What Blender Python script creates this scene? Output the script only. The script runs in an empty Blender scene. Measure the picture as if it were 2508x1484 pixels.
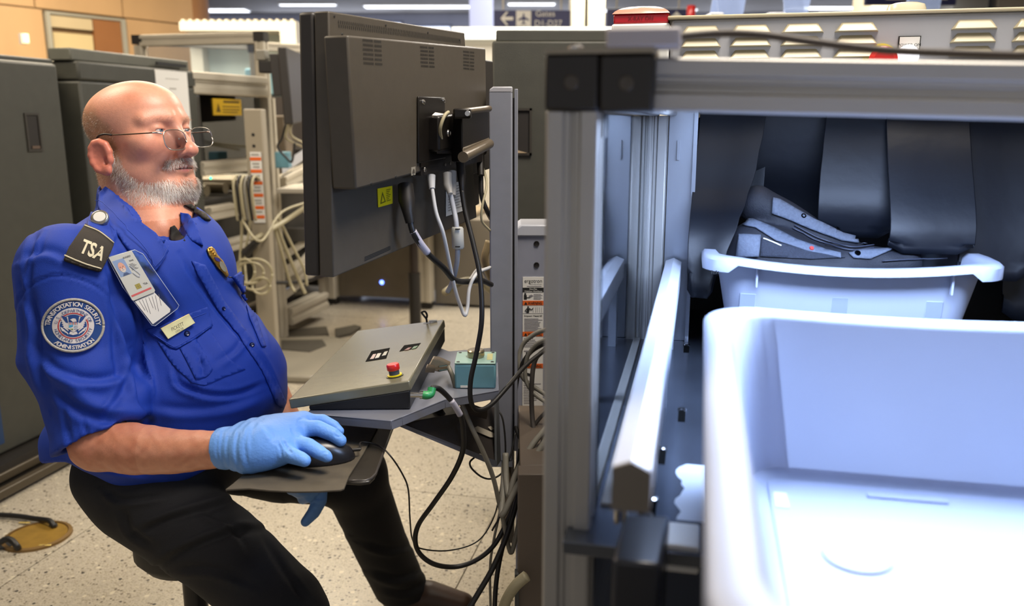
import bpy, bmesh, math, random
import numpy as np
from mathutils import Vector, Matrix
from mathutils.bvhtree import BVHTree
from math import radians, sin, cos, pi, sqrt, tan
# ------------------------------------------------------------ camera, world, light, exposure
F = 2072.0; TH = radians(12.18); CH = 1.25; YW = radians(12.4)
C_, S_ = cos(TH), sin(TH)
scene = bpy.context.scene; col = scene.collection
cd = bpy.data.cameras.new('camera'); cam = bpy.data.objects.new('camera', cd); col.objects.link(cam)
cam.location = (0, 0, CH); cam.rotation_euler = (pi/2 - TH, 0, 0)
cd.sensor_width = 36; cd.lens = F/2508*36; cd.clip_start = .05; cd.clip_end = 100
cd.dof.use_dof = True; cd.dof.focus_distance = 1.47; cd.dof.aperture_fstop = 4.0
scene.camera = cam
scene.view_settings.view_transform = 'Standard'; scene.view_settings.look = 'None'
scene.view_settings.gamma = 1; scene.view_settings.use_curve_mapping = False
scene.view_settings.exposure = 0.62
wd = bpy.data.worlds.new('hall_light'); scene.world = wd; wd.use_nodes = True
wd.node_tree.nodes['Background'].inputs[0].default_value = (.90, .87, .87, 1)
wd.node_tree.nodes['Background'].inputs[1].default_value = .30
MM = Matrix.Rotation(-YW, 4, 'Z')
def M(a, b, z): return MM @ Vector((a, b, z))
def area(name, loc, target, size, power, colr, sy=None):
    l = bpy.data.lights.new(name, 'AREA'); l.energy = power; l.color = colr; l.size = size
    if sy: l.shape = 'RECTANGLE'; l.size_y = sy
    o = bpy.data.objects.new(name, l); col.objects.link(o); o.location = loc
    o.rotation_euler = (Vector(target) - Vector(loc)).to_track_quat('-Z', 'Y').to_euler()
    return o
area('ceiling_panel_light', (.6, 1.0, 3.1), (-.35, 1.6, .9), 1.0, 60, (1, .9, .78))
area('ceiling_panel_light', (-2.2, 2.3, 3.1), (-1.6, 2.6, 0), 1.2, 42, (1, .86, .66), 1.2)
area('ceiling_panel_light', (-2.2, 6.0, 3.1), (-2.2, 6.0, 0), 2.4, 130, (1, .86, .66), 1.2)
area('ceiling_panel_light', (-5.0, 5.6, 3.1), (-4.4, 7.4, 1.8), 2.0, 70, (1, .86, .64), 1.2)
area('ceiling_panel_light', (.9, 5.2, 3.1), (.9, 5.2, 0), 2.2, 110, (1, .93, .84), 1.2)
area('ceiling_panel_light', (2.5, 10.5, 3.1), (2.0, 12.5, 1.0), 5.0, 280, (.9, .93, 1), 2.0)
area('hood_lamp_light', M(.22, .965, 1.282), M(.22, .955, .9), .44, 8, (.49, .65, 1), .14)
random.seed(3); rng = np.random.default_rng(5)
# ------------------------------------------------------------ helpers
def ray(px, py):
    u = (px-1254)/F; v = (742-py)/F
    return Vector((u, C_+v*S_, -S_+v*C_))
def P(px, py, d):
    r = ray(px, py); return Vector((0, 0, CH)) + r*(d/r.y)
def Z(px, py, z):
    r = ray(px, py); return Vector((0, 0, CH)) + r*((z-CH)/r.z)
def srgb(h):
    if isinstance(h, str):
        h = [int(h[i:i+2], 16)/255 for i in (0, 2, 4)]
    return tuple(x/12.92 if x <= .04045 else ((x+.055)/1.055)**2.4 for x in h)
MATS = {}
def mat(name, c, rough=.5, metal=0, noise=0, nscale=20, bump=0, bscale=200, emit=0, alpha=1, spec=.5, vcol=None, coat=0, stretch=None, sub=0):
    if name in MATS: return MATS[name]
    m = bpy.data.materials.new(name); m.use_nodes = True; nt = m.node_tree; b = nt.nodes['Principled BSDF']
    cc = srgb(c) + (1,)
    b.inputs['Base Color'].default_value = cc; b.inputs['Roughness'].default_value = rough
    b.inputs['Metallic'].default_value = metal; b.inputs['Specular IOR Level'].default_value = spec
    if coat: b.inputs['Coat Weight'].default_value = coat
    if sub: b.inputs['Subsurface Weight'].default_value = sub; b.inputs['Subsurface Radius'].default_value = (.01, .004, .002)
    tc = nt.nodes.new('ShaderNodeTexCoord'); vec = tc.outputs['Object']
    if stretch:
        mp = nt.nodes.new('ShaderNodeMapping'); mp.inputs['Scale'].default_value = stretch
        nt.links.new(vec, mp.inputs[0]); vec = mp.outputs[0]
    src = None
    if vcol:
        a = nt.nodes.new('ShaderNodeAttribute'); a.attribute_name = vcol; src = a.outputs['Color']
        nt.links.new(src, b.inputs['Base Color'])
    if noise:
        n = nt.nodes.new('ShaderNodeTexNoise'); n.inputs['Scale'].default_value = nscale; n.inputs['Detail'].default_value = 4
        nt.links.new(vec, n.inputs['Vector'])
        mx = nt.nodes.new('ShaderNodeMix'); mx.data_type = 'RGBA'; mx.blend_type = 'MULTIPLY'; mx.inputs[0].default_value = 1
        rp = nt.nodes.new('ShaderNodeMapRange'); rp.inputs[1].default_value = .3; rp.inputs[2].default_value = .7
        rp.inputs[3].default_value = 1-noise; rp.inputs[4].default_value = 1+noise*.6
        nt.links.new(n.outputs[0], rp.inputs[0]); nt.links.new(rp.outputs[0], mx.inputs[7])
        if src: nt.links.new(src, mx.inputs[6])
        else: mx.inputs[6].default_value = cc
        nt.links.new(mx.outputs[2], b.inputs['Base Color'])
    if bump:
        n2 = nt.nodes.new('ShaderNodeTexNoise'); n2.inputs['Scale'].default_value = bscale; n2.inputs['Detail'].default_value = 3
        bp = nt.nodes.new('ShaderNodeBump'); bp.inputs['Strength'].default_value = bump; bp.inputs['Distance'].default_value = .002
        nt.links.new(vec, n2.inputs['Vector']); nt.links.new(n2.outputs[0], bp.inputs['Height']); nt.links.new(bp.outputs[0], b.inputs['Normal'])
    if emit:
        b.inputs['Emission Color'].default_value = cc; b.inputs['Emission Strength'].default_value = emit
    if alpha < 1:
        b.inputs['Alpha'].default_value = alpha
    MATS[name] = m; return m
def glassy(name, c=(1, 1, 1), mixf=.85, rough=.03, ior=1.45):
    m = bpy.data.materials.new(name); m.use_nodes = True; nt = m.node_tree; nt.nodes.clear()
    o = nt.nodes.new('ShaderNodeOutputMaterial'); t = nt.nodes.new('ShaderNodeBsdfTransparent'); g = nt.nodes.new('ShaderNodeBsdfGlossy')
    t.inputs[0].default_value = srgb(c)+(1,); g.inputs['Roughness'].default_value = rough
    f = nt.nodes.new('ShaderNodeFresnel'); f.inputs[0].default_value = ior
    mr = nt.nodes.new('ShaderNodeMapRange'); mr.inputs[3].default_value = 1-mixf; mr.inputs[4].default_value = 1
    nt.links.new(f.outputs[0], mr.inputs[0])
    mx = nt.nodes.new('ShaderNodeMixShader'); nt.links.new(mr.outputs[0], mx.inputs[0])
    nt.links.new(t.outputs[0], mx.inputs[1]); nt.links.new(g.outputs[0], mx.inputs[2]); nt.links.new(mx.outputs[0], o.inputs[0])
    MATS[name] = m; return m
class B:
    """collects shapes, builds ONE mesh object"""
    def __init__(s, T=None): s.v = []; s.f = []; s.m = []; s.T = T
    def add(s, vs, fs, mi=0):
        o = len(s.v)
        for p in vs:
            p = Vector(p); s.v.append(s.T @ p if s.T else p)
        for f in fs: s.f.append(tuple(i+o for i in f)); s.m.append(mi)
        return s
    def hexa(s, b4, t4, mi=0):
        return s.add(list(b4)+list(t4), [(3,2,1,0),(4,5,6,7),(0,1,5,4),(1,2,6,5),(2,3,7,6),(3,0,4,7)], mi)
    def box(s, a0, a1, b0, b1, z0, z1, mi=0):
        return s.hexa([(a0,b0,z0),(a1,b0,z0),(a1,b1,z0),(a0,b1,z0)], [(a0,b0,z1),(a1,b0,z1),(a1,b1,z1),(a0,b1,z1)], mi)
    def slab(s, pts, off, mi=0):
        """polygon extruded by the vector off"""
        n = len(pts); pts = [Vector(p) for p in pts]; off = Vector(off)
        fs = [tuple(range(n))[::-1], tuple(range(n, 2*n))]+[(i, (i+1) % n, n+(i+1) % n, n+i) for i in range(n)]
        return s.add(pts+[p+off for p in pts], fs, mi)
    def tube(s, pts, r, n=8, mi=0, caps=True, rs=None):
        pts = [Vector(p) for p in pts]; up = None; rings = []
        for i, p in enumerate(pts):
            t = (pts[min(i+1, len(pts)-1)]-pts[max(i-1, 0)]).normalized()
            if up is None:
                up = Vector((0, 0, 1)) if abs(t.z) < .9 else Vector((1, 0, 0))
            x = up.cross(t).normalized(); y = t.cross(x); up = y
            rr = rs[i] if rs else r
            rings.append([p+(x*cos(2*pi*k/n)+y*sin(2*pi*k/n))*rr for k in range(n)])
        vs = [q for rg in rings for q in rg]
        fs = [(i*n+k, i*n+(k+1) % n, (i+1)*n+(k+1) % n, (i+1)*n+k) for i in range(len(pts)-1) for k in range(n)]
        if caps: fs += [tuple(range(n))[::-1], tuple((len(pts)-1)*n+k for k in range(n))]
        return s.add(vs, fs, mi)
    def cyl(s, p, q, r, n=20, mi=0, r2=None): return s.tube([p, q], r, n, mi, rs=[r, r if r2 is None else r2])
    def lathe(s, c, prof, n=32, mi=0, ax=(0,0,1), ex=(1,0,0)):
        c = Vector(c); ax = Vector(ax).normalized(); ex = Vector(ex); ex = (ex-ax*ex.dot(ax)).normalized(); ey = ax.cross(ex)
        vs = [c+ax*h+(ex*cos(2*pi*k/n)+ey*sin(2*pi*k/n))*r for r, h in prof for k in range(n)]
        fs = [(i*n+k, i*n+(k+1) % n, (i+1)*n+(k+1) % n, (i+1)*n+k) for i in range(len(prof)-1) for k in range(n)]
        fs += [tuple(range(n))[::-1], tuple((len(prof)-1)*n+k for k in range(n))]
        return s.add(vs, fs, mi)
    def prof(s, p, q, w, h=None, up=(0,0,1), mi=0, mg=None, slot=.17, dep=.09):
        """aluminium extrusion: square bar with a recessed channel along each face"""
        p, q = Vector(p), Vector(q); h = h or w; t = (q-p).normalized(); up = Vector(up)
        x = t.cross(up).normalized(); y = x.cross(t)
        c = slot; d = dep; k = .05
        base = [(-.5+k,-.5),(-c,-.5),(-c+.02,-.5+d),(-.04,-.5+d),(-.04,-.5+d+.05),(.04,-.5+d+.05),(.04,-.5+d),(c-.02,-.5+d),(c,-.5),(.5-k,-.5)]
        sec = []
        for r in range(4):
            for (u, v) in base:
                for _ in range(r): u, v = -v, u
                sec.append((u, v))
        n = len(sec)
        vs = [a+x*(u*w)+y*(v*h) for a in (p, q) for u, v in sec]
        fs = [tuple(range(n)), tuple(range(n, 2*n))[::-1]]
        fs += [(i, n+i, n+(i+1) % n, (i+1) % n) for i in range(n)]
        return s.add(vs, fs, mi)
    def build(s, name, mats, parent=None, bevel=0, smooth=False, seg=2, auto=None):
        me = bpy.data.meshes.new(name); me.from_pydata([tuple(v) for v in s.v], [], s.f)
        for m in (mats if isinstance(mats, (list, tuple)) else [mats]): me.materials.append(m)
        me.polygons.foreach_set('material_index', s.m)
        me.validate(); bm = bmesh.new(); bm.from_mesh(me); bmesh.ops.recalc_face_normals(bm, faces=bm.faces); bm.to_mesh(me); bm.free()
        me.update()
        o = bpy.data.objects.new(name, me); col.objects.link(o)
        if bevel:
            md = o.modifiers.new('bevel', 'BEVEL'); md.width = bevel; md.segments = seg; md.limit_method = 'ANGLE'; md.angle_limit = radians(40)
        if smooth or bevel:
            me.polygons.foreach_set('use_smooth', [True]*len(me.polygons))
            if bevel or auto:
                me.set_sharp_from_angle(angle=radians(auto or 35))
        if parent: adopt(o, parent)
        return o
def adopt(o, parent):
    o.parent = parent
    w = parent.get('_w'); 
    p = parent; off = Vector((0,0,0))
    while p is not None:
        off += Vector(p.location); p = p.parent
    o.matrix_parent_inverse = Matrix.Translation(-off) if parent.type == 'EMPTY' else Matrix.Identity(4)
def thing(name, label, cat, loc=(0,0,0), group=None):
    o = bpy.data.objects.new(name, None); col.objects.link(o); o.location = loc; o.empty_display_size = .05
    o['label'] = label; o['category'] = cat
    if group: o['group'] = group
    return o
def tag(o, label, cat, group=None, kind=None):
    if label: o['label'] = label
    if cat: o['category'] = cat
    if group: o['group'] = group
    if kind: o['kind'] = kind
    return o
def struct(o): o['kind'] = 'structure'; return o
def spline(pts, n=8):
    pts = [Vector(p) for p in pts]; out = []
    q = [pts[0]*2-pts[1]]+pts+[pts[-1]*2-pts[-2]]
    for i in range(1, len(q)-2):
        for k in range(n):
            t = k/n; a, b, c, d = q[i-1], q[i], q[i+1], q[i+2]
            out.append(.5*((2*b)+(c-a)*t+(2*a-5*b+4*c-d)*t*t+(3*b-a-3*c+d)*t**3))
    out.append(pts[-1]); return out
def cable(name, label, pts, r, m, cat='cable', n=8, group=None, parent=None):
    w = [P(*p) if len(p) == 3 and p[0] > 5 or len(p) == 3 and p[0] < -5 else Vector(p) for p in pts]
    o = B().tube(spline(w), r, n).build(name, m, smooth=True, parent=parent)
    if label: tag(o, label, cat, group)
    return o
_fonts = {}
def text_mesh(txt, bold=0.0, space=1.0):
    """flat letters: returns (2d verts, faces) with cap height ~0.7, origin centred on x, baseline y=0"""
    k = (txt, bold, space)
    if k in _fonts: return _fonts[k]
    cu = bpy.data.curves.new('letters', 'FONT'); cu.body = txt; cu.align_x = 'CENTER'; cu.offset = bold; cu.resolution_u = 3; cu.space_character = space
    o = bpy.data.objects.new('letters', cu); col.objects.link(o); bpy.context.view_layer.update()
    me = o.evaluated_get(bpy.context.evaluated_depsgraph_get()).to_mesh()
    vs = [(v.co.x, v.co.y) for v in me.vertices]; fs = [tuple(p.vertices) for p in me.polygons]
    bpy.data.objects.remove(o); bpy.data.curves.remove(cu)
    _fonts[k] = (vs, fs); return vs, fs
def put_text(b, txt, org, ex, ey, size, mi=0, bold=0.0, off=.0004, space=1.0, fitw=None):
    """letters lying on a flat surface; org centre of baseline, ex right, ey up"""
    vs, fs = text_mesh(txt, bold, space); org, ex, ey = Vector(org), Vector(ex).normalized(), Vector(ey).normalized()
    n = ex.cross(ey); sx = size
    if fitw and vs:
        w = max(v[0] for v in vs)-min(v[0] for v in vs); sx = fitw/w
    b.add([org+ex*(x*sx)+ey*(y*size)+n*off for x, y in vs], fs, mi)
# ------------------------------------------------------------ materials
alu = mat('anodised_aluminium', 'a6a4a0', .42, .35, .06, 8)
alu_bg = mat('aluminium_far', 'b5ad9c', .45, .25, .06, 8)
blackp = mat('black_plastic', '1b1713', .5, 0, .1, 30)
dkgrey = mat('dark_grey_enamel', '3a3a33', .55, 0, .1, 25, .25, 500)
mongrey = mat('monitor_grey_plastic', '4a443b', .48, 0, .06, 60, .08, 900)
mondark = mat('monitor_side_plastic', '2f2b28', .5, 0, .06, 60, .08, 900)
olive = mat('console_olive_metal', '7b7662', .24, .3, .05, 40, .04, 600)
slate = mat('slate_steel', '4f5152', .35, .3, .05, 40)
shelfm = mat('grey_steel_shelf', '7d808c', .35, .3, .08, 12)
colm = mat('lift_column_grey', '858893', .42, .15, .05, 30)
traym = mat('grey_bin_plastic', 'a4abbe', .45, 0, .03, 9, .03, 260)
steel = mat('stainless_steel', 'a0a6b0', .3, .75, .12, 6, stretch=(1, 1, .1))
steel2 = mat('worn_deck_steel', '6b727f', .22, .85, .3, 6)
rubber = mat('black_curtain_rubber', '0a0e17', .48, 0, .25, 9, .2, 60, spec=.4)
white_p = mat('white_plastic', 'dcdcd8', .4)
cream = mat('cream_enamel', 'a8a9ae', .38, .1, .04, 8)
creamd = mat('louvre_enamel', 'a89f84', .38, .05, .04, 8)
red = mat('red_plastic', 'c8201c', .3, 0, coat=.3)
yellow = mat('yellow_label', 'd8c400', .5)
orange = mat('orange_label', 'd9621c', .5)
paper = mat('paper_white', 'd8d6d0', .7)
ink = mat('black_ink', '141414', .7)
chrome = mat('chrome', 'c8c8c8', .15, 1)
teal = mat('teal_box', '6494a3', .4, 0, .06, 40)
cab_black = mat('cable_black', '1a1816', .45)
cab_grey = mat('cable_grey', '817d72', .5, 0, .08, 60)
cab_white = mat('cable_white', 'b9b9b8', .45)
cab_beige = mat('cable_beige', 'a59c7e', .5)
plex = glassy('plexiglass', (.93, .95, .97), .93)
# ------------------------------------------------------------ setting
def terrazzo():
    m = bpy.data.materials.new('terrazzo'); m.use_nodes = True; nt = m.node_tree; b = nt.nodes['Principled BSDF']
    b.inputs['Roughness'].default_value = .28
    g = nt.nodes.new('ShaderNodeNewGeometry'); last = None
    base = srgb('aba292')+(1,)
    def layer(last, scale, thr, c, w):
        v = nt.nodes.new('ShaderNodeTexVoronoi'); v.inputs['Scale'].default_value = scale
        nt.links.new(g.outputs['Position'], v.inputs['Vector'])
        sep = nt.nodes.new('ShaderNodeSeparateColor'); nt.links.new(v.outputs['Color'], sep.inputs[0])
        a = nt.nodes.new('ShaderNodeMath'); a.operation = 'LESS_THAN'; a.inputs[1].default_value = thr; nt.links.new(sep.outputs[0], a.inputs[0])
        d = nt.nodes.new('ShaderNodeMath'); d.operation = 'LESS_THAN'; d.inputs[1].default_value = w; nt.links.new(v.outputs['Distance'], d.inputs[0])
        p = nt.nodes.new('ShaderNodeMath'); p.operation = 'MULTIPLY'; nt.links.new(a.outputs[0], p.inputs[0]); nt.links.new(d.outputs[0], p.inputs[1])
        mx = nt.nodes.new('ShaderNodeMix'); mx.data_type = 'RGBA'; nt.links.new(p.outputs[0], mx.inputs[0])
        mx.inputs[7].default_value = srgb(c)+(1,)
        if last is None: mx.inputs[6].default_value = base
        else: nt.links.new(last, mx.inputs[6])
        return mx.outputs[2]
    o = layer(None, 240, .45, 'b9b09c', .6)
    o = layer(o, 200, .3, '958b78', .5)
    o = layer(o, 110, .13, '6f6657', .42)
    o = layer(o, 75, .07, '3a3733', .36)
    o = layer(o, 60, .06, 'c9bfa8', .4)
    nt.links.new(o, b.inputs['Base Color']); return m
ter = terrazzo()
fl = struct(B().box(-16, 14, -2, 24, -.06, -.012).build('floor', mat('floor_joint', '5f584b', .8)))
T = 1.22; tm = None
for i in range(-5, 3):
    for j in range(0, 11):
        a0 = -1.82+T*i; b0 = 1.36+T*(j-1); g = .0018
        if tm is None:
            o = B().hexa([(g,g,-.012),(T-g,g,-.012),(T-g,T-g,-.012),(g,T-g,-.012)], [(g,g,0),(T-g,g,0),(T-g,T-g,0),(g,T-g,0)]).build('tile', ter); tm = o
        else:
            o = tm.copy(); col.objects.link(o)
        o.parent = fl; o.location = M(a0, b0, 0); o.rotation_euler = (0, 0, -YW)
cgrey = mat('ceiling_grey', 'b5b0aa', .8, 0, .05, 3)
ce = B().box(-16, 14, -2, 24, 3.6, 3.7)
struct(ce.build('ceiling', cgrey))
# recessed ceiling panels far off
for i, (x, y, w, h) in enumerate([(-7, 19.2, 2.6, .5), (-1.8, 18.6, 2.6, .4), (3.0, 19.2, 2, .4), (.4, 18.2, 1.0, .3), (7, 18.8, 2.4, .4), (-4.2, 18.3, 1.2, .2)]):
    t = thing('ceiling_light', ['long cold strip light at far left of the ceiling', 'strip light above the big monitor back', 'strip light right of the blue gate sign', 'short strip light above the blue gate sign', 'strip light at the far right of the ceiling', 'short warm strip light near the wood wall corner'][i], 'light', (x, y, 3.6), 'ceiling strip lights')
    B().box(x-w/2, x+w/2, y-h/2, y+h/2, 3.57, 3.6).build('frame', white_p, t)
    B().box(x-w/2+.03, x+w/2-.03, y-h/2+.03, y+h/2-.03, 3.56, 3.57).build('diffuser', mat('light_diffuser', 'f2f6ff', .5, emit=2.2), t)
# back wall, pale blue, with bright glazing
struct(B().box(-16, 14, 20, 20.2, 0, 3.6).build('wall_back', mat('far_wall_paint', 'a8adc4', .7, 0, .08, 1.5)))
for i, (x0, x1, z0, z1) in enumerate([(-5.6, -2.5, 2.3, 3.38), (-2.2, -1.4, 2.3, 3.3), (-.9, 2.4, 2.1, 3.2), (3.6, 5.4, 2.1, 3.2), (6.0, 9.5, 2.1, 3.2)]):
    w = struct(B().box(x0-.06, x1+.06, 19.9, 20, z0-.06, z1+.06).build('window_%d' % (i+1), mat('far_window_frame', '6f7486', .5)))
    B().box(x0, x1, 19.87, 19.9, z0, z1).build('pane', mat('daylight_pane', 'dfe8ff', .4, emit=1.6), w)
# wood panelled wall on the left: panels proud of dark joints
wa0 = Vector((-4.06, 7.35, 0)); wdir = Vector((.533, .846, 0)).normalized(); wn = Vector((wdir.y, -wdir.x, 0))
wood = mat('honey_wood_panel', 'b8956a', .5, 0, .1, 2.2, stretch=(1, 1, .3))
woodd = mat('brown_wood_panel', '8a5a30', .5, 0, .12, 3)
def wq(t0, t1, z0, z1, o0, o1):
    p = [wa0+wdir*t+wn*o for t, o in ((t0, o0), (t1, o0), (t1, o1), (t0, o1))]
    return ([(q.x, q.y, z0) for q in p], [(q.x, q.y, z1) for q in p])
wl = struct(B().hexa(*wq(-7, 1.72, 0, 3.6, -.2, -.02)).build('wall_left', mat('panel_joint', '6b5334', .8)))
def panel(t0, t1, z0, z1, m=wood, o=0.0): B().hexa(*wq(t0+.006, t1-.006, z0+.006, z1-.006, -.02, o)).build('panel', m, wl)
for t0, t1 in ((-5.2, -3.4), (-3.4, -1.7), (-1.7, .12), (.12, .93), (.93, 1.70)):
    panel(t0, t1, 2.17, 3.6)
for t0, t1 in ((-5.2, -3.4), (-3.4, -1.7), (-1.7, .18)): panel(t0, t1, 0, 2.17)
panel(.95, 1.70, 0, 2.17)
cpost = struct(B().cyl(wa0+wdir*1.76+wn*-.25, wa0+wdir*1.76+wn*-.25+Vector((0,0,3.6)), .26, 32).build('trim_1', mat('corner_column_wood', '94683f', .5, 0, .08, 2), smooth=True, auto=40))
dr = struct(B().hexa(*wq(.19, .225, 0, 2.15, -.02, .03)).hexa(*wq(.89, .93, 0, 2.15, -.02, .03)).hexa(*wq(.19, .93, 2.135, 2.155, -.02, .02)).build('door_1', mat('door_frame_metal', 'a5a294', .4, .3)))
B().hexa(*wq(.25, .61, 0, 1.99, -.02, .0)).build('door_leaf', mat('cream_door', 'c3b083', .5), dr)
B().hexa(*wq(.62, .885, 0, 2.13, -.02, .01)).build('side_panel', woodd, dr)
B().hexa(*wq(.23, .61, 2.03, 2.125, -.02, .015)).build('transom', mat('transom_cream', 'b8a784', .5), dr)
em = P(58, 95, 6.85)
t = thing('wall_sconce', 'small pale box light on the tan wood wall', 'light', em)
q = wdir*.017; up = Vector((0,0,.036))
B().hexa([em-q-up, em+q-up, em+q-up+wn*.05, em-q-up+wn*.05], [em-q+up, em+q+up, em+q+up+wn*.05, em-q+up+wn*.05]).build('lens', mat('pale_lens', 'f1f0c0', .4, emit=.5), t, bevel=.006)
B().hexa([em-q*1.2-up*1.1-wn*.03, em+q*1.2-up*1.1-wn*.03, em+q*1.2-up*1.1, em-q*1.2-up*1.1], [em-q*1.2+up*1.1-wn*.03, em+q*1.2+up*1.1-wn*.03, em+q*1.2+up*1.1, em-q*1.2+up*1.1]).build('back_plate', cream, t)
# white shop-like shelf unit behind neighbouring lane
x0 = P(440, 75, 7.2); x1 = P(738, 62, 7.4)
sh = thing('white_canopy', 'white flat canopy with ribbed top edge behind the left lane', 'canopy', (x0.x, x0.y, 0))
whc = mat('canopy_white', 'c4c0b2', .5)
yf = 7.2
B().box(x0.x, x1.x, yf, yf+.5, x0.z-.0, x0.z+.07).build('top_board', whc, sh)
B().box(x1.x-.13, x1.x, yf, yf+.5, .0, x0.z).build('end_board', whc, sh)
B().box(x0.x, x0.x+.1, yf+.2, yf+.5, .0, x0.z).build('end_board', whc, sh)
B().box(x0.x+.1, x1.x-.13, yf+.35, yf+.38, x0.z-.9, x0.z).build('back_panel', mat('canopy_pane', 'c3cfc9', .4), sh)
for k in range(16):
    xx = x0.x+.03+k*(x1.x-x0.x-.06)/15
    B().box(xx-.012, xx+.012, yf, yf+.48, x0.z+.07, x0.z+.088).build('rib', mat('canopy_rib', 'cdc6b0', .5), sh)
# blue hanging signs
navy = mat('sign_navy', '1f2150', .5); signw = mat('sign_white', 'c9c5bd', .6, emit=.05)
def hsign(x0p, x1p, y0p, y1p, d, label):
    a = P(x0p, y1p, d); b = P(x1p, y0p, d)
    t = thing('hanging_sign', label, 'sign', (a.x, d, a.z))
    B().box(a.x, b.x, d, d+.06, a.z, b.z).build('board', navy, t, bevel=.004)
    for xx in (a.x+.12*(b.x-a.x), b.x-.12*(b.x-a.x)):
        B().cyl((xx, d+.03, b.z), (xx, d+.03, 3.6), .008, 8).build('rod', alu_bg, t)
    return t, a, b
t, a, b = hsign(1210, 1397, 25, 66, 9.0, 'navy hanging gate sign with left arrow and plane symbol')
def arrow(bb, c, s, ang, mi=0):
    pts = [(-1,0),(-.1,1),(.25,1),(-.4,.25),(1,.25),(1,-.25),(-.4,-.25),(.25,-1),(-.1,-1)]
    f = [(0,1,2,3),(0,3,6),(0,6,7,8),(3,4,5,6)]
    ca, sa = cos(ang), sin(ang)
    bb.add([Vector((c[0]+s*(x*ca-y*sa), c[1], c[2]+s*(x*sa+y*ca))) for x, y in pts], f, mi)
bb = B(); zc = (a.z+b.z)/2; arrow(bb, (a.x+.13, 8.99, zc), .065, 0); bb.build('arrow', signw, t)
pc = a.x+.30; bb = B().box(pc-.075, pc+.075, 8.985, 9.0, zc-.075, zc+.075, 0)
pl = [(0,.85),(.12,.6),(.14,.25),(.85,-.15),(.85,-.35),(.14,-.15),(.1,-.6),(.35,-.8),(.35,-.92),(0,-.82)]
pl = pl+[(-x, y) for x, y in pl[::-1][1:-1]]
bb.slab([(pc+x*.065, 8.98, zc+y*.065) for x, y in pl], (0, .004, 0), 1); bb.build('plane_symbol', [signw, navy], t)
bb = B(); put_text(bb, 'Gates', (a.x+.52, 8.99, zc+.02), (1,0,0), (0,0,1), .085); put_text(bb, 'D1-D27', (a.x+.55, 8.99, zc-.075), (1,0,0), (0,0,1), .085); bb.build('lettering', signw, t)
t, a, b = hsign(1486, 1688, 22, 64, 9.2, 'navy hanging sign with upward arrow behind the red beacon')
bb = B(); arrow(bb, (b.x-.13, 9.19, (a.z+b.z)/2-.01), .07, -pi/2); bb.build('arrow', signw, t)
t, a, b = hsign(2120, 2345, -22, 12, 9.0, 'blue hanging sign cut off by the top frame edge at right')
bb = B().box(a.x+.2, b.x-.1, 8.985, 9, a.z+.05, a.z+.14); bb.build('stripe', signw, t)
# red extinguisher box, columns and bright counter behind
a = P(1681, 45, 8.0); b = P(1700, 18, 8.0)
tag(B().cyl((a.x+.04,8,0),(a.x+.04,8,a.z),.02,10,1).lathe((a.x+.04, 8, a.z), [(.038, 0), (.04, .01), (.04, .1), (.034, .11)]).build('red_beacon', [red, alu_bg], smooth=True, auto=40), 'small red cylinder beacon right of the navy arrow sign', 'beacon')
a = P(1212, 88, 6.2); b = P(1500, 66, 6.2)
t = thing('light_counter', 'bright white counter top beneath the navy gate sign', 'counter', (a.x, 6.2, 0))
B().box(a.x-.3, b.x+.9, 6.2, 6.6, a.z-.02, b.z).build('top_board', mat('counter_glow', 'e9ece4', .5, emit=.55), t)  # counter is no lamp: its brightness is put in as a glow
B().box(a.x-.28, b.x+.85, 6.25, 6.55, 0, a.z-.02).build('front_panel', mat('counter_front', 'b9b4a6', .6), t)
for i, (x0p, x1p) in enumerate([(1400, 1432), (1440, 1482)]):
    a = P(x0p, 60, 10); b = P(x1p, 20, 10)
    struct(B().box(a.x, b.x, 10, 10.5, 0, 3.6).build('trim_%d' % (i+2), mat('beige_column', 'a99a78', .6)))
for i, (x0p, x1p, m) in enumerate([(1150, 1206, 'aeb2cf'), (2130, 2235, 'b3a27f'), (2330, 2420, '7e7b74'), (2440, 2508, '8d8477')]):
    a = P(x0p, 60, 11); b = P(x1p, 20, 11)
    struct(B().box(a.x, b.x, 11, 11.6, 0, 3.6).build('trim_%d' % (i+4), mat('pillar_'+m, m, .6)))
# pale acrylic shields and bin stacks beyond the machine
acr = mat('pale_acrylic', 'a9bde6', .2, 0, .1, 5, alpha=.55)
for i, (x0p, x1p, d, lean) in enumerate([(1705, 1790, 5.2, .1), (1800, 1860, 5.0, -.12), (1885, 1950, 5.3, .1), (1955, 2010, 5.0, -.1), (2200, 2290, 5.4, .05)]):
    a = P(x0p, 60, d); b = P(x1p, -30, d)
    tag(B().slab([(a.x, d, 1.3), (b.x, d, 1.3), (b.x+lean, d, b.z), (a.x+lean, d, b.z)], (0, .012, 0)).build('acrylic_shield', acr), ['pale blue acrylic shield right of the navy arrow sign', 'narrow acrylic shield leaning left behind the louvres', 'acrylic shield behind the third louvre column', 'acrylic shield leaning over the fourth louvre column', 'acrylic shield under the cut off blue sign'][i], 'shield', 'acrylic shields beyond the machine')
a = P(1738, 44, 4.2); b = P(2080, 30, 4.2)
t = thing('bin_table', 'table edge hidden behind the housing under the white bins', 'table', (a.x, 4.2, 0))
B().box(a.x-.1, b.x+.1, 4.15, 4.6, a.z-.16, a.z-.12).build('top', cream, t)
for xx in (a.x, b.x): B().cyl((xx,4.35,0),(xx,4.35,a.z-.16),.02,8).build('leg', alu_bg, t)
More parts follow.
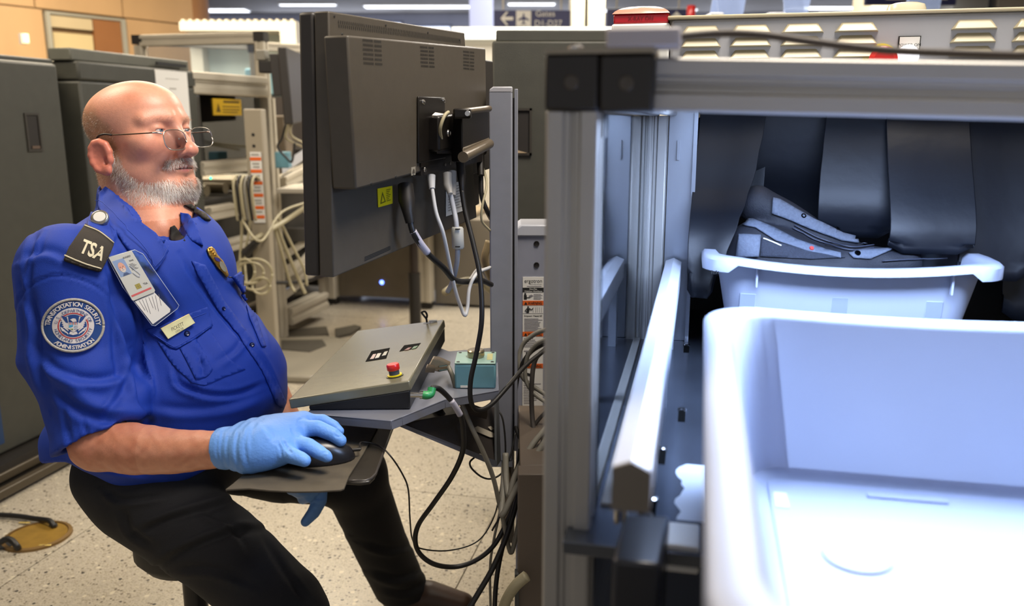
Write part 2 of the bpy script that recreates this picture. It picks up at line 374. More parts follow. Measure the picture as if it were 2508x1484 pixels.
for i, (x0p, x1p) in enumerate([(1738, 1775), (1880, 1928), (2002, 2080)]):
    a = P(x0p, 44, 4.2); b = P(x1p, 30, 4.2)
    tag(B().box(a.x, b.x, 4.2, 4.5, a.z-.12, b.z).build('white_bin', mat('bin_white', 'e2e4ea', .5), bevel=.01), ['smallest white bin top showing over the housing at left', 'middle white bin top showing over the housing', 'widest white bin top showing over the housing'][i], 'bin', 'white bins beyond the housing')
# ------------------------------------------------------------ scanner machine (own lane)
D0 = .90   # deck height
org = M(.3, 1.6, 0)
mc = thing('xray_machine', 'cream x-ray machine housing with rows of louvres', 'scanner', org)
b = B(MM).box(-.062, .95, 1.6, 3.2, 1.26, 1.425).build('housing', cream, mc, bevel=.006)
b = B(MM).box(-.068, .96, 1.594, 3.2, 1.425, 1.431).build('lid', mat('lid_edge', 'b7ab8f', .4), mc, bevel=.002)
B(MM).box(-.062, -.03, 1.6, 3.2, .3, 1.26).build('side_wall', slate, mc)
B(MM).box(.56, .60, 1.6, 3.2, .3, 1.26).build('side_wall', slate, mc)
def louvre(a, z):
    """pressed hood: sloping face, trapezoid outline"""
    w, h, d = .066, .0165, .011; bq = 1.6
    bb = B(MM)
    bb.add([(a-w/2-.003, bq, z), (a+w/2+.003, bq, z), (a+w/2-.008, bq, z+h), (a-w/2+.008, bq, z+h),
            (a-w/2, bq-d, z+.001), (a+w/2, bq-d, z+.001), (a+w/2-.009, bq-.003, z+h-.003), (a-w/2+.009, bq-.003, z+h-.003)],
           [(0,1,5,4), (4,5,6,7), (1,2,6,5), (2,3,7,6), (3,0,4,7)])
    return bb.build('louvre', creamd, mc, bevel=.0018)
for a in (-.009, .076, .162, .250, .434, .528, .62):
    for k in range(5): louvre(a, 1.397-k*.0212)
# power lamp, stop button, power plate
def LB(px, py, b):
    r = ray(px, py); rl = r.x*sin(YW)+r.y*cos(YW); q = r*(b/rl)
    return (q.x*cos(YW)-q.y*sin(YW), b, CH+q.z)
q = LB(2222, 137, 1.6); B(MM).lathe((q[0], 1.6, q[2]), [(.018,0),(.018,.006),(.014,.012),(.006,.015)], 28, ax=(0,-1,0)).build('power_lamp', mat('lit_lamp', 'f4f6ff', .3, emit=1.3), mc, smooth=True, auto=50)
q = LB(2155, 150, 1.6); B(MM).lathe((q[0], 1.6, q[2]), [(.029,0),(.029,.003),(.02,.004)], 32, ax=(0,-1,0)).build('stop_ring', yellow, mc)
B(MM).lathe((q[0], 1.596, q[2]), [(.012,0),(.012,.012),(.022,.014),(.023,.024),(.016,.030)], 32, ax=(0,-1,0)).build('stop_button', red, mc, smooth=True, auto=40)
q = LB(2226, 108, 1.6)
bb = B(MM).box(q[0]-.0175, q[0]+.0175, 1.597, 1.6, q[2]-.016, q[2]+.013, 1).box(q[0]-.0158, q[0]+.0158, 1.596, 1.597, q[2]-.0145, q[2]+.0115, 0)
bb2 = B(MM); put_text(bb2, 'POWER ON', (q[0], 1.5955, q[2]-.004), (1,0,0), (0,0,1), .0068); 
for v, f, m_ in [(bb2.v, bb2.f, 1)]:
    o_ = len(bb.v); bb.v += v; bb.f += [tuple(i+o_ for i in x) for x in f]; bb.m += [1]*len(f)
bb.build('power_plate', [paper, ink], mc)
# beacon at the housing corner
bc = M(-.116, 1.66, 1.38)
bn = thing('warning_beacon', 'square red topped x-ray warning beacon on white base', 'beacon', bc)
B(MM).box(-.168, -.064, 1.6, 1.70, 1.33, 1.42).build('base', white_p, bn, bevel=.004)
rg = mat('red_lens', 'c01020', .25, 0, coat=.5)
bb = B(MM).box(-.165, -.067, 1.603, 1.697, 1.42, 1.437); bb.build('lens', rg, bn, bevel=.003)
bb = B(MM); n = 8
vs = []; fs = []
for k in range(7):
    t = k/6; s_ = cos(t*pi/2)*.92+.08; h = sin(t*pi/2)*.017
    for (x, y) in ((-1,-1),(0,-1),(1,-1),(1,0),(1,1),(0,1),(-1,1),(-1,0)):
        rr = 1-.25*t*(abs(x)+abs(y) > 1); vs.append((-.116+x*.051*s_*rr, 1.65+y*.05*s_*rr, 1.437+h))
fs = [(k*8+i, k*8+(i+1) % 8, (k+1)*8+(i+1) % 8, (k+1)*8+i) for k in range(6) for i in range(8)]+[tuple(48+i for i in range(8))]
bb.add(vs, fs); bb.build('dome', mat('salmon_dome', 'c98b78', .3), bn, smooth=True, auto=50)
bb = B(MM); put_text(bb, 'X-RAY ON', (-.116, 1.6025, 1.4255), (1,0,0), (0,0,1), .0095, 0, .01); bb.build('lettering', mat('red_ink', '7a0a14', .6), bn)
B(MM).box(-.058, -.020, 1.7, 1.9, 1.38, 1.40).build('bracket', slate, bn)
# small domed lamp on the lid
q = M(.36, 1.72, 1.431)
tag(B(MM).lathe((.3565, 1.75, 1.431), [(.034,0),(.034,.018),(.031,.026),(.022,.029),(.004,.030)], 32).build('lid_lamp', mat('cream_lens', 'cfc9b2', .25, coat=.4), smooth=True, auto=50), 'rounded cream lamp standing on the louvred housing lid', 'lamp')
# tunnel mouth: stainless side plate, top plate, curtains
tn = thing('tunnel_entrance', 'stainless tunnel mouth hung with heavy black rubber strips', 'tunnel', M(.25, 1.38, D0))
B(MM).box(-.050, -.010, 1.36, 1.375, D0, 1.318).build('side_plate', steel, tn, bevel=.001)
B(MM).box(-.012, -.006, 1.35, 1.60, D0, 1.318).build('door_edge', steel, tn)
B(MM).box(-.05, .62, 1.362, 1.6, 1.315, 1.325).build('top_plate', steel, tn)
B(MM).box(.55, .56, 1.35, 1.60, D0, 1.315).build('side_wall', slate, tn)
B(MM).box(-.012, .6, 1.60, 1.62, D0-.1, 1.255).build('inner_wall', blackp, tn)
B(MM).box(-.036, -.032, 1.352, 1.36, 1.19, 1.22).build('latch', steel, tn)
def curtain(a0, a1, top, path, skew, seed, taper=0):
    """rubber strip: path = [(b, z)] down the strip, slight waves across"""
    bb = B(MM); n, m_ = 26, 9; r = random.Random(seed); ph = r.random()*6
    pts = spline([(0, b_, z_) for b_, z_ in path], 8); pts = [pts[int(i*(len(pts)-1)/(n-1))] for i in range(n)]
    vs = []
    for i, p_ in enumerate(pts):
        t = i/(n-1)
        for j in range(m_):
            s_ = (0,.012,.18,.34,.5,.66,.82,.988,1)[j]
            w_ = .0025*sin(s_*pi*1.3+ph)*(.3+t)
            rnd = .012*max(0, abs(s_-.5)*2-.75)*4*(t > .93)
            vs.append((a0+(a1-a0-taper*t*t)*s_+skew*t+.004*sin(t*5+ph), p_.y+w_-.0008*cos(s_*pi*2), p_.z+rnd))
    fs = [(i*m_+j, i*m_+j+1, (i+1)*m_+j+1, (i+1)*m_+j) for i in range(n-1) for j in range(m_-1)]
    bb.add(vs, fs); o = bb.build('curtain_strip', rubber, tn, smooth=True)
    md = o.modifiers.new('solid', 'SOLIDIFY'); md.thickness = .004
    return o
curtain(-.007, .098, 1.33, [(1.41,1.314),(1.40,1.25),(1.36,1.15),(1.30,1.08),(1.27,.99)], -.002, 1, .068)
curtain(.046, .100, 1.33, [(1.46,1.314),(1.46,1.25),(1.45,1.15),(1.43,1.09),(1.42,1.03)], .0, 2)
curtain(.088, .200, 1.33, [(1.44,1.314),(1.44,1.25),(1.45,1.18),(1.47,1.12),(1.48,1.06)], .002, 3)
curtain(.186, .292, 1.33, [(1.42,1.314),(1.41,1.26),(1.385,1.18),(1.37,1.12),(1.38,1.075)], -.004, 4)
curtain(.276, .392, 1.33, [(1.425,1.314),(1.405,1.26),(1.36,1.17),(1.325,1.10),(1.32,1.060)], -.006, 5)
curtain(.378, .480, 1.33, [(1.43,1.314),(1.41,1.25),(1.375,1.15),(1.35,1.08),(1.34,1.02)], -.004, 6)
curtain(.460, .56, 1.33, [(1.435,1.314),(1.43,1.25),(1.42,1.15),(1.41,1.05),(1.40,.95)], .0, 7)
# conveyor deck with fixings and rail
cv = thing('conveyor_deck', 'worn steel conveyor edge deck with slots beside the bins', 'conveyor', M(.2, .9, 0))
B(MM).box(-.10, .02, .655, 1.62, D0-.012, D0).build('edge_plate', steel2, cv, bevel=.001)
B(MM).box(.02, .55, .30, 1.62, D0-.02, D0-.004).build('belt', mat('belt_black', '1a1c20', .5, 0, .2, 30), cv)
B(MM).box(-.10, .62, .70, 1.62, .62, .76).build('apron', mat('apron_slate', '5b6070', .5, .2), cv)
def boltslot(a, b_):
    B(MM).box(a-.0042, a+.0042, b_-.026, b_+.010, D0, D0+.0006).build('slot', mat('slot_black','050505',.95,spec=.05), cv)
    B(MM).lathe((a, b_+.016, D0), [(.0055,0),(.0055,.002),(.003,.003)], 12).build('bolt', chrome, cv)
for a, b_ in ((-.008, 1.314), (-.008, 1.0), (-.07, 1.34)): boltslot(a, b_)
q = Z(1622, 1105, D0); boltslot(q.x*cos(YW)-q.y*sin(YW), q.x*sin(YW)+q.y*cos(YW)-.01)
q = Z(1598, 1230, D0); boltslot(q.x*cos(YW)-q.y*sin(YW), q.x*sin(YW)+q.y*cos(YW)-.01)
# torn tape on the deck
bb = B(MM); r = random.Random(4); vs = []; N = 16
for i in range(N):
    b_ = .715+.13*i/(N-1); vs += [(-.0085+.007*r.random()+.003*sin(i*.9), b_, D0+.0005), (.018, b_, D0+.0005)]
bb.add(vs, [(2*i, 2*i+1, 2*i+3, 2*i+2) for i in range(N-1)]); bb.build('torn_tape', mat('frosted_tape', 'b9c0cd', .5), cv)
B(MM).box(-.014, .014, .659, .702, D0-.02, D0+.005).build('end_bracket', white_p, cv, bevel=.002)
gr = thing('guide_rail', 'light aluminium guide rail with ridged top beside the bins', 'rail', M(-.034, .9, D0))
def ridge(a0, a1, b0, b1, z0, z1, zt):
    am = (a0+a1)/2-.002
    return B(MM).slab([(a0,b0,z0),(a1,b0,z0),(a1,b0,z1),(am,b0,zt),(a0,b0,z1)], M(0,b1-b0,0) if False else (0,b1-b0,0))
rl = B(MM)
n5 = [(-.047,z) for z in (0,)]
pts = [(-.0465,.511,1.004),(-.0215,.511,1.004),(-.0215,.511,1.032),(-.034,.511,1.038),(-.0465,.511,1.033)]
rl.add(pts+[(a,1.345,z) for a,_,z in pts], [(0,1,2,3,4),(9,8,7,6,5)]+[(i,5+i,5+(i+1)%5,(i+1)%5) for i in range(5)])
rl.build('rail', mat('rail_pale', 'c5cad6', .35, .2), gr, bevel=.0006)
B(MM).slab([(a,.508,z) for a,_,z in pts], (0,.003,0)).build('end_cap', mat('rail_end_grey', '6b645a', .5), gr)
for b_ in (.78, 1.02, 1.30): B(MM).box(-.04,-.028,b_,b_+.02,D0,1.005).build('foot', steel, gr)
# black block (roller motor cover) below the rail end
mb = thing('motor_block', 'black square topped motor block in front of the guide rail', 'motor', M(-.03,.43,.9))
q = [Z(*p_, .94) for p_ in ((1500,1372),(1618,1383),(1640,1262),(1530,1258))]
B().hexa([(v.x,v.y,.70) for v in q], [(v.x,v.y,.94) for v in q]).build('cover', mat('block_black', '22242b', .3), mb, bevel=.003)
for k, (px, py) in enumerate(((1512,1248),(1530,1246),(1569,1250),(1590,1256))):
    v = P(px, py, q[2].y+.03); B().cyl((v.x, v.y, v.z-.012), v, .0028, 10).build('screw', chrome, mb)
B(MM).box(-.02, .014, .40, .47, .80, .86).build('junction_bracket', slate, mb)
B(MM).box(-.012, .012, .40, .42, .78, .80).build('wood_shim', mat('shim_orange', 'b98235', .5), mb)
# ------------------------------------------------------------ hood frame in front
hf = thing('hood_frame', 'silver aluminium hood frame with black end caps in the foreground', 'frame', M(-.1, .69, 0))
B(MM).prof((-.101, .70, -.0), (-.101, .70, 1.257), .042, up=(0,1,0)).build('post', alu, hf, bevel=.0008)
B(MM).prof((-.038, .72, 1.278), (.9, .72, 1.2515), .044, .0415).build('front_beam', alu, hf, bevel=.0008)
def endcap(a0, a1, b0, b1, z0, z1):
    bb = B(MM).box(a0, a1, b0, b1, z0, z1); o = bb.build('end_cap', blackp, hf, bevel=.0025)
    c = ((a0+a1)/2, b0-.0004, (z0+z1)/2)
    B(MM).lathe(c, [(.006,0),(.005,.0006),(.002,.0002)], 16, ax=(0,-1,0)).build('cap_socket', mat('socket_grey', '3a332a', .35), o)
endcap(-.1225, -.0805, .677, .73, 1.2575, 1.3005)
endcap(-.0795, -.038, .677, .73, 1.2565, 1.2995)
B(MM).box(-.1235,-.0375,.676,.742,1.3005,1.3045).build('cap_plate', mat('cap_plate_tan', '8a8170', .4,.3), hf)
B(MM).lathe((-.1015,.70,1.3045), [(.006,0),(.006,.003),(.003,.005)],16).build('cap_screw', chrome, hf)
B(MM).prof((-.101, .73, 1.278), (-.101, 1.38, 1.278), .042).build('side_beam', alu, hf)
B(MM).prof((-.059, .73, 1.278), (-.059, 1.38, 1.278), .042).build('side_beam', alu, hf)
B(MM).prof((-.074, 1.375, .60), (-.074, 1.375, 1.257), .046, up=(0,1,0)).build('rear_post', alu, hf, bevel=.0008)
B(MM).prof((-.082, .73, .885), (-.082, 1.355, .885), .036).build('base_beam', alu, hf, bevel=.0006)
B(MM).box(-.083,-.079,.725,1.352,.62,1.256).build('side_pane', plex, hf)
B(MM).box(-.035,.60,.745,1.35,1.292,1.297).build('roof_light_block', mat('roof_block_grey','6f7378',.5,.2), hf)  # unseen sheet added to keep the ceiling light off curtains and bins
B(MM).box(.0,.44,.90,1.08,1.284,1.292).build('lamp_body', mat('lamp_lens','cfe0ff',.4,emit=4), hf)
B(MM).box(-.096,-.079,.71,.74,1.236,1.256).build('clip', blackp, hf)
# lower equipment panel behind the post
lp = thing('lower_cabinet', 'taupe steel cabinet side panel below the lift column', 'cabinet', M(-.25,1.5,0))
a0 = P(1268,1150,1.36)
B().box(a0.x, a0.x+.10, 1.36, 1.40, .0, .655).build('door', mat('taupe_enamel', '5d5247', .5), lp, bevel=.002)
B().box(a0.x+.004, a0.x+.10, 1.40, 1.9, .0, .655).build('body', mat('taupe_enamel', '5d5247', .5), lp, bevel=.002)
B().box(a0.x-.005, a0.x+.002, 1.352, 1.372, .40, .47).build('hinge', slate, lp)
# pale sensor box on the hood with its cable
q = M(-.045,.66,1.31)
sb = thing('sensor_box', 'small pale lilac sensor box on the hood frame corner', 'box', M(-.047,.69,1.3045))
B(MM).box(-.075,-.019,.675,.715,1.3045,1.3185).build('shell', mat('lilac_plastic', 'a9a4a8', .5), sb, bevel=.002)
cable('sensor_cable', 'dark blurred cable running right from the pale sensor box', [(1655,90,.70),(1760,82,.70),(1870,86,.69),(2000,104,.68),(2160,122,.67),(2330,130,.66),(2520,136,.65)], .0032, mat('cable_brown', '3a3028', .5))
# ------------------------------------------------------------ bins
def rrect(a0, a1, b0, b1, r, n=6, m_=10):
    pts = []
    cs = [((a1-r, b0+r), -pi/2), ((a1-r, b1-r), 0), ((a0+r, b1-r), pi/2), ((a0+r, b0+r), pi)]
    for i, ((cx, cy), st) in enumerate(cs):
        arc = [(cx+r*cos(st+pi/2*k/n), cy+r*sin(st+pi/2*k/n)) for k in range(n+1)]
        pts += arc
        nx, nst = cs[(i+1) % 4]; q = (nx[0]+r*cos(nst), nx[1]+r*sin(nst))
        pts += [(arc[-1][0]+(q[0]-arc[-1][0])*k/m_, arc[-1][1]+(q[1]-arc[-1][1])*k/m_) for k in range(1, m_)]
    return pts
def tray(name, label, a0, a1, b0, b1, z0, z1, dip=.012):
    t = thing(name, label, 'bin', M((a0+a1)/2, (b0+b1)/2, z0), None)
    W = a1-a0; L = b1-b0
    def dz(a, b_):
        u = abs((a-(a0+a1)/2)/(W/2)); v = abs((b_-(b0+b1)/2)/(L/2))
        if v > u: return -dip*max(0, 1-(u/.75)**2)
        return -dip*.6*max(0, 1-(v/.6)**2)
    def liph(a, b_):
        u = abs((a-(a0+a1)/2)/(W/2)); v = abs((b_-(b0+b1)/2)/(L/2))
        return .020 if (u > .80 and v > .86) else .0095
    def loop(ins, r): return rrect(a0+ins, a1-ins, b0+ins, b1-ins, r)
    rings = []
    def ring(ins, r, zf): rings.append([(a, b_, zf(a, b_)) for a, b_ in loop(ins, r)])
    ring(.070, .035, lambda a, b_: z0)
    ring(.050, .035, lambda a, b_: z0+.006)
    ring(.022, .045, lambda a, b_: z1-.012+dz(a, b_))
    ring(.006, .050, lambda a, b_: z1-.010+dz(a, b_))
    ring(.004, .050, lambda a, b_: z1-liph(a, b_)+dz(a, b_))
    ring(.000, .050, lambda a, b_: z1-liph(a, b_)+dz(a, b_))
    ring(.000, .050, lambda a, b_: z1-.004+dz(a, b_))
    ring(.004, .048, lambda a, b_: z1+dz(a, b_))
    ring(.020, .046, lambda a, b_: z1+dz(a, b_))
    ring(.026, .042, lambda a, b_: z1-.006+dz(a, b_))
    ring(.052, .036, lambda a, b_: z0+.014)
    ring(.066, .030, lambda a, b_: z0+.006)
    n = len(rings[0]); vs = [p_ for r_ in rings for p_ in r_]
    fs = [(i*n+k, i*n+(k+1) % n, (i+1)*n+(k+1) % n, (i+1)*n+k) for i in range(len(rings)-1) for k in range(n)]
    fs += [tuple(range(n))[::-1], tuple((len(rings)-1)*n+k for k in range(n))]
    o = B(MM).add(vs, fs).build('shell', traym, t, smooth=True, auto=50)
    return t
ft = tray('security_bin', 'grey plastic bin at the tunnel mouth holding a black bag', .008, .407, 1.20, 1.76, D0, 1.062, .010)
for a in (.085, .338):
    B(MM).box(a-.0015, a+.0015, 1.213, 1.222, 1.02, 1.048).build('rib', traym, ft, bevel=.0006)
for a in (.075, .20, .322):
    bb = B(MM); w_ = .011
    bb.slab([(a-w_,1.2425,.935),(a+w_,1.2425,.935),(a+w_,1.2285,1.008),(a-w_,1.2285,1.008)], (0,.01,0)); bb.build('stack_pad', mat('bin_pad', '8f98a8', .7), ft, bevel=.0008)
bb = B(MM)
for k in range(4): bb.box(.022+k*.003, .0235+k*.003, 1.1993, 1.2, 1.040, 1.045-.001*(k % 2))
bb.build('scrawl', ink, ft)
ftl = tray('security_bin', 'empty white-lit grey plastic bin filling the lower right foreground', .010, .43, .27, .868, D0+.004, 1.066, .004)
B(MM).box(.076, .36, .34, .80, D0+.0095, D0+.0125).build('base_panel', traym, ftl, bevel=.001)
B(MM).box(.080, .0915, .735, .765, D0+.0125, D0+.0133).build('base_label', paper, ftl)
q0 = Z(2112,1243,D0+.013)
B(MM).box(.163, .232, .772, .781, D0+.0125, D0+.0145).build('base_bar', traym, ftl, bevel=.001)
bb = B(MM).lathe((.135, .655, D0+.0105), [(.026,0),(.026,.004),(.020,.005)], 32); bb.build('base_boss', traym, ftl, smooth=True, auto=40)
# ------------------------------------------------------------ neighbouring lane (left background)
def grp(name, label, cat, a, b_, z=0, group=None): return thing(name, label, cat, M(a, b_, z), group)
s1 = grp('scanner_cabinet', 'dark grey scanner cabinet at far left with a recessed pull handle', 'cabinet', -2.6, 2.4)
B(MM).box(-3.2, -2.35, 1.2, 2.82, .10, 1.455).build('body', dkgrey, s1, bevel=.012)
B(MM).box(-3.2, -2.40, 1.2, 2.86, 1.455, 1.475).build('lid', dkgrey, s1, bevel=.006)
B(MM).box(-3.2, -2.43, 2.82, 2.9, .10, 1.46).build('corner_panel', dkgrey, s1)
def recess(par, b0, b1, z0, z1, a=-2.35):
    bb = B(MM)
    for (p0,p1,q0,q1) in ((b0-.008,b0,z0-.008,z1+.008),(b1,b1+.008,z0-.008,z1+.008),(b0,b1,z0-.008,z0),(b0,b1,z1,z1+.008)):
        bb.box(a-.01, a+.004, p0, p1, q0, q1)
    bb.box(a-.008, a+.001, b0, b1, z0, z1, 1)
    o = bb.build('pull_handle', [mat('handle_frame', '2c2822', .5), mat('recess_dark', '18130f', .7)], par)
    B(MM).box(a+.001, a+.003, b0+.012, b1-.004, z0+.002, z0+.012).build('handle_lip', mat('lip_brown', '59483c', .4), o)
recess(s1, 2.637, 2.690, 1.148, 1.268)
B(MM).box(-2.95, -2.28, 1.2, 2.91, .0, .10).build('plinth', blackp, s1)
for k in range(2): B(MM).box(-2.30+k*.05, -2.27+k*.05, 1.0, 2.91, .045-.03*k, .075-.03*k).build('floor_rail', mat('rail_brown', '4e4536', .4, .3), s1, bevel=.004)
B(MM).box(-2.36, -2.348, 1.9, 2.36, .14, .42).build('blue_panel', mat('deep_blue', '12335a', .5), s1)
s2 = grp('scanner_cabinet', 'tall dark grey scanner cabinet behind the officer with a sheet taped on', 'cabinet', -2.7, 3.3)
B(MM).box(-3.2, -2.35, 2.93, 3.72, .10, 1.40).box(-2.47, -2.35, 2.93, 3.72, 1.40, 1.475).build('body', dkgrey, s2, bevel=.010)
B(MM).box(-2.47, -2.37, 2.92, 3.70, 1.475, 1.522).build('lid', mat('lid_grey', '5a5a50', .5, 0, .1, 20), s2, bevel=.006)
B(MM).box(-2.352, -2.343, 3.42, 3.64, 1.488, 1.502).build('black_lamp', ink, s2)
B(MM).box(-3.1, -2.4, 2.93, 3.72, 0, .1).build('plinth', blackp, s2)
for k in range(6): B(MM).lathe((-2.35, 3.0+k*.118, 1.437), [(.008,0),(.006,.003),(.001,.004)], 10, ax=(1,0,0)).build('rivet', mat('rivet_grey', '59564b', .5), s2)
for k in range(5): B(MM).lathe((-2.35, 3.0, 1.30-k*.16), [(.006,0),(.004,.003),(.001,.004)], 10, ax=(1,0,0)).build('rivet', mat('rivet_grey', '59564b', .5), s2)
# taped notice
nt_ = grp('taped_notice', 'long white notice sheet taped to the dark cabinet behind the officer', 'paper', -2.35, 3.53, 1.0)
B(MM).box(-2.349, -2.3465, 3.405, 3.645, .86, 1.468).build('sheet', paper, nt_)
bb = B(MM)
bb.lathe((-2.3465, 3.447, 1.432), [(.018,0),(.018,.0006)], 20, 1, ax=(1,0,0)).lathe((-2.3465, 3.605, 1.432), [(.018,0),(.018,.0006)], 20, 2, ax=(1,0,0))
bb.box(-2.3465,-2.346,3.475,3.575,1.431,1.434,3)
r = random.Random(2)
for k, (w_, z_) in enumerate([(.05,1.39),(.04,1.35),(.05,1.31),(.075,1.27),(.09,1.255),(.08,1.24),(.09,1.225),(.07,1.21),(.085,1.18),(.09,1.165),(.06,1.15)]):
    bb.box(-2.3465,-2.346,3.525-w_/2,3.525+w_/2,z_-.003,z_+.003,4 if k == 1 else 3)
bb.build('print', [ink, mat('seal_brown', '6b5140', .6), mat('seal_blue', '5f7f9a', .6), mat('print_grey', '9a968e', .7), mat('print_red', 'b0764f', .7)], nt_)
# hood frame of that lane
h2 = grp('hood_frame', 'beige aluminium hood frame with clear panes of the left lane', 'frame', -2.7, 4.4)
def pr(p, q, w=.075, up=(0,0,1), n='beam'): return B(MM).prof(p, q, w, up=up).build(n, alu_bg, h2)
pr((-2.345,4.36,.0), (-2.345,4.36,1.37), .085, (0,1,0), 'post')
pr((-2.345,4.36,1.37), (-2.345,4.36,1.67), .055, (0,1,0), 'post')
pr((-3.10,4.38,.6), (-3.10,4.38,1.66), .05, (0,1,0), 'post')
pr((-3.08,4.38,1.685), (-2.37,4.36,1.685), .06)
pr((-3.1,4.6,1.70), (-2.50,5.25,1.70), .05)
pr((-2.72,4.98,.6), (-2.72,4.98,1.66), .06, (0,1,0), 'post')
pr((-2.50,5.25,1.70), (-1.9,5.4,1.70), .06)
for c in ((-3.10,4.38),(-2.345,4.36)): B(MM).box(c[0]-.03,c[0]+.03,c[1]-.03,c[1]+.03,1.665,1.715).build('end_cap', blackp, h2)
B(MM).box(-2.75,-2.69,4.94,5.0,1.66,1.72).build('end_cap', blackp, h2)
pr((-2.40,3.70,1.425), (-2.345,4.32,1.425), .105)
pr((-2.36,3.70,1.02), (-2.36,4.30,1.02), .065)
pr((-2.36,3.73,.80), (-2.36,4.0,.80), .065)
pr((-2.36,3.75,.62), (-2.36,4.1,.62), .06)
B(MM).box(-2.352,-2.346,3.74,4.31,1.06,1.37).build('side_pane', plex, h2)
B(MM).box(-3.05,-2.40,4.37,4.376,.95,1.66).build('front_pane', plex, h2)
bb = B(MM).box(-2.345,-2.340,3.84,4.10,1.275,1.355, 0); bb.box(-2.340,-2.339,3.93,4.08,1.335,1.347,1).box(-2.340,-2.339,3.92,4.08,1.315,1.32,1).box(-2.340,-2.339,3.92,4.08,1.30,1.305,1).box(-2.340,-2.339,3.92,4.06,1.287,1.292,1)
bb.add([(-2.339,3.86,1.29),(-2.339,3.90,1.29),(-2.339,3.88,1.335)],[(0,1,2)],1); bb.build('warning_sticker', [mat('sticker_yellow','d9b020',.5), mat('sticker_ink','6b5410',.6)], h2)
pr((-2.345,4.55,.32),(-2.345,5.1,.50), .07); pr((-2.345,4.45,.12),(-2.345,4.95,.12), .10); pr((-2.345,4.5,.9),(-2.30,5.3,1.05), .07)
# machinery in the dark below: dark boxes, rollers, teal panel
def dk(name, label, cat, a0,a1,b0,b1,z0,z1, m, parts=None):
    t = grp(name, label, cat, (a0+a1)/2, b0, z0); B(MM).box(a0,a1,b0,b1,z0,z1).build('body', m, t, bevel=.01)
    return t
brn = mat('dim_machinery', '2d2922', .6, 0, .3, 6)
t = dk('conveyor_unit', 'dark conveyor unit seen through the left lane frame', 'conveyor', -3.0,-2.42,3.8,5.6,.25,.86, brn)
for k in range(9):
    B(MM).cyl((-2.95,3.9+k*.18,.90),(-2.45,3.9+k*.18,.90),.03,14).build('roller', mat('roller_steel','77705f',.35,.5), t, smooth=True, auto=40)
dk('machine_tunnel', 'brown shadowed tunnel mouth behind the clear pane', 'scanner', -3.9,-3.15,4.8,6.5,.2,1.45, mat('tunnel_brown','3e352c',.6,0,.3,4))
dk('teal_carton', 'blurred teal carton behind the upper clear pane', 'box', -3.1,-2.7,5.5,5.8,1.42,1.60, mat('soft_teal','7fa8b4',.6))
for k in range(4):
    tag(B(MM).box(-3.0+.14*k,-2.93+.14*k,4.9,5.0,.9,1.25+.03*(k%2)).build('upright_tray', mat('tan_tray','6e6150',.6,0,.2,8), bevel=.01), ['leftmost tan tray standing upright behind the clear pane','second tan tray standing upright behind the clear pane','third tan tray standing upright behind the clear pane','rightmost tan tray standing upright behind the clear pane'][k], 'tray', 'upright trays behind the pane')
# lift column with stickers
l2 = grp('lift_column', 'narrow beige lift column with a strip of warning stickers in the left lane', 'column', -2.30, 4.0)
q0 = P(612,850,3.9); 
cx = P(637,600,3.9).x
B().box(cx-.038,cx+.045,3.9,3.97,.0,1.30).build('column', mat('column_beige','958b78',.45), l2, bevel=.006)
zt = P(637,372,3.9).z; zb = P(645,545,3.9).z
bb = B().box(cx-.018,cx+.032,3.892,3.9,zb,zt,0)
for py in (388,418,447,477,507,530):
    zz = P(640,py,3.9).z; bb.box(cx-.018,cx+.032,3.890,3.892,zz-.009,zz+.006,1)
for k, py in enumerate((378,400,408,430,438,458,466,490,497,518)):
    zz = P(640,py,3.9).z; bb.box(cx-.012+.003*(k%3),cx+.022,3.890,3.892,zz-.004,zz+.003,2)
bb.build('sticker_strip', [paper, orange, mat('print_grey','9a968e',.7)], l2)
for k in range(2): B().lathe((cx,3.9,P(634,(385,375)[0],3.9).z+.05+k*.05), [(.008,0),(.005,.004)], 10, ax=(0,-1,0)).build('screw', ink, l2)
# monitor of that lane, seen edge on
a = P(690,115,4.3); b = P(736,305,4.3)
m2 = thing('computer_monitor', 'thin dark monitor seen edge on in the left lane', 'monitor', (a.x, 4.3, b.z))
B().hexa([(a.x-.01,4.3,b.z),(a.x+.035,4.3,b.z),(a.x+.005,4.75,b.z+.02),(a.x-.035,4.75,b.z+.02)],[(a.x-.022,4.3,a.z),(a.x+.023,4.3,a.z),(a.x-.005,4.75,a.z),(a.x-.045,4.75,a.z)]).build('casing', mondark, m2, bevel=.006)
B().hexa([(a.x-.06,4.32,b.z+.14),(a.x-.01,4.32,b.z+.14),(a.x-.03,4.7,b.z+.16),(a.x-.07,4.7,b.z+.16)],[(a.x-.07,4.32,a.z-.03),(a.x-.012,4.32,a.z-.03),(a.x-.03,4.7,a.z-.03),(a.x-.09,4.7,a.z-.03)]).build('back_box', mondark, m2, bevel=.004)
B().box(a.x-.13,a.x-.05,4.33,4.40,b.z+.25,b.z+.31).build('mount_arm', blackp, m2, bevel=.006)
B().box(a.x-.14,a.x-.09,4.33,4.40,b.z+.31,b.z+.36).build('mount_clamp', mat('clamp_grey','7e7a6f',.5), m2, bevel=.006)
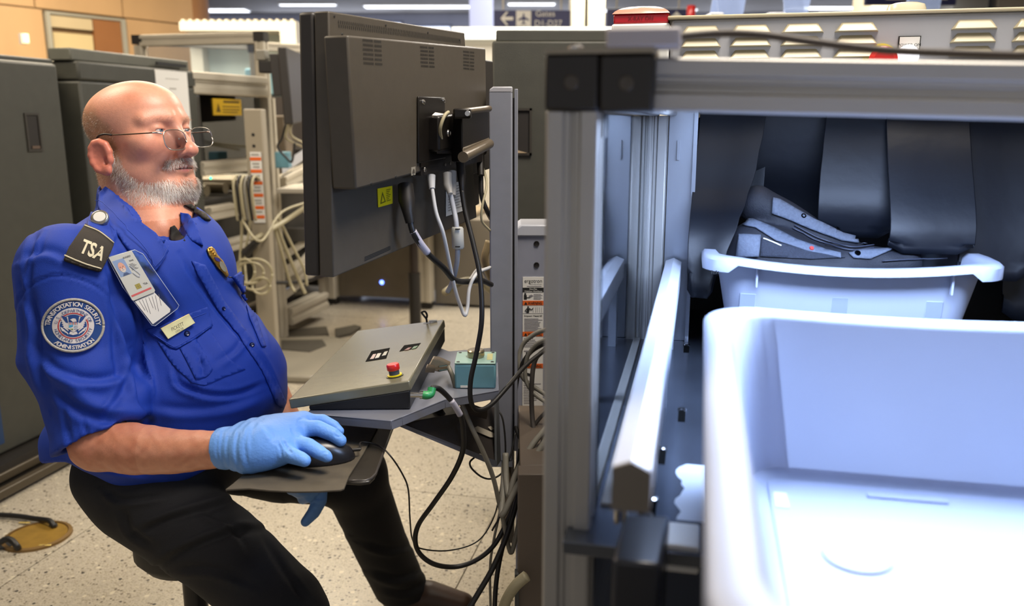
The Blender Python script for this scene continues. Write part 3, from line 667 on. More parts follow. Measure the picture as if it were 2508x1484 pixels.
# worktop with little boxes, teal box, stop button
wt = grp('side_worktop', 'pale worktop and rails right of the beige lift column', 'table', -2.0, 4.9)
a = P(685,460,4.6); b = P(775,470,4.6)
B().box(a.x-.02,a.x+.6,4.6,5.1,a.z-.03,a.z-.005).build('top', mat('worktop_pale','a9a294',.5), wt, bevel=.004)
for (x0p,y0p,x1p,y1p,th,m_) in ((690,400,775,345,.06,cream),(690,430,775,385,.10,slate),(560,580,775,500,.03,alu_bg),(690,620,780,560,.05,alu_bg),(700,560,780,560,.08,brn),(690,655,780,610,.04,alu_bg),(690,720,790,640,.05,alu_bg)):
    p0 = P(x0p,y0p,4.9); p1 = P(x1p,y1p,5.4)
    B().slab([p0,p1,p1-Vector((0,0,th)),p0-Vector((0,0,th))],(0,.05,0)).build('rail', m_, wt)
a = P(674,412,4.5); b = P(705,372,4.5)
tag(B().box(a.x,b.x,4.5,4.57,a.z,b.z).build('teal_switch_box', teal, bevel=.006), 'small teal switch box beside the beige lift column', 'box')
a = P(742,455,4.7)
t = thing('stop_button_box', 'pale box with a small red stop button left of the big monitor', 'button', a)
B().box(a.x,a.x+.10,4.7,4.8,a.z,a.z+.07).build('housing', mat('box_pale','a7a79a',.5), t, bevel=.01)
B().cyl((a.x+.06,4.75,a.z+.07),(a.x+.06,4.75,a.z+.085),.018,16,).build('stem', yellow, t)
B().lathe((a.x+.06,4.75,a.z+.085),[(.02,0),(.028,.006),(.026,.022),(.012,.03)],20).build('stop_button', red, t, smooth=True, auto=50)
a = P(516,436,3.65)
B().lathe(a, [(.001,-.006),(.006,0),(.001,.006)], 12).build('status_light', mat('led_green','10e090',.4,emit=3), h2, smooth=True)
# sloping terminal shelf and dark equipment under it
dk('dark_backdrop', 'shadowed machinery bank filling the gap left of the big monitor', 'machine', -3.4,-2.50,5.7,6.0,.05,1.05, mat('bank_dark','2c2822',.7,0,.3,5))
# desk frame with computer cabinet and blue light under the monitor
df = grp('desk_frame', 'aluminium framed grey equipment desk under the big monitor', 'desk', -2.1, 5.35)
def pb(x,y,b_): r_ = LB(x,y,b_); return r_
for (x0p,x1p) in ((787,826),(1027,1058)):
    q0 = LB(x0p,735,5.34); q1 = LB(x1p,735,5.34)
    B(MM).prof(((q0[0]+q1[0])/2,5.36,.05),((q0[0]+q1[0])/2,5.36,.62),q1[0]-q0[0],up=(0,1,0)).build('post', alu_bg, df)
    B(MM).box(q0[0]+.01,q1[0]-.01,5.35,5.40,0,.05).build('foot', blackp, df)
q0 = LB(828,700,5.36); q1 = LB(1028,700,5.36)
B(MM).box(q0[0],q1[0],5.37,5.9,.06,.60).build('cabinet_front', mat('cabinet_brown_grey','645b4c',.5,0,.1,8), df, bevel=.004)
q = LB(934,692,5.36); B(MM).lathe((q[0],5.368,q[2]),[(.014,0),(.012,.004),(.004,.006)],16,ax=(0,-1,0)).build('blue_light', mat('led_blue','5a78ff',.4,emit=6), df, smooth=True)
q2 = LB(1090,560,5.4)
B(MM).box(q0[0]-.1,q2[0]+.15,5.3,6.4,.60,.635).build('desk_top', mat('desk_top_brown','8d7d63',.5), df, bevel=.01)
B(MM).box(q1[0]+.08,q1[0]+.5,5.45,7.1,.02,.60).build('side_cabinet', mat('side_taupe','6d665a',.55), df)
tl = thing('stand_pole', 'black telescopic stand pole under the small round edged board', 'stand', Z(1018,800,0))
v = Z(1018,800,0); B().cyl(v, (v.x,v.y,.34), .036, 16).build('outer_tube', blackp, tl, smooth=True, auto=40)
B().cyl((v.x,v.y,.34),(v.x,v.y,.62),.027,16).build('inner_tube', mat('pole_brown','2b2019',.4), tl, smooth=True, auto=40)
B().box(v.x-.07,v.x+.07,v.y-.08,v.y+.08,.61,.66).build('head', blackp, tl, bevel=.01)
a = P(940,625,v.y); b = P(1105,595,v.y)
B().slab([(a.x,v.y-.3,.66),(b.x-.05,v.y-.25,.66),(b.x,v.y+.1,.66),(b.x-.1,v.y+.5,.66),(a.x,v.y+.4,.66)],(0,0,.03)).build('board', mat('board_brown','84735b',.5), tl, bevel=.008)
# floor mats
mt = grp('floor_mat', 'dark rubber mat with a pale rim behind the console', 'mat', -1.95, 3.9)
rim = mat('mat_rim','8d8676',.5); dkm = mat('mat_dark','4b463c',.7,0,.1,30)
def flat(pts, z0, z1, m_, name, par, bev=0):
    w = [Z(x,y,0) for x,y in pts]
    return B().slab([(p_.x,p_.y,z0) for p_ in w],(0,0,z1-z0)).build(name, m_, par, bevel=bev)
flat([(655,842),(800,835),(880,850),(860,905),(760,940),(640,935)],.0,.035,rim,'rim',mt,.01)
flat([(700,815),(800,806),(806,824),(720,833),(690,833)],.0,.02,dkm,'pad',mt,.004)
flat([(690,850),(790,848),(800,862),(760,878),(690,872)],.035,.04,dkm,'pad',mt)
flat([(820,812),(870,802),(885,806),(860,822),(822,830)],.0,.02,dkm,'pad',mt,.004)
# own-side dark cabinet right of monitor
c3 = thing('scanner_cabinet', 'dark cabinet with recessed handle directly behind the grey lift column', 'cabinet', P(1300,560,2.3))
a = P(1205,100,2.3); b = P(1500,560,2.3)
B().box(a.x, b.x+.05, 2.3, 3.0, .45, a.z).build('body', dkgrey, c3, bevel=.006)
B().box(a.x+.01, b.x+.05, 2.33, 3.0, a.z, a.z+.03).build('lid', dkgrey, c3, bevel=.004)
p0 = P(1264,265,2.3); p1 = P(1302,380,2.3)
bb = B()
for (x0_,x1_,z0_,z1_) in ((p0.x,p1.x,p0.z-.006,p0.z),(p0.x,p1.x,p1.z,p1.z+.006),(p1.x-.006,p1.x,p1.z,p0.z),(p0.x,p0.x+.004,p1.z,p0.z)): bb.box(x0_,x1_,2.292,2.3,z0_,z1_)
o = bb.box(p0.x+.004,p1.x-.006,2.298,2.3,p1.z+.006,p0.z-.006,1).build('pull_handle', [mat('handle_frame','2c2822'), mat('recess_dark','18130f')], c3)
B().slab([(p0.x+.004,2.29,p1.z+.006),(p1.x-.012,2.29,p1.z+.006),(p0.x+.004,2.29,p1.z+.013)],(0,.008,0)).build('handle_lip', mat('lip_tan','a39075',.4), o)
for x_ in (1262,): 
    B().box(a.x+.02,a.x+.06,2.35,2.4,0,.46).build('leg', blackp, c3); B().box(b.x-.02,b.x+.02,2.35,2.4,0,.46).build('leg', blackp, c3)
# brass floor box cover with cables
fc = thing('floor_box_cover', 'round brass floor box cover on the terrazzo', 'floor cover', Z(92,1315,0))
c = Z(92,1315,0)
brass = mat('worn_brass','b08a3c',.38,.55,.15,30); brassd = mat('dull_bronze','7d6136',.45,.4)
B().lathe((c.x,c.y,0),[(.098,0),(.096,.007),(.086,.009),(.085,.004)],48).build('rim', brassd, fc, smooth=True, auto=30)
B().lathe((c.x,c.y,.003),[(.084,0),(.083,.0035)],48).build('plate', brass, fc)
for (px,py) in ((60,1280),(110,1335)):
    v = Z(px,py,.007); B().box(v.x-.018,v.x+.018,v.y-.004,v.y+.004,.0065,.0085).build('slot_key', mat('bright_brass','d8bd6a',.35,.5), fc, bevel=.001)
B().lathe(Z(130,1285,.006),[(.013,0),(.012,.001)],16).build('cable_hole', ink, fc)
B().lathe(Z(15,1335,.006),[(.022,0),(.021,.001)],16).build('cable_hole', ink, fc)
tag(B().tube(spline([Z(136,1288,.0),Z(132,1288,.012),Z(120,1275,.022),Z(85,1270,.014),Z(20,1262,.012),Z(-120,1258,.012)]),.0085,10).build('floor_cable', cab_black, smooth=True),'thick black cable leaving the brass floor cover at its far edge','cable')
tag(B().tube(spline([Z(45,1345,.0),Z(42,1338,.02),Z(20,1320,.035),Z(-20,1335,.02),Z(-120,1350,.012)]),.009,10).build('floor_cable', cab_black, smooth=True),'thick black cable curling into the near hole of the brass cover','cable')
# background cables
bgc = [
 ('pale cable drooping from the rail to the coil', [(570,440,3.8),(580,500,3.8),(600,550,3.8),(640,590,3.8),(690,520,4.1),(770,490,4.3)], .006),
 ('pale cable hanging left of the beige lift column', [(585,450,3.85),(592,560,3.85),(588,640,3.85),(592,690,3.8)], .007),
 ('second pale cable hanging left of the beige lift column', [(600,450,3.87),(612,540,3.87),(600,630,3.85),(604,700,3.8)], .006),
 ('pale cable sweeping right down to the black plug', [(770,492,4.2),(700,540,4.1),(640,575,3.9),(618,590,3.85)], .012),
 ('pale cable running down right of the column to the floor rail', [(672,540,4.1),(700,610,4.2),(730,680,4.3),(748,720,4.3)], .009),
 ('second pale cable running down right of the column', [(668,540,4.05),(690,620,4.1),(710,690,4.2),(722,715,4.2)], .008),
 ('third pale cable running down right of the column', [(680,530,4.15),(715,600,4.25),(745,660,4.3),(752,700,4.3)], .007),
 ('thin dark cable under the edge on monitor', [(700,305,4.4),(690,340,4.4),(680,360,4.4),(700,385,4.4),(715,395,4.4),(722,350,4.4)], .006),
 ('pale cable fanning out under the edge on monitor', [(708,300,4.4),(700,335,4.4),(720,350,4.5),(765,368,4.8)], .006),
 ('second pale cable fanning out under the edge on monitor', [(715,298,4.4),(712,330,4.4),(745,350,4.6),(775,362,4.9)], .006),
 ('black cable along the floor frame of the left lane', [(600,690,4.0),(680,692,4.3),(740,690,4.5),(790,676,4.9)], .010),
]
for i, (lb, pts, r_) in enumerate(bgc):
    cable('background_cable', lb, pts, r_, cab_black if ('dark' in lb or 'black cable' in lb) else cab_beige, group='cables of the left lane')
for i, (cx_, cy_, rx, ry, lb) in enumerate([(612,668,34,26,'large loop of the coiled pale cable'),(625,672,42,38,'widest loop of the coiled pale cable'),(640,700,22,20,'small lower loop of the coiled pale cable'),(600,665,24,30,'narrow upright loop of the coiled pale cable')]):
    pts = [P(cx_+rx*cos(t*.45), cy_+ry*sin(t*.45), 3.75+.01*sin(t)) for t in range(15)]
    tag(B().tube(spline(pts, 4), .006, 6).build('coiled_cable', cab_beige, smooth=True), lb, 'cable', 'coiled pale cable loops')
v = P(612,605,3.85)
tag(B().cyl(P(600,622,3.85), P(632,588,3.85), .022, 12, r2=.016).build('cable_plug', blackp, smooth=True, auto=40), 'black plug joining two pale cables before the lift column', 'plug')
for k in range(6):
    x_ = 572+9*k
    cable('bundled_cable', ['leftmost cable draped over the crossbeam','second cable draped over the crossbeam','third cable draped over the crossbeam','fourth cable draped over the crossbeam','fifth cable draped over the crossbeam','rightmost cable draped over the crossbeam'][k], [(x_+20,440,3.9),(x_+6,432,3.82),(x_,455,3.78),(x_+4,500,3.78),(x_+10,540,3.8)], .006, [cab_beige,cab_black,cab_beige,cab_grey,cab_black,cab_beige][k], group='cables draped over the crossbeam')
# ------------------------------------------------------------ big monitor, mount, lift columns
mo = Vector((-.254, 1.16, 0)); 
U = Vector((.17, .52, 0)); U.z = 0; U.normalize(); Nn = Vector((U.y, -U.x, 0)); V = (Vector((0,0,1))-Nn*.045).normalized()
pTL = P(820, 65, 1.16); pBL = P(800, 668, 1.16)
def LT(h): return h
UL = P(820, 65, 1.155); LL = P(815, 668, 1.155)
def at_plane(px, py, p0, n):
    r = ray(px, py); o = Vector((0,0,CH)); return o+r*((p0-o).dot(n)/r.dot(n))
p0 = P(818, 360, 1.16)
def MP(px, py, off=0.0): return at_plane(px, py, p0+Nn*off, Nn)
mon = thing('computer_monitor', 'large dark monitor seen from behind facing the officer', 'monitor', MP(980, 620))
TL, TR, BR, BL = MP(812, 28), MP(1138, 80), MP(1168, 524), MP(815, 672)
TL = MP(805, 27); BL = MP(817, 680); BR = MP(1168, 533)
th = -Nn*.046
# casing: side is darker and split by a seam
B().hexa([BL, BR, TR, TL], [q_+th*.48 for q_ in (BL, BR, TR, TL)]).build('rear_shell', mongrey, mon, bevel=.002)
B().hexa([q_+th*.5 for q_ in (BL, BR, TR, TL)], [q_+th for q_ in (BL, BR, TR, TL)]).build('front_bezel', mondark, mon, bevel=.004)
B().hexa([q_+th for q_ in (BL+(BR-BL)*.03, BR+(BL-BR)*.03, TR+(TL-TR)*.03, TL+(TR-TL)*.03)], [q_+th*1.02 for q_ in (BL+(BR-BL)*.03, BR+(BL-BR)*.03, TR+(TL-TR)*.03, TL+(TR-TL)*.03)]).build('screen', mat('screen_glow', '7f9fd0', .3, emit=.8), mon)
dep = .036
def MQ(px, py): return MP(px, py, dep)
bx = [MQ(872, 465), MQ(1193, 378), MQ(1190, 118), MQ(852, 86)]
B().hexa([q_-Nn*dep for q_ in bx], bx).build('back_box', mongrey, mon, bevel=.003)
def holes(quad, nu, nv, w, h, par, name, off, stag=True):
    a, b_, c_, d_ = quad; bb = B()
    for j in range(nv):
        for i in range(nu):
            if i % 9 == 8 and nv > 3: continue
            u_ = (i+.5+(.25 if stag and j % 2 else 0))/nu; v_ = (j+.5)/nv
            p_ = (a*(1-u_)+b_*u_)*(1-v_)+(d_*(1-u_)+c_*u_)*v_
            ex = (b_-a).normalized()*w; ey = (d_-a).normalized()*h
            p_ = p_+Nn*off
            bb.add([p_-ex-ey, p_+ex-ey, p_+ex+ey, p_-ex+ey], [(0,1,2,3)])
    o = bb.build(name, ink, par); o['kind'] = 'stuff'; return o
for (x0,y0,x1,y1,x2,y2,x3,y3) in ((887,92,933,97,936,163,889,160),(1028,110,1062,113,1064,168,1030,166),(1134,122,1161,125,1161,174,1134,171)):
    holes([MQ(x0,y0),MQ(x1,y1),MQ(x2,y2),MQ(x3,y3)], 15, 6, .00085, .0016, mon, 'vent_grille', .0004)
holes([MP(826,48),MP(1128,95),MP(1128,107),MP(826,68)], 78, 2, .0009, .0022, mon, 'vent_row', .0005)
holes([MP(893,628),MP(955,601),MP(955,612),MP(893,640)], 2, 3, .022, .0006, mon, 'vent_row', .0005, False)
for (px,py) in ((819,40),(945,62),(1048,80),(1126,98)): B().lathe(MP(px,py,.0002), [(.002,0),(.0015,.0006)], 10, ax=Nn).build('screw', ink, mon)
for (px,py) in ((969,433),(909,450),(1012,430),(838,85)): B().lathe(MP(px,py,dep if px > 850 else 0), [(.0025,0),(.0018,.0008)], 10, ax=Nn).build('screw', ink, mon)
lb = [MP(924,462,.001), MP(960,455,.001), MP(961,498,.001), MP(926,508,.001)]
bb = B().hexa(lb, [q_+Nn*.0006 for q_ in lb], 0)
def LQ(u_, v_): return (lb[0]*(1-u_)+lb[1]*u_)*(1-v_)+(lb[3]*(1-u_)+lb[2]*u_)*v_+Nn*.001
bb.add([LQ(.12,.85),LQ(.5,.8),LQ(.30,.2)], [(0,1,2)], 1)
bb.add([LQ(.2,.78),LQ(.42,.75),LQ(.30,.38)], [(0,1,2)], 0)
for k in range(7): bb.add([LQ(.55,.15+k*.1),LQ(.55+.3*(1-(k%3)*.2),.14+k*.1),LQ(.55+.3*(1-(k%3)*.2),.18+k*.1),LQ(.55,.19+k*.1)],[(0,1,2,3)],1)
bb.build('warning_label', [yellow, mat('label_ink','57520a',.6)], mon)
lb = [MP(1092,455,.001), MP(1137,440,.001), MP(1137,515,.001), MP(1092,530,.001)]
bb = B().hexa(lb, [q_+Nn*.0006 for q_ in lb], 0)
for k in range(9): bb.add([LQ(.1,.1+k*.09),LQ(.9-.2*(k%2),.1+k*.09),LQ(.9-.2*(k%2),.13+k*.09),LQ(.1,.13+k*.09)],[(0,1,2,3)],1)
bb.build('spec_label', [paper, mat('print_grey','9a968e',.7)], mon)
lb = [MQ(1007,410), MQ(1017,408), MQ(1017,428), MQ(1007,430)]
bb = B(); cc = LQ(.5,.5)
bb.hexa(lb, [q_+Nn*.0004 for q_ in lb], 0); bb.add([LQ(.2,.75),LQ(.8,.75),LQ(.7,.35),LQ(.5,.2),LQ(.3,.35)],[(0,1,2,3,4)],1); bb.build('lock_mark', [mat('mark_grey','8e887a',.6), mongrey], mon)
# port recess strip and connectors
rs = [MQ(1030,404),MQ(1180,372),MQ(1180,395),MQ(1030,430)]
B().hexa([q_-Nn*.01 for q_ in rs], [q_+Nn*.001 for q_ in rs]).build('port_strip', mat('port_black','1f1b19',.4), mon)
for px,py in ((1089,403),(1101,400),(1115,397),(1127,393),(1150,390)):
    B().lathe(MQ(px,py)+Nn*.001, [(.0028,0),(.0028,.001),(.001,.0016)], 10, ax=Nn).build('port', mat('port_grey','9a958c',.3,.7), mon)
# second monitor behind
p0b = P(1160, 300, 1.75)
def MB_(px, py): return at_plane(px, py, p0b, Nn)
m3 = thing('computer_monitor', 'second dark monitor showing only a sliver behind the large one', 'monitor', MB_(1160, 500))
qd = [MB_(1150,520),MB_(1172,500),MB_(1168,115),MB_(1132,116)]
qd = [MB_(1060,560),MB_(1175,500),MB_(1170,116),MB_(1060,100)]
B().hexa(qd, [q_-Nn*.04 for q_ in qd]).build('casing', mondark, m3, bevel=.003)
q2 = [MB_(1190,420)+Nn*.0, MB_(1150,440), MB_(1150,150), MB_(1172,150)]
B().hexa([MB_(1120,430),MB_(1183,410),MB_(1180,150),MB_(1120,140)], [q_+Nn*.025 for q_ in (MB_(1120,430),MB_(1183,410),MB_(1180,150),MB_(1120,140))]).build('back_box', mondark, m3, bevel=.003)
# mount
mnt = thing('monitor_mount', 'black steel bracket and swing arm joining monitor to column', 'bracket', MQ(1100, 330))
blk = mat('mount_black', '191512', .38, .3)
vp = [MQ(1020,400),MQ(1087,388),MQ(1085,238),MQ(1020,236)]
B().hexa(vp, [q_+Nn*.004 for q_ in vp]).build('plate', blk, mnt, bevel=.002)
vp = [MQ(1027,410),MQ(1150,380),MQ(1150,330),MQ(1027,365)]
B().hexa([q_+Nn*.001 for q_ in vp], [q_+Nn*.003 for q_ in vp]).build('lower_plate', blk, mnt)
for px,py in ((1031,250),(1081,246),(1035,415)): B().lathe(MQ(px,py)+Nn*.004, [(.0042,0),(.0038,.0016),(.001,.0026)], 16, ax=Nn).build('screw', chrome, mnt, smooth=True, auto=50)
ctr = [MQ(1045,372),MQ(1092,362),MQ(1092,278),MQ(1045,284)]
B().hexa(ctr, [q_+Nn*.022 for q_ in ctr]).build('hub', blk, mnt, bevel=.004)
B().lathe(MQ(1068,326)+Nn*.022, [(.006,0),(.005,.002),(.003,.001)], 16, ax=Nn).build('hub_bolt', chrome, mnt)
fl_ = [P(1058,282,1.36),P(1150,290,1.50),P(1160,283,1.52),P(1066,275,1.38)]
B().slab(fl_, (0,0,-.0035)).build('flange', mat('flange_steel','6a6158',.3,.6), mnt)
fl_ = [P(1070,370,1.36),P(1140,371,1.50),P(1150,366,1.52),P(1075,364,1.38)]
B().slab(fl_, (0,0,-.004)).build('flange', mat('flange_steel','6a6158',.3,.6), mnt)
ap = [P(1133,398,1.40),P(1198,366,1.56),P(1198,262,1.56),P(1131,278,1.40)]
B().hexa(ap, [q_+Vector((-.02,.02,0)) for q_ in ap]).build('swing_arm', blk, mnt, bevel=.003)
B().hexa([P(1133,372,1.39),P(1198,344,1.55),P(1198,335,1.555),P(1133,360,1.395)], [P(1133,392,1.40),P(1198,360,1.56),P(1198,340,1.57),P(1133,365,1.41)]).build('arm_tube', mat('arm_tan_metal','6c604e',.35,.4), mnt, bevel=.003)
B().tube([P(1134,385,1.39),P(1198,352,1.55)], .009, 16).build('arm_tube', mat('arm_tan_metal','6c604e',.35,.4), mnt, smooth=True, auto=40)
B().tube([P(1133,274,1.39),P(1198,266,1.55)], .0055, 12).build('arm_edge', mat('arm_tan_metal','6c604e',.35,.4), mnt, smooth=True, auto=40)
q_ = P(1132,275,1.385); B().box(q_.x-.014,q_.x+.014,q_.y-.01,q_.y+.02,q_.z-.010,q_.z+.006).build('hinge_head', blk, mnt, bevel=.003)
B().lathe((q_.x+.009,q_.y-.011,q_.z-.002), [(.005,0),(.004,.004)], 14, ax=(0,-1,0)).build('hinge_bolt', chrome, mnt)
cable('looped_cord', 'beige cord looped out of the monitor mount', [MQ(1052,340)+Nn*.02, MQ(1042,315)+Nn*.025, MQ(1045,285)+Nn*.03, MQ(1055,275)+Nn*.03, MQ(1062,285)+Nn*.02], .0028, cab_beige)
# lift column (moving) and fixed riser with stickers
lc = thing('lift_column', 'grey blue lift column standing right of the big monitor', 'column', P(1225,1120,1.6))
def quad3(pts, d): return [P(x,y,d) for x,y in pts]
fr = quad3([(1200,1128),(1262,1122),(1256,214),(1197,222)],1.6)
fr = [P(1216,1128,1.6),P(1257,1124,1.6),P(1252,222,1.6),P(1198,222,1.6)]
fx0, fx1 = P(1205,700,1.6).x-.004, P(1254,700,1.6).x+.001
zt, zb = P(1225,212,1.6).z, P(1225,1130,1.6).z
B().box(fx0,fx1,1.6,1.68,zb,zt-.006).build('outer_shell', colm, lc, bevel=.003)
B().slab([(fx0,1.6,zt-.012),(fx1,1.6,zt-.012),(fx1,1.6,zt),(fx0+.008,1.6,zt),(fx0+.001,1.6,zt-.005)],(0,.08,0)).build('top_cap', mat('cap_grey','a3a3aa',.4), lc, bevel=.002)
B().box(fx1+.0035,fx1+.010,1.605,1.69,zb+.02,zt-.004).build('edge_strip', colm, lc, bevel=.001)
B().box(fx1,fx1+.0035,1.615,1.69,zb+.02,zt-.02).build('groove', mat('groove_dark','4a4542',.6), lc)
B().box(fx0,fx1,1.6,1.61,zb-.012,zb).build('foot_lip', colm, lc)
rz = thing('lift_riser', 'grey riser post covered in orange warning stickers', 'column', P(1300,1120,1.72))
rx0, rx1 = P(1264,800,1.72).x, P(1370,800,1.72).x
zt2 = P(1300,550,1.72).z
B().box(rx0,rx1,1.72,1.82,.0,zt2-.02).build('shell', mat('riser_grey','8c8f9d',.45,.1,.05,30), rz, bevel=.003)
B().slab([(rx0-.002,1.715,zt2-.024),(rx1,1.715,zt2-.024),(rx1,1.715,zt2),(rx0+.01,1.715,zt2),(rx0,1.715,zt2-.008)],(0,.11,0)).build('cap', mat('cap_white','aeb1ba',.35), rz, bevel=.003)
for py in (597,649):
    q_ = P(1314,py,1.72); B().lathe(q_, [(.006,0),(.0055,.002),(.002,.001)], 16, ax=(0,-1,0)).build('screw', mat('screw_dark','302d2c',.3,.5), rz)
sx0, sx1 = P(1280,800,1.719).x, P(1331,800,1.719).x
def sz(py): return P(1300,py,1.72).z
bb = B().box(sx0,sx1,1.7185,1.72,sz(1130),sz(678),0); W_ = sx1-sx0
bb.box(sx0,sx1,1.7180,1.7185,sz(715),sz(704),2)
for k, (y0,y1) in enumerate(((736,747),(812,823),(890,901),(1021,1032))):
    bb.box(sx0,sx1,1.7180,1.7185,sz(y1),sz(y0),1)
    xx = sx0+.0065; z0_ = sz(y1)+.0014; bb.add([(xx-.0035,1.7176,z0_),(xx+.0035,1.7176,z0_),(xx,1.7176,z0_+.0062)],[(0,1,2)],2)
    put_text(bb, 'WARNING', (sx0+.0255,1.7182,sz(y1)+.0016), (1,0,0),(0,0,1), .0088, 2, .012, .0008, fitw=.029)
put_text(bb, 'ergotron', (sx0+W_/2,1.7184,sz(692)), (1,0,0),(0,0,1), .0115, 2, 0, .0003, fitw=.036)
put_text(bb, 'www.ergotron.com', (sx0+W_*.62,1.7184,sz(697)), (1,0,0),(0,0,1), .0035, 2, 0, .0003, fitw=.025)
put_text(bb, 'Neo-Flex', (sx0+W_/2,1.718,sz(709)), (1,0,0),(0,0,1), .0045, 0, .01, .0003, fitw=.016)
put_text(bb, 'WideView WorkSpace', (sx0+W_/2,1.718,sz(714.5)), (1,0,0),(0,0,1), .0045, 0, .01, .0003, fitw=.037)
put_text(bb, 'Impact Hazard!', (sx0+W_/2,1.7184,sz(775)), (1,0,0),(0,0,1), .0052, 2, .02, .0003, fitw=.037)
def line(x0,x1,py,h=.0010,mi=3): bb.box(sx0+W_*x0,sx0+W_*x1,1.7180,1.7185,sz(py)-h/2,sz(py)+h/2,mi)
r = random.Random(8)
for py in (700.5,): line(.2,.9,py,.0007)
for py in (720,723,726,729,732): line(.52,.85+.1*r.random(),py,.0007)
for py in range(780,811,3): line(.08,.7+.25*r.random(),py,.0009)
for py in range(828,850,4): line(.06,.5+.4*r.random(),py,.0009)
for py in range(935,990,4): line(.06,.4+.5*r.random(),py,.0009)
for py in range(1036,1120,5): line(.08,.5+.4*r.random(),py,.0009)
# pictograms: reader with a booklet, arm under falling box, stands
def disc(x,py,r_,mi=2): bb.lathe((sx0+W_*x,1.7181,sz(py)),[(r_,0),(r_,.0004)],12,mi,ax=(0,-1,0))
disc(.12,719.5,.0021); line(.12,.12,727,.0); bb.box(sx0+.0025,sx0+.0085,1.718,1.7185,sz(733),sz(722),2); bb.box(sx0+.008,sx0+.015,1.718,1.7185,sz(729.5),sz(727.5),2)
bb.add([(sx0+.012,1.7179,sz(724)),(sx0+.018,1.7179,sz(721)),(sx0+.0225,1.7179,sz(724)),(sx0+.016,1.7179,sz(728))],[(0,1,2,3)],3)
disc(.26,751.5,.0019); bb.add([(sx0+.008,1.7179,sz(766)),(sx0+.013,1.7179,sz(766)),(sx0+.015,1.7179,sz(754)),(sx0+.009,1.7179,sz(754))],[(0,1,2,3)],2)
bb.tube([(sx0+.009,1.7179,sz(755)),(sx0+.005,1.7179,sz(760)),(sx0+.010,1.7179,sz(763))],.0008,6,2); bb.tube([(sx0+.015,1.7179,sz(755)),(sx0+.018,1.7179,sz(758)),(sx0+.022,1.7179,sz(754))],.0008,6,2)
for x in (.5,.62,.7,.8,.9): bb.tube([(sx0+W_*x,1.7179,sz(765)),(sx0+W_*x,1.7179,sz(752))],.0003,4,3)
line(.02,.98,767,.0004)
for (yy) in (862,1000): bb.box(sx0+.007,sx0+.010,1.718,1.7185,sz(yy+16),sz(yy),2); bb.box(sx0+.003,sx0+.014,1.718,1.7185,sz(yy+18),sz(yy+16),2); bb.box(sx0+.003,sx0+.02,1.718,1.7183,sz(yy-2),sz(yy-4),3)
bb.add([(sx0+.010,1.7179,sz(912)),(sx0+.026,1.7179,sz(918)),(sx0+.025,1.7179,sz(926)),(sx0+.009,1.7179,sz(918))],[(0,1,2,3)],2)
bb.build('sticker_strip', [paper, orange, ink, mat('print_grey2','77747a',.7)], rz)
# ------------------------------------------------------------ shelf, mouse tray, console
shf = thing('keyboard_shelf', 'grey steel keyboard shelf bracketed to the lift column', 'shelf', Z(1100,1000,.745))
ZS = .785
pts = [Z(752,1012,ZS),Z(958,1030,ZS),Z(985,1020,ZS),Z(1090,978,ZS),Z(1222,955,ZS),Z(1218,850,ZS),Z(1100,860,ZS),Z(940,800,ZS),Z(880,840,ZS)]
B().slab([(p_.x,p_.y,ZS-.004) for p_ in pts],(0,0,.004)).build('top', shelfm, shf, bevel=.001)
fr_ = [(pts[i].x,pts[i].y) for i in range(5)]
for i in range(4):
    (x0,y0),(x1,y1) = fr_[i],fr_[i+1]; h = .016
    B().slab([(x0,y0,ZS),(x1,y1,ZS),(x1,y1,ZS-h),(x0,y0,ZS-h)],(0,.003,0)).build('front_lip', shelfm, shf, bevel=.0012)
# triangular underside bracket with slots
g0, g1, g2, g3 = P(975,1040,1.30), P(1218,1035,1.52), P(1222,1140,1.52), P(1212,1140,1.52)
bk = mat('bracket_dark', '4d4744', .35, .4)
B().slab([P(972,1042,1.32),P(1060,1000,1.48),P(1212,1000,1.60),P(1212,1142,1.50)],(0,.0,.003)).build('underside_bracket', bk, shf)
B().slab([P(972,1042,1.32),P(1212,1142,1.50),P(1214,1128,1.50),P(976,1034,1.32)],(.003,-.003,0)).build('bracket_edge', shelfm, shf)
B().slab([P(1212,1142,1.50),P(1222,1128,1.54),P(1216,960,1.58),P(1210,960,1.56)],(.004,.0,0)).build('bracket_side', slate, shf)
def pl3(p_, off=.0045):
    a_, b2, c2 = P(972,1042,1.32),P(1212,1000,1.60),P(1212,1142,1.50)
    n_ = (b2-a_).cross(c2-a_).normalized(); 
    if n_.dot(Vector((0,0,CH))-a_) < 0: n_ = -n_
    return at_plane(p_[0],p_[1],a_+n_*off,n_)
flr = mat('slot_light', 'b3aa98', .5)
for pts_ in ([(1162,1048),(1170,1044),(1212,1062),(1210,1071),(1200,1071),(1165,1056)],[(1195,1046),(1203,1044),(1210,1050),(1203,1054)],[(1170,1114),(1176,1111),(1183,1117),(1175,1119)]):
    B().slab([pl3(q_) for q_ in pts_],(0,0,.0006)).build('slot', flr, shf)
# adapter and strap under shelf
tag(B().tube(spline([P(1068,1008,1.45),P(1090,1040,1.47),P(1120,1075,1.5),P(1145,1085,1.5)]),.013,10).build('cable_boot', mat('boot_black','16130f',.4), smooth=True),'thick black cable boot under the shelf bracket','cable')
tag(B().slab([P(1135,995,1.45),P(1195,1018,1.5),P(1192,1028,1.5),P(1132,1010,1.45)],(.0,.0,.012)).build('cable_adapter', mat('adapter_brown','2f2620',.4), bevel=.003),'dark brown cable adapter tucked beneath the shelf','adapter')
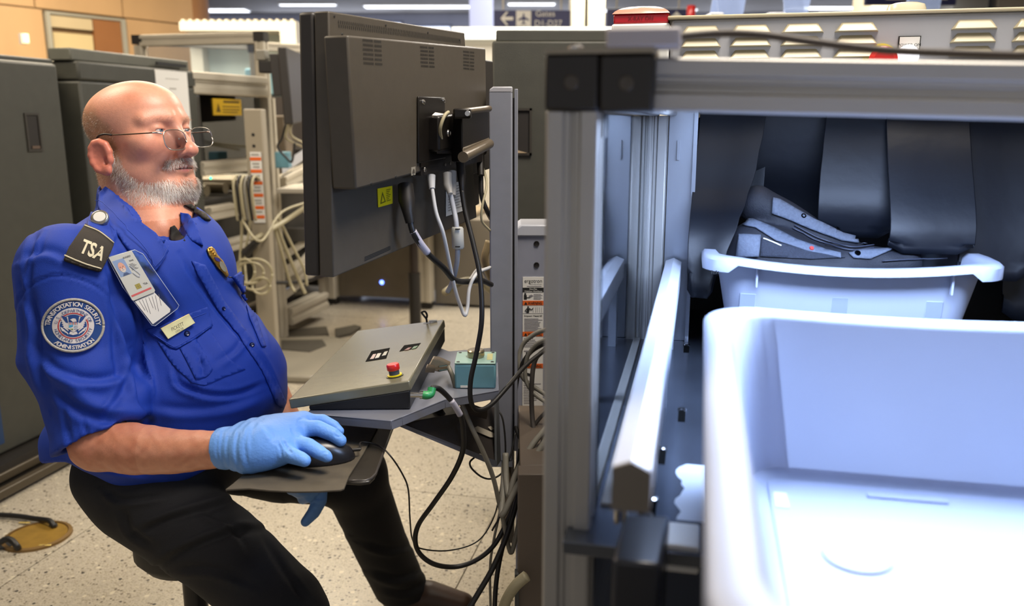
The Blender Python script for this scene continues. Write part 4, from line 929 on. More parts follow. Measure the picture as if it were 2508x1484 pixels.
# mouse tray and pad
mtp = thing('mouse_tray', 'black mouse tray clipped below the keyboard shelf', 'tray', Z(850,1110,.735))
pz = .733
tp = [(735,1042),(962,1033),(966,1040),(918,1165),(905,1178),(880,1181),(840,1178),(700,1140)]
w = [Z(x,y,pz) for x,y in tp]
B().slab([(p_.x,p_.y,pz-.006) for p_ in w],(0,0,.006)).build('tray', mat('tray_black','2c2822',.35,0,.1,20), mtp, bevel=.002)
B().tube([ (Z(x,y,pz)) for x,y in ((964,1036),(942,1100),(920,1160),(909,1172),(895,1177),(850,1178))],.0022,8).build('rim', mat('rim_black','3a3633',.3), mtp, smooth=True)
B().tube([Z(735,1038,pz+.001),Z(962,1032,pz+.001)],.003,8).build('rim', blackp, mtp, smooth=True)
padm = mat('mouse_pad_fabric','4a4234',.8,0,.1,60,.2,900)
pd = [(552,1199),(570,1185),(622,1140),(700,1040),(925,1045),(890,1110),(855,1165),(843,1196),(834,1200),(780,1203),(720,1204),(660,1201),(610,1196)]
w = [Z(x,y,pz+.003) for x,y in pd]
tag(B().slab([(p_.x,p_.y,pz+.0005) for p_ in w],(0,0,.003)).build('mouse_pad', padm, bevel=.0008),'worn dark olive mouse pad overhanging the tray','mouse pad')
# console
cs = thing('xray_console', 'sloping olive metal control console with red stop button', 'console', Z(850,980,.76))
A_, B1, C1, D1 = Z(706,978,.806), Z(874,810,.806), Z(1088,782,.836), Z(1003,932,.836)
nrm = (D1-A_).cross(B1-A_).normalized(); nrm = nrm if nrm.z > 0 else -nrm
dn = -nrm*.017
B().hexa([q_+dn for q_ in (A_,D1,C1,B1)], [A_,D1,C1,B1]).build('cover', olive, cs, bevel=.0025)
w0 = [A_*.85+D1*.15, D1*.985+A_*.015, C1*.99+B1*.01, B1*.85+C1*.15]
wt_ = [q_+dn for q_ in w0]
B().hexa([Vector((q_.x+.0,q_.y+.004,ZS+.001)) for q_ in wt_], wt_).build('base_wedge', mat('wedge_black','17181b',.4), cs, bevel=.002)
def CQ(px,py,off=.0005): return at_plane(px,py,A_+nrm*off,nrm)
def cwin(pts_, keys):
    w_ = [CQ(x,y,.0004) for x,y in pts_]
    o = B().slab(w_, nrm*.0004).build('window_recess', mat('window_black','0b0a09',.9,spec=.1), cs)
    for k, (pp, c_) in enumerate(keys):
        B().slab([CQ(x,y,.0009) for x,y in pp], nrm*.0006).build('key', mat('key_'+c_, c_, .4), o)
cwin([(895,886),(910,860),(955,852),(946,878)], [([(906,880),(914,868),(922,867),(915,879)],'c9a9a0'),([(918,878),(925,866),(934,865),(928,876)],'d8d0c0'),([(935,872),(942,862),(950,860),(945,870)],'b8b4a4')])
cwin([(978,861),(990,846),(1031,840),(1020,853)], [([(990,858),(1000,852),(1008,851),(1000,857)],'7d3a38'),([(1008,855),(1014,849),(1024,847),(1018,853)],'3f6a40')])
q_ = CQ(967,921,0); 
B().lathe(q_, [(.0145,0),(.0145,.0012),(.011,.0016)], 28, ax=nrm).build('stop_ring', mat('ring_black','1a1814',.4), cs)
B().lathe(q_, [(.0125,.001),(.0125,.003),(.009,.0032)], 28, ax=nrm).build('yellow_collar', yellow, cs)
B().lathe(q_+nrm*.002, [(.0088,0),(.0088,.010)], 24, ax=nrm).build('stem', mat('stem_slate','3a3f4c',.4), cs)
B().lathe(q_+nrm*.011, [(.0100,0),(.0108,.001),(.0108,.0088),(.0095,.0105)], 28, ax=nrm).build('stop_button', red, cs, smooth=True, auto=50)
kq = CQ(1046,792,0)
B().lathe(kq, [(.009,0),(.008,.001)], 16, ax=nrm).build('lock_ring', mat('ring_dark','2a2620',.3,.5), cs)
kp = Z(1040,778,.885); 
B().tube(spline([kq+nrm*.002, kq+nrm*.010, kq+nrm*.017+Vector((-.004,0,0)), kq+nrm*.024+Vector((-.007,0,0)), kq+nrm*.026, kq+nrm*.018+Vector((.003,0,0)), kq+nrm*.010], 4), .0022, 8).build('key', mat('key_dark','2c2a26',.25,.6), cs, smooth=True)
B().cyl(kq+Vector((.004,0,.005)), kq+Vector((.021,.0,.006)), .0024, 10).build('key_tag', white_p, cs, smooth=True, auto=40)
# connectors of the console
g0 = P(1012,967,1.25); g1 = P(1030,967,1.25)
gc = thing('green_connector', 'green angled plug on a metal socket at the console corner', 'plug', g1)
B().cyl(g0-Vector((.004,0,0)), g1+Vector((.006,0,0)), .0042, 16).build('socket', chrome, gc, smooth=True, auto=40)
B().cyl(g1-Vector((.001,0,0)), g1+Vector((.005,0,0)), .0062, 16).build('nut', chrome, gc, smooth=True, auto=40)
grn = mat('green_plastic','2f8a4c',.35)
B().tube(spline([g1+Vector((.004,0,0)), P(1045,968,1.25), P(1055,964,1.255), P(1058,950,1.26)],4), .0065, 14).build('elbow', grn, gc, smooth=True, auto=50)
sc_ = thing('serial_connector', 'tan metal serial connector plugged into the console back', 'plug', P(1075,895,1.5))
cq = [P(1045,905,1.42),P(1076,912,1.46),P(1100,905,1.5),P(1102,892,1.5),P(1075,880,1.46),P(1060,878,1.44)]
B().slab(cq,(0,.02,.0)).build('hood', mat('tan_metal','8a7b68',.4,.3), sc_, bevel=.002)
B().slab([P(1040,914,1.40),P(1064,914,1.44),P(1066,900,1.44),P(1044,898,1.40)],(0,.02,0)).build('plug_body', mat('tan_dark','6c5c4a',.4,.3), sc_, bevel=.002)
for py in (898,908): B().cyl(P(1074,py,1.44),P(1094,py-3,1.47),.0016,8).build('thumb_screw', chrome, sc_)
# teal switch box with knob
tb = thing('switch_box', 'teal metal switch box with a silver knob on the shelf', 'box', Z(1160,945,ZS))
bx0 = P(1115,870,1.62).x; bx1 = P(1211,870,1.62).x; yb = Z(1160,952,ZS).y
x0 = Z(1114,952,ZS).x; x1 = Z(1214,952,ZS).x
zt_ = P(1160,893,yb).z
B().box(x0,x1,yb,yb+.075,ZS,zt_).build('body', teal, tb, bevel=.003)
B().box(x0,x1,yb,yb+.075,zt_,zt_+.003).build('lid', mat('teal_lid','86a39a',.4,.2), tb, bevel=.001)
B().lathe(((x0+x1)/2+.0,yb+.04,zt_+.003), [(.014,0),(.0155,.003),(.0155,.012),(.0135,.014)], 28).build('knob', mat('knob_steel','9b8f78',.25,.8), tb, smooth=True, auto=40)
for dx,dy in ((.006,.007),(.006,.068),(x1-x0-.006,.007),(x1-x0-.006,.068)): B().lathe((x0+dx,yb+dy,zt_+.003),[(.0032,0),(.0025,.0008)],10).build('screw', mat('screw_dark','302d2c',.3,.5), tb)
B().box(x0+.01,x0+.028,yb-.0006,yb,ZS+.002,ZS+.006).build('label', paper, tb)
B().box(x1-.016,x1-.006,yb+.02,yb+.06,zt_+.003,zt_+.0034).build('plate', mat('plate_olive','9c9a6c',.5), tb)
# mouse
ms = thing('computer_mouse', 'black corded mouse under the gloved hand', 'mouse', Z(800,1120,.737))
mz = .7365; mc_ = Z(783,1108,mz+.012)
mxa = (Z(850,1092,mz)-Z(745,1100,mz)).normalized(); mya = Vector((-mxa.y,mxa.x,0))
vs=[];fs=[];N1,N2=16,24
for i in range(N1+1):
    ph=pi/2*i/N1
    for j in range(N2):
        t_=2*pi*j/N2; rx_=.054*(cos(ph)**.7 if i<N1 else 0); ry_=.029*(cos(ph)**.6 if i<N1 else 0)*(1+.12*cos(t_)**2)
        p_=Vector((mc_.x,mc_.y,mz))+mxa*(rx_*cos(t_))+mya*(ry_*sin(t_)); h=.036*sin(ph)*(1-.25*cos(t_)*cos(ph)); vs.append((p_.x,p_.y,mz+h))
fs=[(i*N2+j,i*N2+(j+1)%N2,(i+1)*N2+(j+1)%N2,(i+1)*N2+j) for i in range(N1) for j in range(N2)]+[tuple(range(N2))[::-1]]
B().add(vs,fs).build('shell', mat('mouse_black','1d1c1e',.3), ms, smooth=True)
e_ = Vector((mc_.x,mc_.y,mz+.012))+mxa*.05
B().cyl(e_, e_+mxa*.012, .0028, 10).build('strain_relief', blackp, ms)
# ------------------------------------------------------------ cables around the console
e2 = e_+mxa*.012
tag(B().tube(spline([e2, Z(885,1083,.745), Z(925,1090,.738), P(955,1115,1.25), P(985,1160,1.27), P(1000,1200,1.3), P(1004,1270,1.35), P(1010,1320,1.42), P(1030,1343,1.45), P(1100,1348,1.5), P(1170,1325,1.52), P(1210,1265,1.54), P(1228,1180,1.56), P(1236,1110,1.58)]), .0014, 8).build('mouse_cable', cab_black, smooth=True), 'thin black cable running off the mouse tray and looping low', 'cable')
def plug(pts_, rs_, m_, name, label):
    t_ = thing(name, label, 'plug', P(*pts_[0])); B().tube([P(*p_) for p_ in pts_], .01, 12, rs=rs_).build('body', m_, t_, smooth=True, auto=50); return t_
plug([(993,452,1.33),(996,490,1.32),(1000,520,1.31),(1005,545,1.31)], [.012,.013,.009,.0075], blackp, 'power_plug', 'black power plug under the monitor back box')
cable('power_cable', 'thick black monitor power cable with a white wrap', [(1003,535,1.31),(1015,575,1.31),(1045,618,1.33),(1085,655,1.36),(1112,685,1.4),(1145,690,1.45),(1175,686,1.5),(1203,697,1.56)], .0052, cab_black)
o = B().tube(spline([P(1011,566,1.3095),P(1028,594,1.318),P(1047,619,1.33)]), .0060, 12).build('cable_wrap', mat('wrap_white','a8a4ae',.5), smooth=True); tag(o,'white printed sleeve wrapped on the power cable','sleeve')
plug([(1056,430,1.38),(1058,462,1.37)], [.007,.005], cab_white, 'video_plug', 'slim pale plug left of the grey video plugs')
cable('video_cable', 'white cable dropping in a deep loop below the monitor', [(1058,460,1.37),(1068,520,1.36),(1085,570,1.36),(1100,640,1.38),(1115,710,1.4),(1130,755,1.41),(1139,772,1.41),(1145,752,1.42),(1150,705,1.43),(1168,670,1.45),(1200,655,1.55)], .0032, cab_white)
plug([(1095,425,1.42),(1097,455,1.41),(1103,475,1.4)], [.008,.0078,.004], mat('plug_grey','a6a29a',.45), 'video_plug', 'grey video plug at the middle of the port strip')
plug([(1107,420,1.43),(1108,458,1.42),(1110,480,1.41)], [.0075,.007,.0045], mat('plug_grey2','8f8b85',.45), 'video_plug', 'darker grey video plug beside the middle one')
cable('ferrite_cable', 'grey cable passing through a pale ferrite cylinder', [(1102,470,1.41),(1112,515,1.4),(1118,552,1.39),(1121,610,1.39),(1118,650,1.4),(1108,690,1.42),(1096,715,1.43)], .0042, mat('cable_pale_grey','9ea0a6',.45))
o = thing('ferrite_core', 'pale ferrite cylinder clamped on the grey cable', 'ferrite', P(1121,582,1.39))
B().tube([P(1120,556,1.39),P(1120,560,1.39),P(1122,605,1.39),P(1122,609,1.39)],.01,20,rs=[.0085,.0102,.0102,.0085]).build('body', mat('ferrite_shell','a8a79f',.5), o, smooth=True, auto=40)
for py in (561,604): q_=P(1121,py,1.379); B().box(q_.x-.004,q_.x+.004,q_.y-.001,q_.y+.001,q_.z-.0008,q_.z+.0008).build('clip_slot', ink, o)
plug([(1127,395,1.45),(1130,430,1.44),(1131,450,1.43),(1132,470,1.43)], [.0075,.007,.0052,.0042], blackp, 'video_plug', 'black ribbed video plug right of the grey plugs')
cable('long_black_cable', 'long black cable from the monitor down past the teal box', [(1131,465,1.43),(1140,520,1.42),(1160,600,1.40),(1176,680,1.38),(1180,780,1.36),(1168,860,1.36),(1153,930,1.36),(1153,980,1.36),(1168,1004,1.37),(1200,993,1.40),(1245,945,1.45),(1290,893,1.52),(1345,850,1.58)], .0042, cab_black)
plug([(1176,375,1.62),(1178,430,1.6)], [.008,.006], blackp, 'video_plug', 'black plug on the half hidden second monitor')
cable('thin_beige_cable', 'thin beige cable curling left of the lift column', [(1180,400,1.62),(1192,450,1.6),(1182,500,1.58),(1180,540,1.58),(1200,565,1.6)], .0024, cab_beige)
cable('short_black_cable', 'short black cable behind the monitor edge', [(1178,430,1.61),(1180,480,1.6),(1192,515,1.6),(1202,535,1.62)], .0045, cab_black)
cable('grey_trunk_cable', 'grey cable passing behind the black loop near the column', [(1150,690,1.8),(1175,660,1.85),(1200,690,1.9)], .005, mat('cable_pale_grey','9ea0a6'))
cable('floor_trunk_cable', 'pale floor cable crossing beneath the monitor', [(1090,716,2.6),(1130,690,2.7),(1170,690,2.8),(1205,712,2.8)], .012, cab_beige)
cable('tan_cable_bundle', 'tan cable hanging left of the column at monitor base height', [(1198,590,1.8),(1187,632,1.8),(1195,665,1.82),(1205,690,1.85)], .008, mat('cable_tan','8b7a58',.5))
cable('serial_cable', 'beige serial cable dropping from the console to the floor loop', [(1098,898,1.5),(1108,920,1.46),(1120,960,1.44),(1150,1035,1.43),(1185,1110,1.43),(1208,1170,1.44),(1222,1230,1.45),(1236,1290,1.46),(1246,1340,1.46),(1253,1352,1.46),(1262,1320,1.46),(1280,1240,1.47),(1305,1180,1.48),(1335,1060,1.5)], .0046, cab_grey)
cable('green_plug_cable', 'black cable looping from the green plug down past the knee', [(1058,950,1.26),(1075,952,1.27),(1100,975,1.29),(1126,1010,1.3),(1135,1060,1.31),(1132,1110,1.32),(1105,1170,1.34),(1060,1235,1.37),(1025,1285,1.4),(1017,1325,1.41),(1030,1358,1.42),(1065,1382,1.43),(1115,1388,1.45),(1165,1372,1.46),(1210,1335,1.47),(1245,1270,1.48),(1275,1190,1.5),(1300,1120,1.52)], .0046, cab_black)
o = B().tube(spline([P(1106,982,1.288),P(1118,1000,1.293),P(1127,1016,1.298)]), .0052, 12).build('cable_wrap', mat('wrap_white','a8a4ae'), smooth=True); tag(o,'pale sleeve wrapped on the green plug cable','sleeve')
cable('thin_loop_cable', 'thin black cable loop hanging under the shelf bracket', [(1162,1120,1.48),(1151,1132,1.47),(1156,1148,1.47),(1180,1168,1.47),(1205,1172,1.48),(1232,1155,1.5),(1252,1110,1.52),(1262,1060,1.54)], .0018, cab_black)
fg = [
 ('pale grey cable arcing over the orange stickers', [(1345,805,1.6),(1310,818,1.62),(1280,845,1.63),(1270,890,1.63),(1285,930,1.63),(1345,972,1.6)], .0046, cab_grey),
 ('second pale grey cable arcing over the stickers', [(1345,828,1.58),(1312,845,1.6),(1290,880,1.61),(1288,930,1.61),(1310,965,1.6),(1345,990,1.58)], .0042, cab_grey),
 ('black cable curving down the edge of the riser', [(1345,835,1.6),(1300,862,1.62),(1273,905,1.63),(1262,960,1.63),(1258,1010,1.62),(1270,1065,1.6),(1300,1100,1.58),(1345,1130,1.56)], .0046, cab_black),
 ('dark grey cable dropping straight over the stickers', [(1340,852,1.58),(1312,880,1.6),(1303,930,1.6),(1303,1010,1.6),(1312,1070,1.58),(1340,1110,1.56)], .0048, mat('cable_dark_grey','4c4743',.45)),
 ('thin dark cable slanting between riser and post', [(1345,1000,1.6),(1310,1040,1.6),(1280,1100,1.58),(1262,1160,1.56)], .004, mat('cable_dark_grey','4c4743')),
 ('upper pale cable bending down from the post', [(1345,1040,1.5),(1300,1095,1.48),(1262,1165,1.46),(1248,1213,1.45),(1240,1180,1.47),(1238,1110,1.5)], .0058, cab_grey),
 ('middle pale cable bending down from the post', [(1345,1065,1.48),(1300,1135,1.46),(1262,1200,1.44),(1230,1262,1.43),(1232,1210,1.46),(1236,1130,1.5)], .0058, cab_grey),
 ('thin dark cable beside the lift column foot', [(1218,1000,1.58),(1232,1030,1.57),(1238,1100,1.56),(1232,1160,1.55),(1228,1250,1.5),(1205,1300,1.48)], .0018, cab_black),
 ('thick black cable running off the bottom edge near the shoe', [(1290,1130,1.5),(1270,1210,1.48),(1245,1300,1.45),(1210,1385,1.42),(1170,1455,1.4),(1130,1520,1.38)], .0052, cab_black),
 ('second thick black cable running straight down to the floor', [(1275,1100,1.54),(1262,1200,1.5),(1243,1290,1.48),(1224,1370,1.47),(1214,1440,1.46),(1210,1530,1.45)], .0048, cab_black),
 ('thin grey cord hanging straight down by the black cables', [(1225,1250,1.5),(1208,1330,1.5),(1200,1400,1.5),(1203,1530,1.5)], .0026, cab_grey),
 ('brown cable hanging below the lift column', [(1242,1120,1.62),(1244,1190,1.6),(1243,1260,1.58),(1235,1330,1.56)], .007, mat('cable_brown2','6a5c4a',.5)),
 ('pale cable end rising at the bottom edge left of the cabinet', [(1225,1520,1.36),(1240,1470,1.34),(1262,1435,1.33),(1290,1410,1.33)], .010, cab_beige),
]
for lb_, pts_, r_, m_ in fg: cable('hanging_cable', lb_, pts_, r_, m_, group='cables hanging between shelf and post')
# ------------------------------------------------------------ solid modelling by distance fields
def ell(X, c, r, R=None):
    p = X-np.array(c, dtype=np.float32)
    if R is not None: p = p@R
    r = np.array(r, dtype=np.float32); k0 = np.linalg.norm(p/r, axis=1); k1 = np.linalg.norm(p/(r*r), axis=1)+1e-9
    return k0*(k0-1)/k1
def rc(X, a, b, ra, rb):
    a = np.array(a, dtype=np.float32); b = np.array(b, dtype=np.float32); ba = b-a
    h = np.clip(((X-a)@ba)/(ba@ba+1e-12), 0, 1)[:, None]
    return np.linalg.norm(X-a-h*ba, axis=1)-(ra+(rb-ra)*h[:, 0])
def chain(X, pts, rs, k=.01):
    d = None
    for i in range(len(pts)-1):
        e = rc(X, pts[i], pts[i+1], rs[i], rs[i+1]); d = e if d is None else np.minimum(d, e)
    return d
def smin(a, b, k):
    h = np.clip(.5+.5*(b-a)/k, 0, 1); return b+(a-b)*h-k*h*(1-h)
def smax(a, b, k): return -smin(-a, -b, k)
def axes(lo, hi, h, dense=None):
    """grid line positions, finer inside the dense interval"""
    out = [lo]
    while out[-1] < hi:
        x = out[-1]; s_ = h
        if dense:
            for d0, d1, hd in dense:
                if d0-h <= x <= d1: s_ = hd
        out.append(x+s_)
    return np.array(out, dtype=np.float32)
def field_mesh(f, xs, ys, zs, blk=8):
    nx, ny, nz = len(xs), len(ys), len(zs)
    D = np.ones((nx, ny, nz), dtype=np.float32); done = np.zeros((nx, ny, nz), dtype=bool)
    bi = [(i, min(i+blk, nx-1)) for i in range(0, nx-1, blk)]; bj = [(i, min(i+blk, ny-1)) for i in range(0, ny-1, blk)]; bk = [(i, min(i+blk, nz-1)) for i in range(0, nz-1, blk)]
    cs = []; rr = []; ids = []
    for a in bi:
        for b in bj:
            for c in bk:
                lo = np.array([xs[a[0]], ys[b[0]], zs[c[0]]]); hi = np.array([xs[a[1]], ys[b[1]], zs[c[1]]])
                cs.append((lo+hi)/2); rr.append(np.linalg.norm(hi-lo)/2); ids.append((a, b, c))
    cs = np.array(cs, dtype=np.float32); rr = np.array(rr)
    fv = f(cs); act = np.abs(fv) < rr*1.25+.006
    for q, on in enumerate(act):
        a, b, c = ids[q]
        if not on: D[a[0]:a[1]+1, b[0]:b[1]+1, c[0]:c[1]+1] = np.where(done[a[0]:a[1]+1, b[0]:b[1]+1, c[0]:c[1]+1], D[a[0]:a[1]+1, b[0]:b[1]+1, c[0]:c[1]+1], 1 if fv[q] > 0 else -1)
    mask = np.zeros((nx, ny, nz), dtype=bool); cm = np.zeros((nx-1, ny-1, nz-1), dtype=bool)
    for q in np.flatnonzero(act):
        a, b, c = ids[q]; mask[a[0]:a[1]+1, b[0]:b[1]+1, c[0]:c[1]+1] = True; cm[a[0]:a[1], b[0]:b[1], c[0]:c[1]] = True
    I = np.argwhere(mask)
    X = np.stack([xs[I[:, 0]], ys[I[:, 1]], zs[I[:, 2]]], 1)
    vals = np.empty(len(X), dtype=np.float32)
    for s_ in range(0, len(X), 400000): vals[s_:s_+400000] = f(X[s_:s_+400000])
    D[mask] = vals
    neg = D < 0
    cnt = np.zeros((nx-1, ny-1, nz-1), dtype=np.int8)
    for dx in (0, 1):
        for dy in (0, 1):
            for dz in (0, 1): cnt += neg[dx:nx-1+dx, dy:ny-1+dy, dz:nz-1+dz]
    cell = (cnt > 0) & (cnt < 8) & cm
    C = np.argwhere(cell); vid = -np.ones((nx-1, ny-1, nz-1), dtype=np.int64); vid[cell] = np.arange(len(C))
    acc = np.zeros((len(C), 3), dtype=np.float64); num = np.zeros(len(C))
    offs = [(0,0,0),(1,0,0),(0,1,0),(1,1,0),(0,0,1),(1,0,1),(0,1,1),(1,1,1)]
    edges = [(0,1),(2,3),(4,5),(6,7),(0,2),(1,3),(4,6),(5,7),(0,4),(1,5),(2,6),(3,7)]
    def val(o): return D[C[:, 0]+o[0], C[:, 1]+o[1], C[:, 2]+o[2]]
    def pos(o): return np.stack([xs[C[:, 0]+o[0]], ys[C[:, 1]+o[1]], zs[C[:, 2]+o[2]]], 1)
    for a, b in edges:
        va, vb = val(offs[a]), val(offs[b]); m_ = (va < 0) != (vb < 0)
        t = np.where(m_, va/(va-vb+1e-12), 0)[:, None]; p_ = pos(offs[a])*(1-t)+pos(offs[b])*t
        acc += np.where(m_[:, None], p_, 0); num += m_
    verts = acc/np.maximum(num, 1)[:, None]
    faces = []
    for ax in range(3):
        sl0 = [slice(None)]*3; sl1 = [slice(None)]*3
        sl0[ax] = slice(0, -1); sl1[ax] = slice(1, None)
        a0 = neg[tuple(sl0)]; a1 = neg[tuple(sl1)]
        E = np.argwhere(a0 != a1); u, v = [q for q in range(3) if q != ax]
        E = E[(E[:, u] > 0) & (E[:, v] > 0) & (E[:, u] < (nx, ny, nz)[u]-1) & (E[:, v] < (nx, ny, nz)[v]-1)]
        s_ = a0[E[:, 0], E[:, 1], E[:, 2]]
        q = []
        for du, dv in ((-1,-1),(0,-1),(0,0),(-1,0)):
            G = E.copy(); G[:, u] += du; G[:, v] += dv; q.append(vid[G[:, 0], G[:, 1], G[:, 2]])
        Q = np.stack(q, 1); ok = (Q >= 0).all(1); Q = Q[ok]; s_ = s_[ok]
        flip = s_ if ax != 1 else ~s_
        Q = np.where(flip[:, None], Q, Q[:, ::-1]); faces.append(Q)
    return verts, np.concatenate(faces)
def np_obj(name, v, fq, mats, parent=None, smooth_it=0, colors=None, mi=None):
    me = bpy.data.meshes.new(name); nf = len(fq)
    me.vertices.add(len(v)); me.vertices.foreach_set('co', np.asarray(v, dtype=np.float32).ravel())
    me.loops.add(nf*4); me.loops.foreach_set('vertex_index', np.asarray(fq, dtype=np.int32).ravel())
    me.polygons.add(nf); me.polygons.foreach_set('loop_start', np.arange(0, nf*4, 4, dtype=np.int32)); 
    me.update(calc_edges=True); me.validate()
    me.polygons.foreach_set('use_smooth', [True]*len(me.polygons))
    for m in (mats if isinstance(mats, (list, tuple)) else [mats]): me.materials.append(m)
    if mi is not None: me.polygons.foreach_set('material_index', mi)
    if colors is not None:
        a = me.color_attributes.new('tint', 'FLOAT_COLOR', 'POINT'); cc = np.ones((len(v), 4), dtype=np.float32); cc[:, :3] = colors
        a.data.foreach_set('color', cc.ravel())
    o = bpy.data.objects.new(name, me); col.objects.link(o)
    if parent: adopt(o, parent)
    return o
def relax(v, fq, n=2, lam=.5):
    v = v.copy(); e = np.concatenate([fq[:, [0,1]], fq[:, [1,2]], fq[:, [2,3]], fq[:, [3,0]]])
    for _ in range(n):
        s_ = np.zeros_like(v); c = np.zeros(len(v))
        for k in range(3): s_[:, k] = np.bincount(e[:, 0], v[e[:, 1], k], len(v))+np.bincount(e[:, 1], v[e[:, 0], k], len(v))
        c = np.bincount(e[:, 0], minlength=len(v))+np.bincount(e[:, 1], minlength=len(v))
        v += lam*(s_/np.maximum(c, 1)[:, None]-v)
    return v
def proj_np(v):
    z = v[:, 2]-CH; f = v[:, 1]*C_-z*S_; u = v[:, 1]*S_+z*C_
    return 1254+F*v[:, 0]/f, 742-F*u/f
def vnormals(v, fq):
    n = np.cross(v[fq[:, 2]]-v[fq[:, 0]], v[fq[:, 3]]-v[fq[:, 1]]); vn = np.zeros_like(v)
    for k in range(3):
        for c in range(4): vn[:, k] += np.bincount(fq[:, c], n[:, k], len(v))
    return vn/(np.linalg.norm(vn, axis=1)[:, None]+1e-12)
def folds(v, fq, items):
    """cloth folds pressed into the side facing the room: items = (outline, width_px, depth_m, kind)"""
    vn = vnormals(v, fq); view = v-np.array((0,0,CH)); facing = -(vn*view).sum(1)/np.linalg.norm(view, axis=1)
    px, py = proj_np(v); disp = np.zeros(len(v))
    for pts, w, dep_, kind in items:
        pts = catm2(pts, 4) if len(pts) > 2 else pts
        best = np.full(len(v), 1e9); sg = np.zeros(len(v)); tt = np.zeros(len(v)); n_ = len(pts)-1
        for i in range(n_):
            ax_, ay_ = pts[i]; bx_, by_ = pts[i+1]; dx, dy = bx_-ax_, by_-ay_; l2 = dx*dx+dy*dy+1e-9
            t = np.clip(((px-ax_)*dx+(py-ay_)*dy)/l2, 0, 1); ex = px-ax_-t*dx; ey = py-ay_-t*dy; dd = np.hypot(ex, ey)
            m_ = dd < best; best = np.where(m_, dd, best); sg = np.where(m_, np.sign(dx*ey-dy*ex), sg); tt = np.where(m_, (i+t)/n_, tt)
        taper = np.clip(np.minimum(tt, 1-tt)*5, .25, 1); q = best/w
        if kind == 'g': g = -np.exp(-q*q)+.35*np.exp(-(q-1.6)**2*2)
        elif kind == 'r': g = np.exp(-q*q)
        else: g = sg*q*np.exp(-q*q)*2.2
        disp += dep_*taper*g*(facing > -.1)
    return v+vn*disp[:, None]
def catm2(pts, n=5):
    return [(v.x, v.y) for v in spline([Vector((x, y, 0)) for x, y in pts], n)]
def A(px, py, d): return np.array(P(px, py, d), dtype=np.float32)
def rp(r, d): return r*d/F
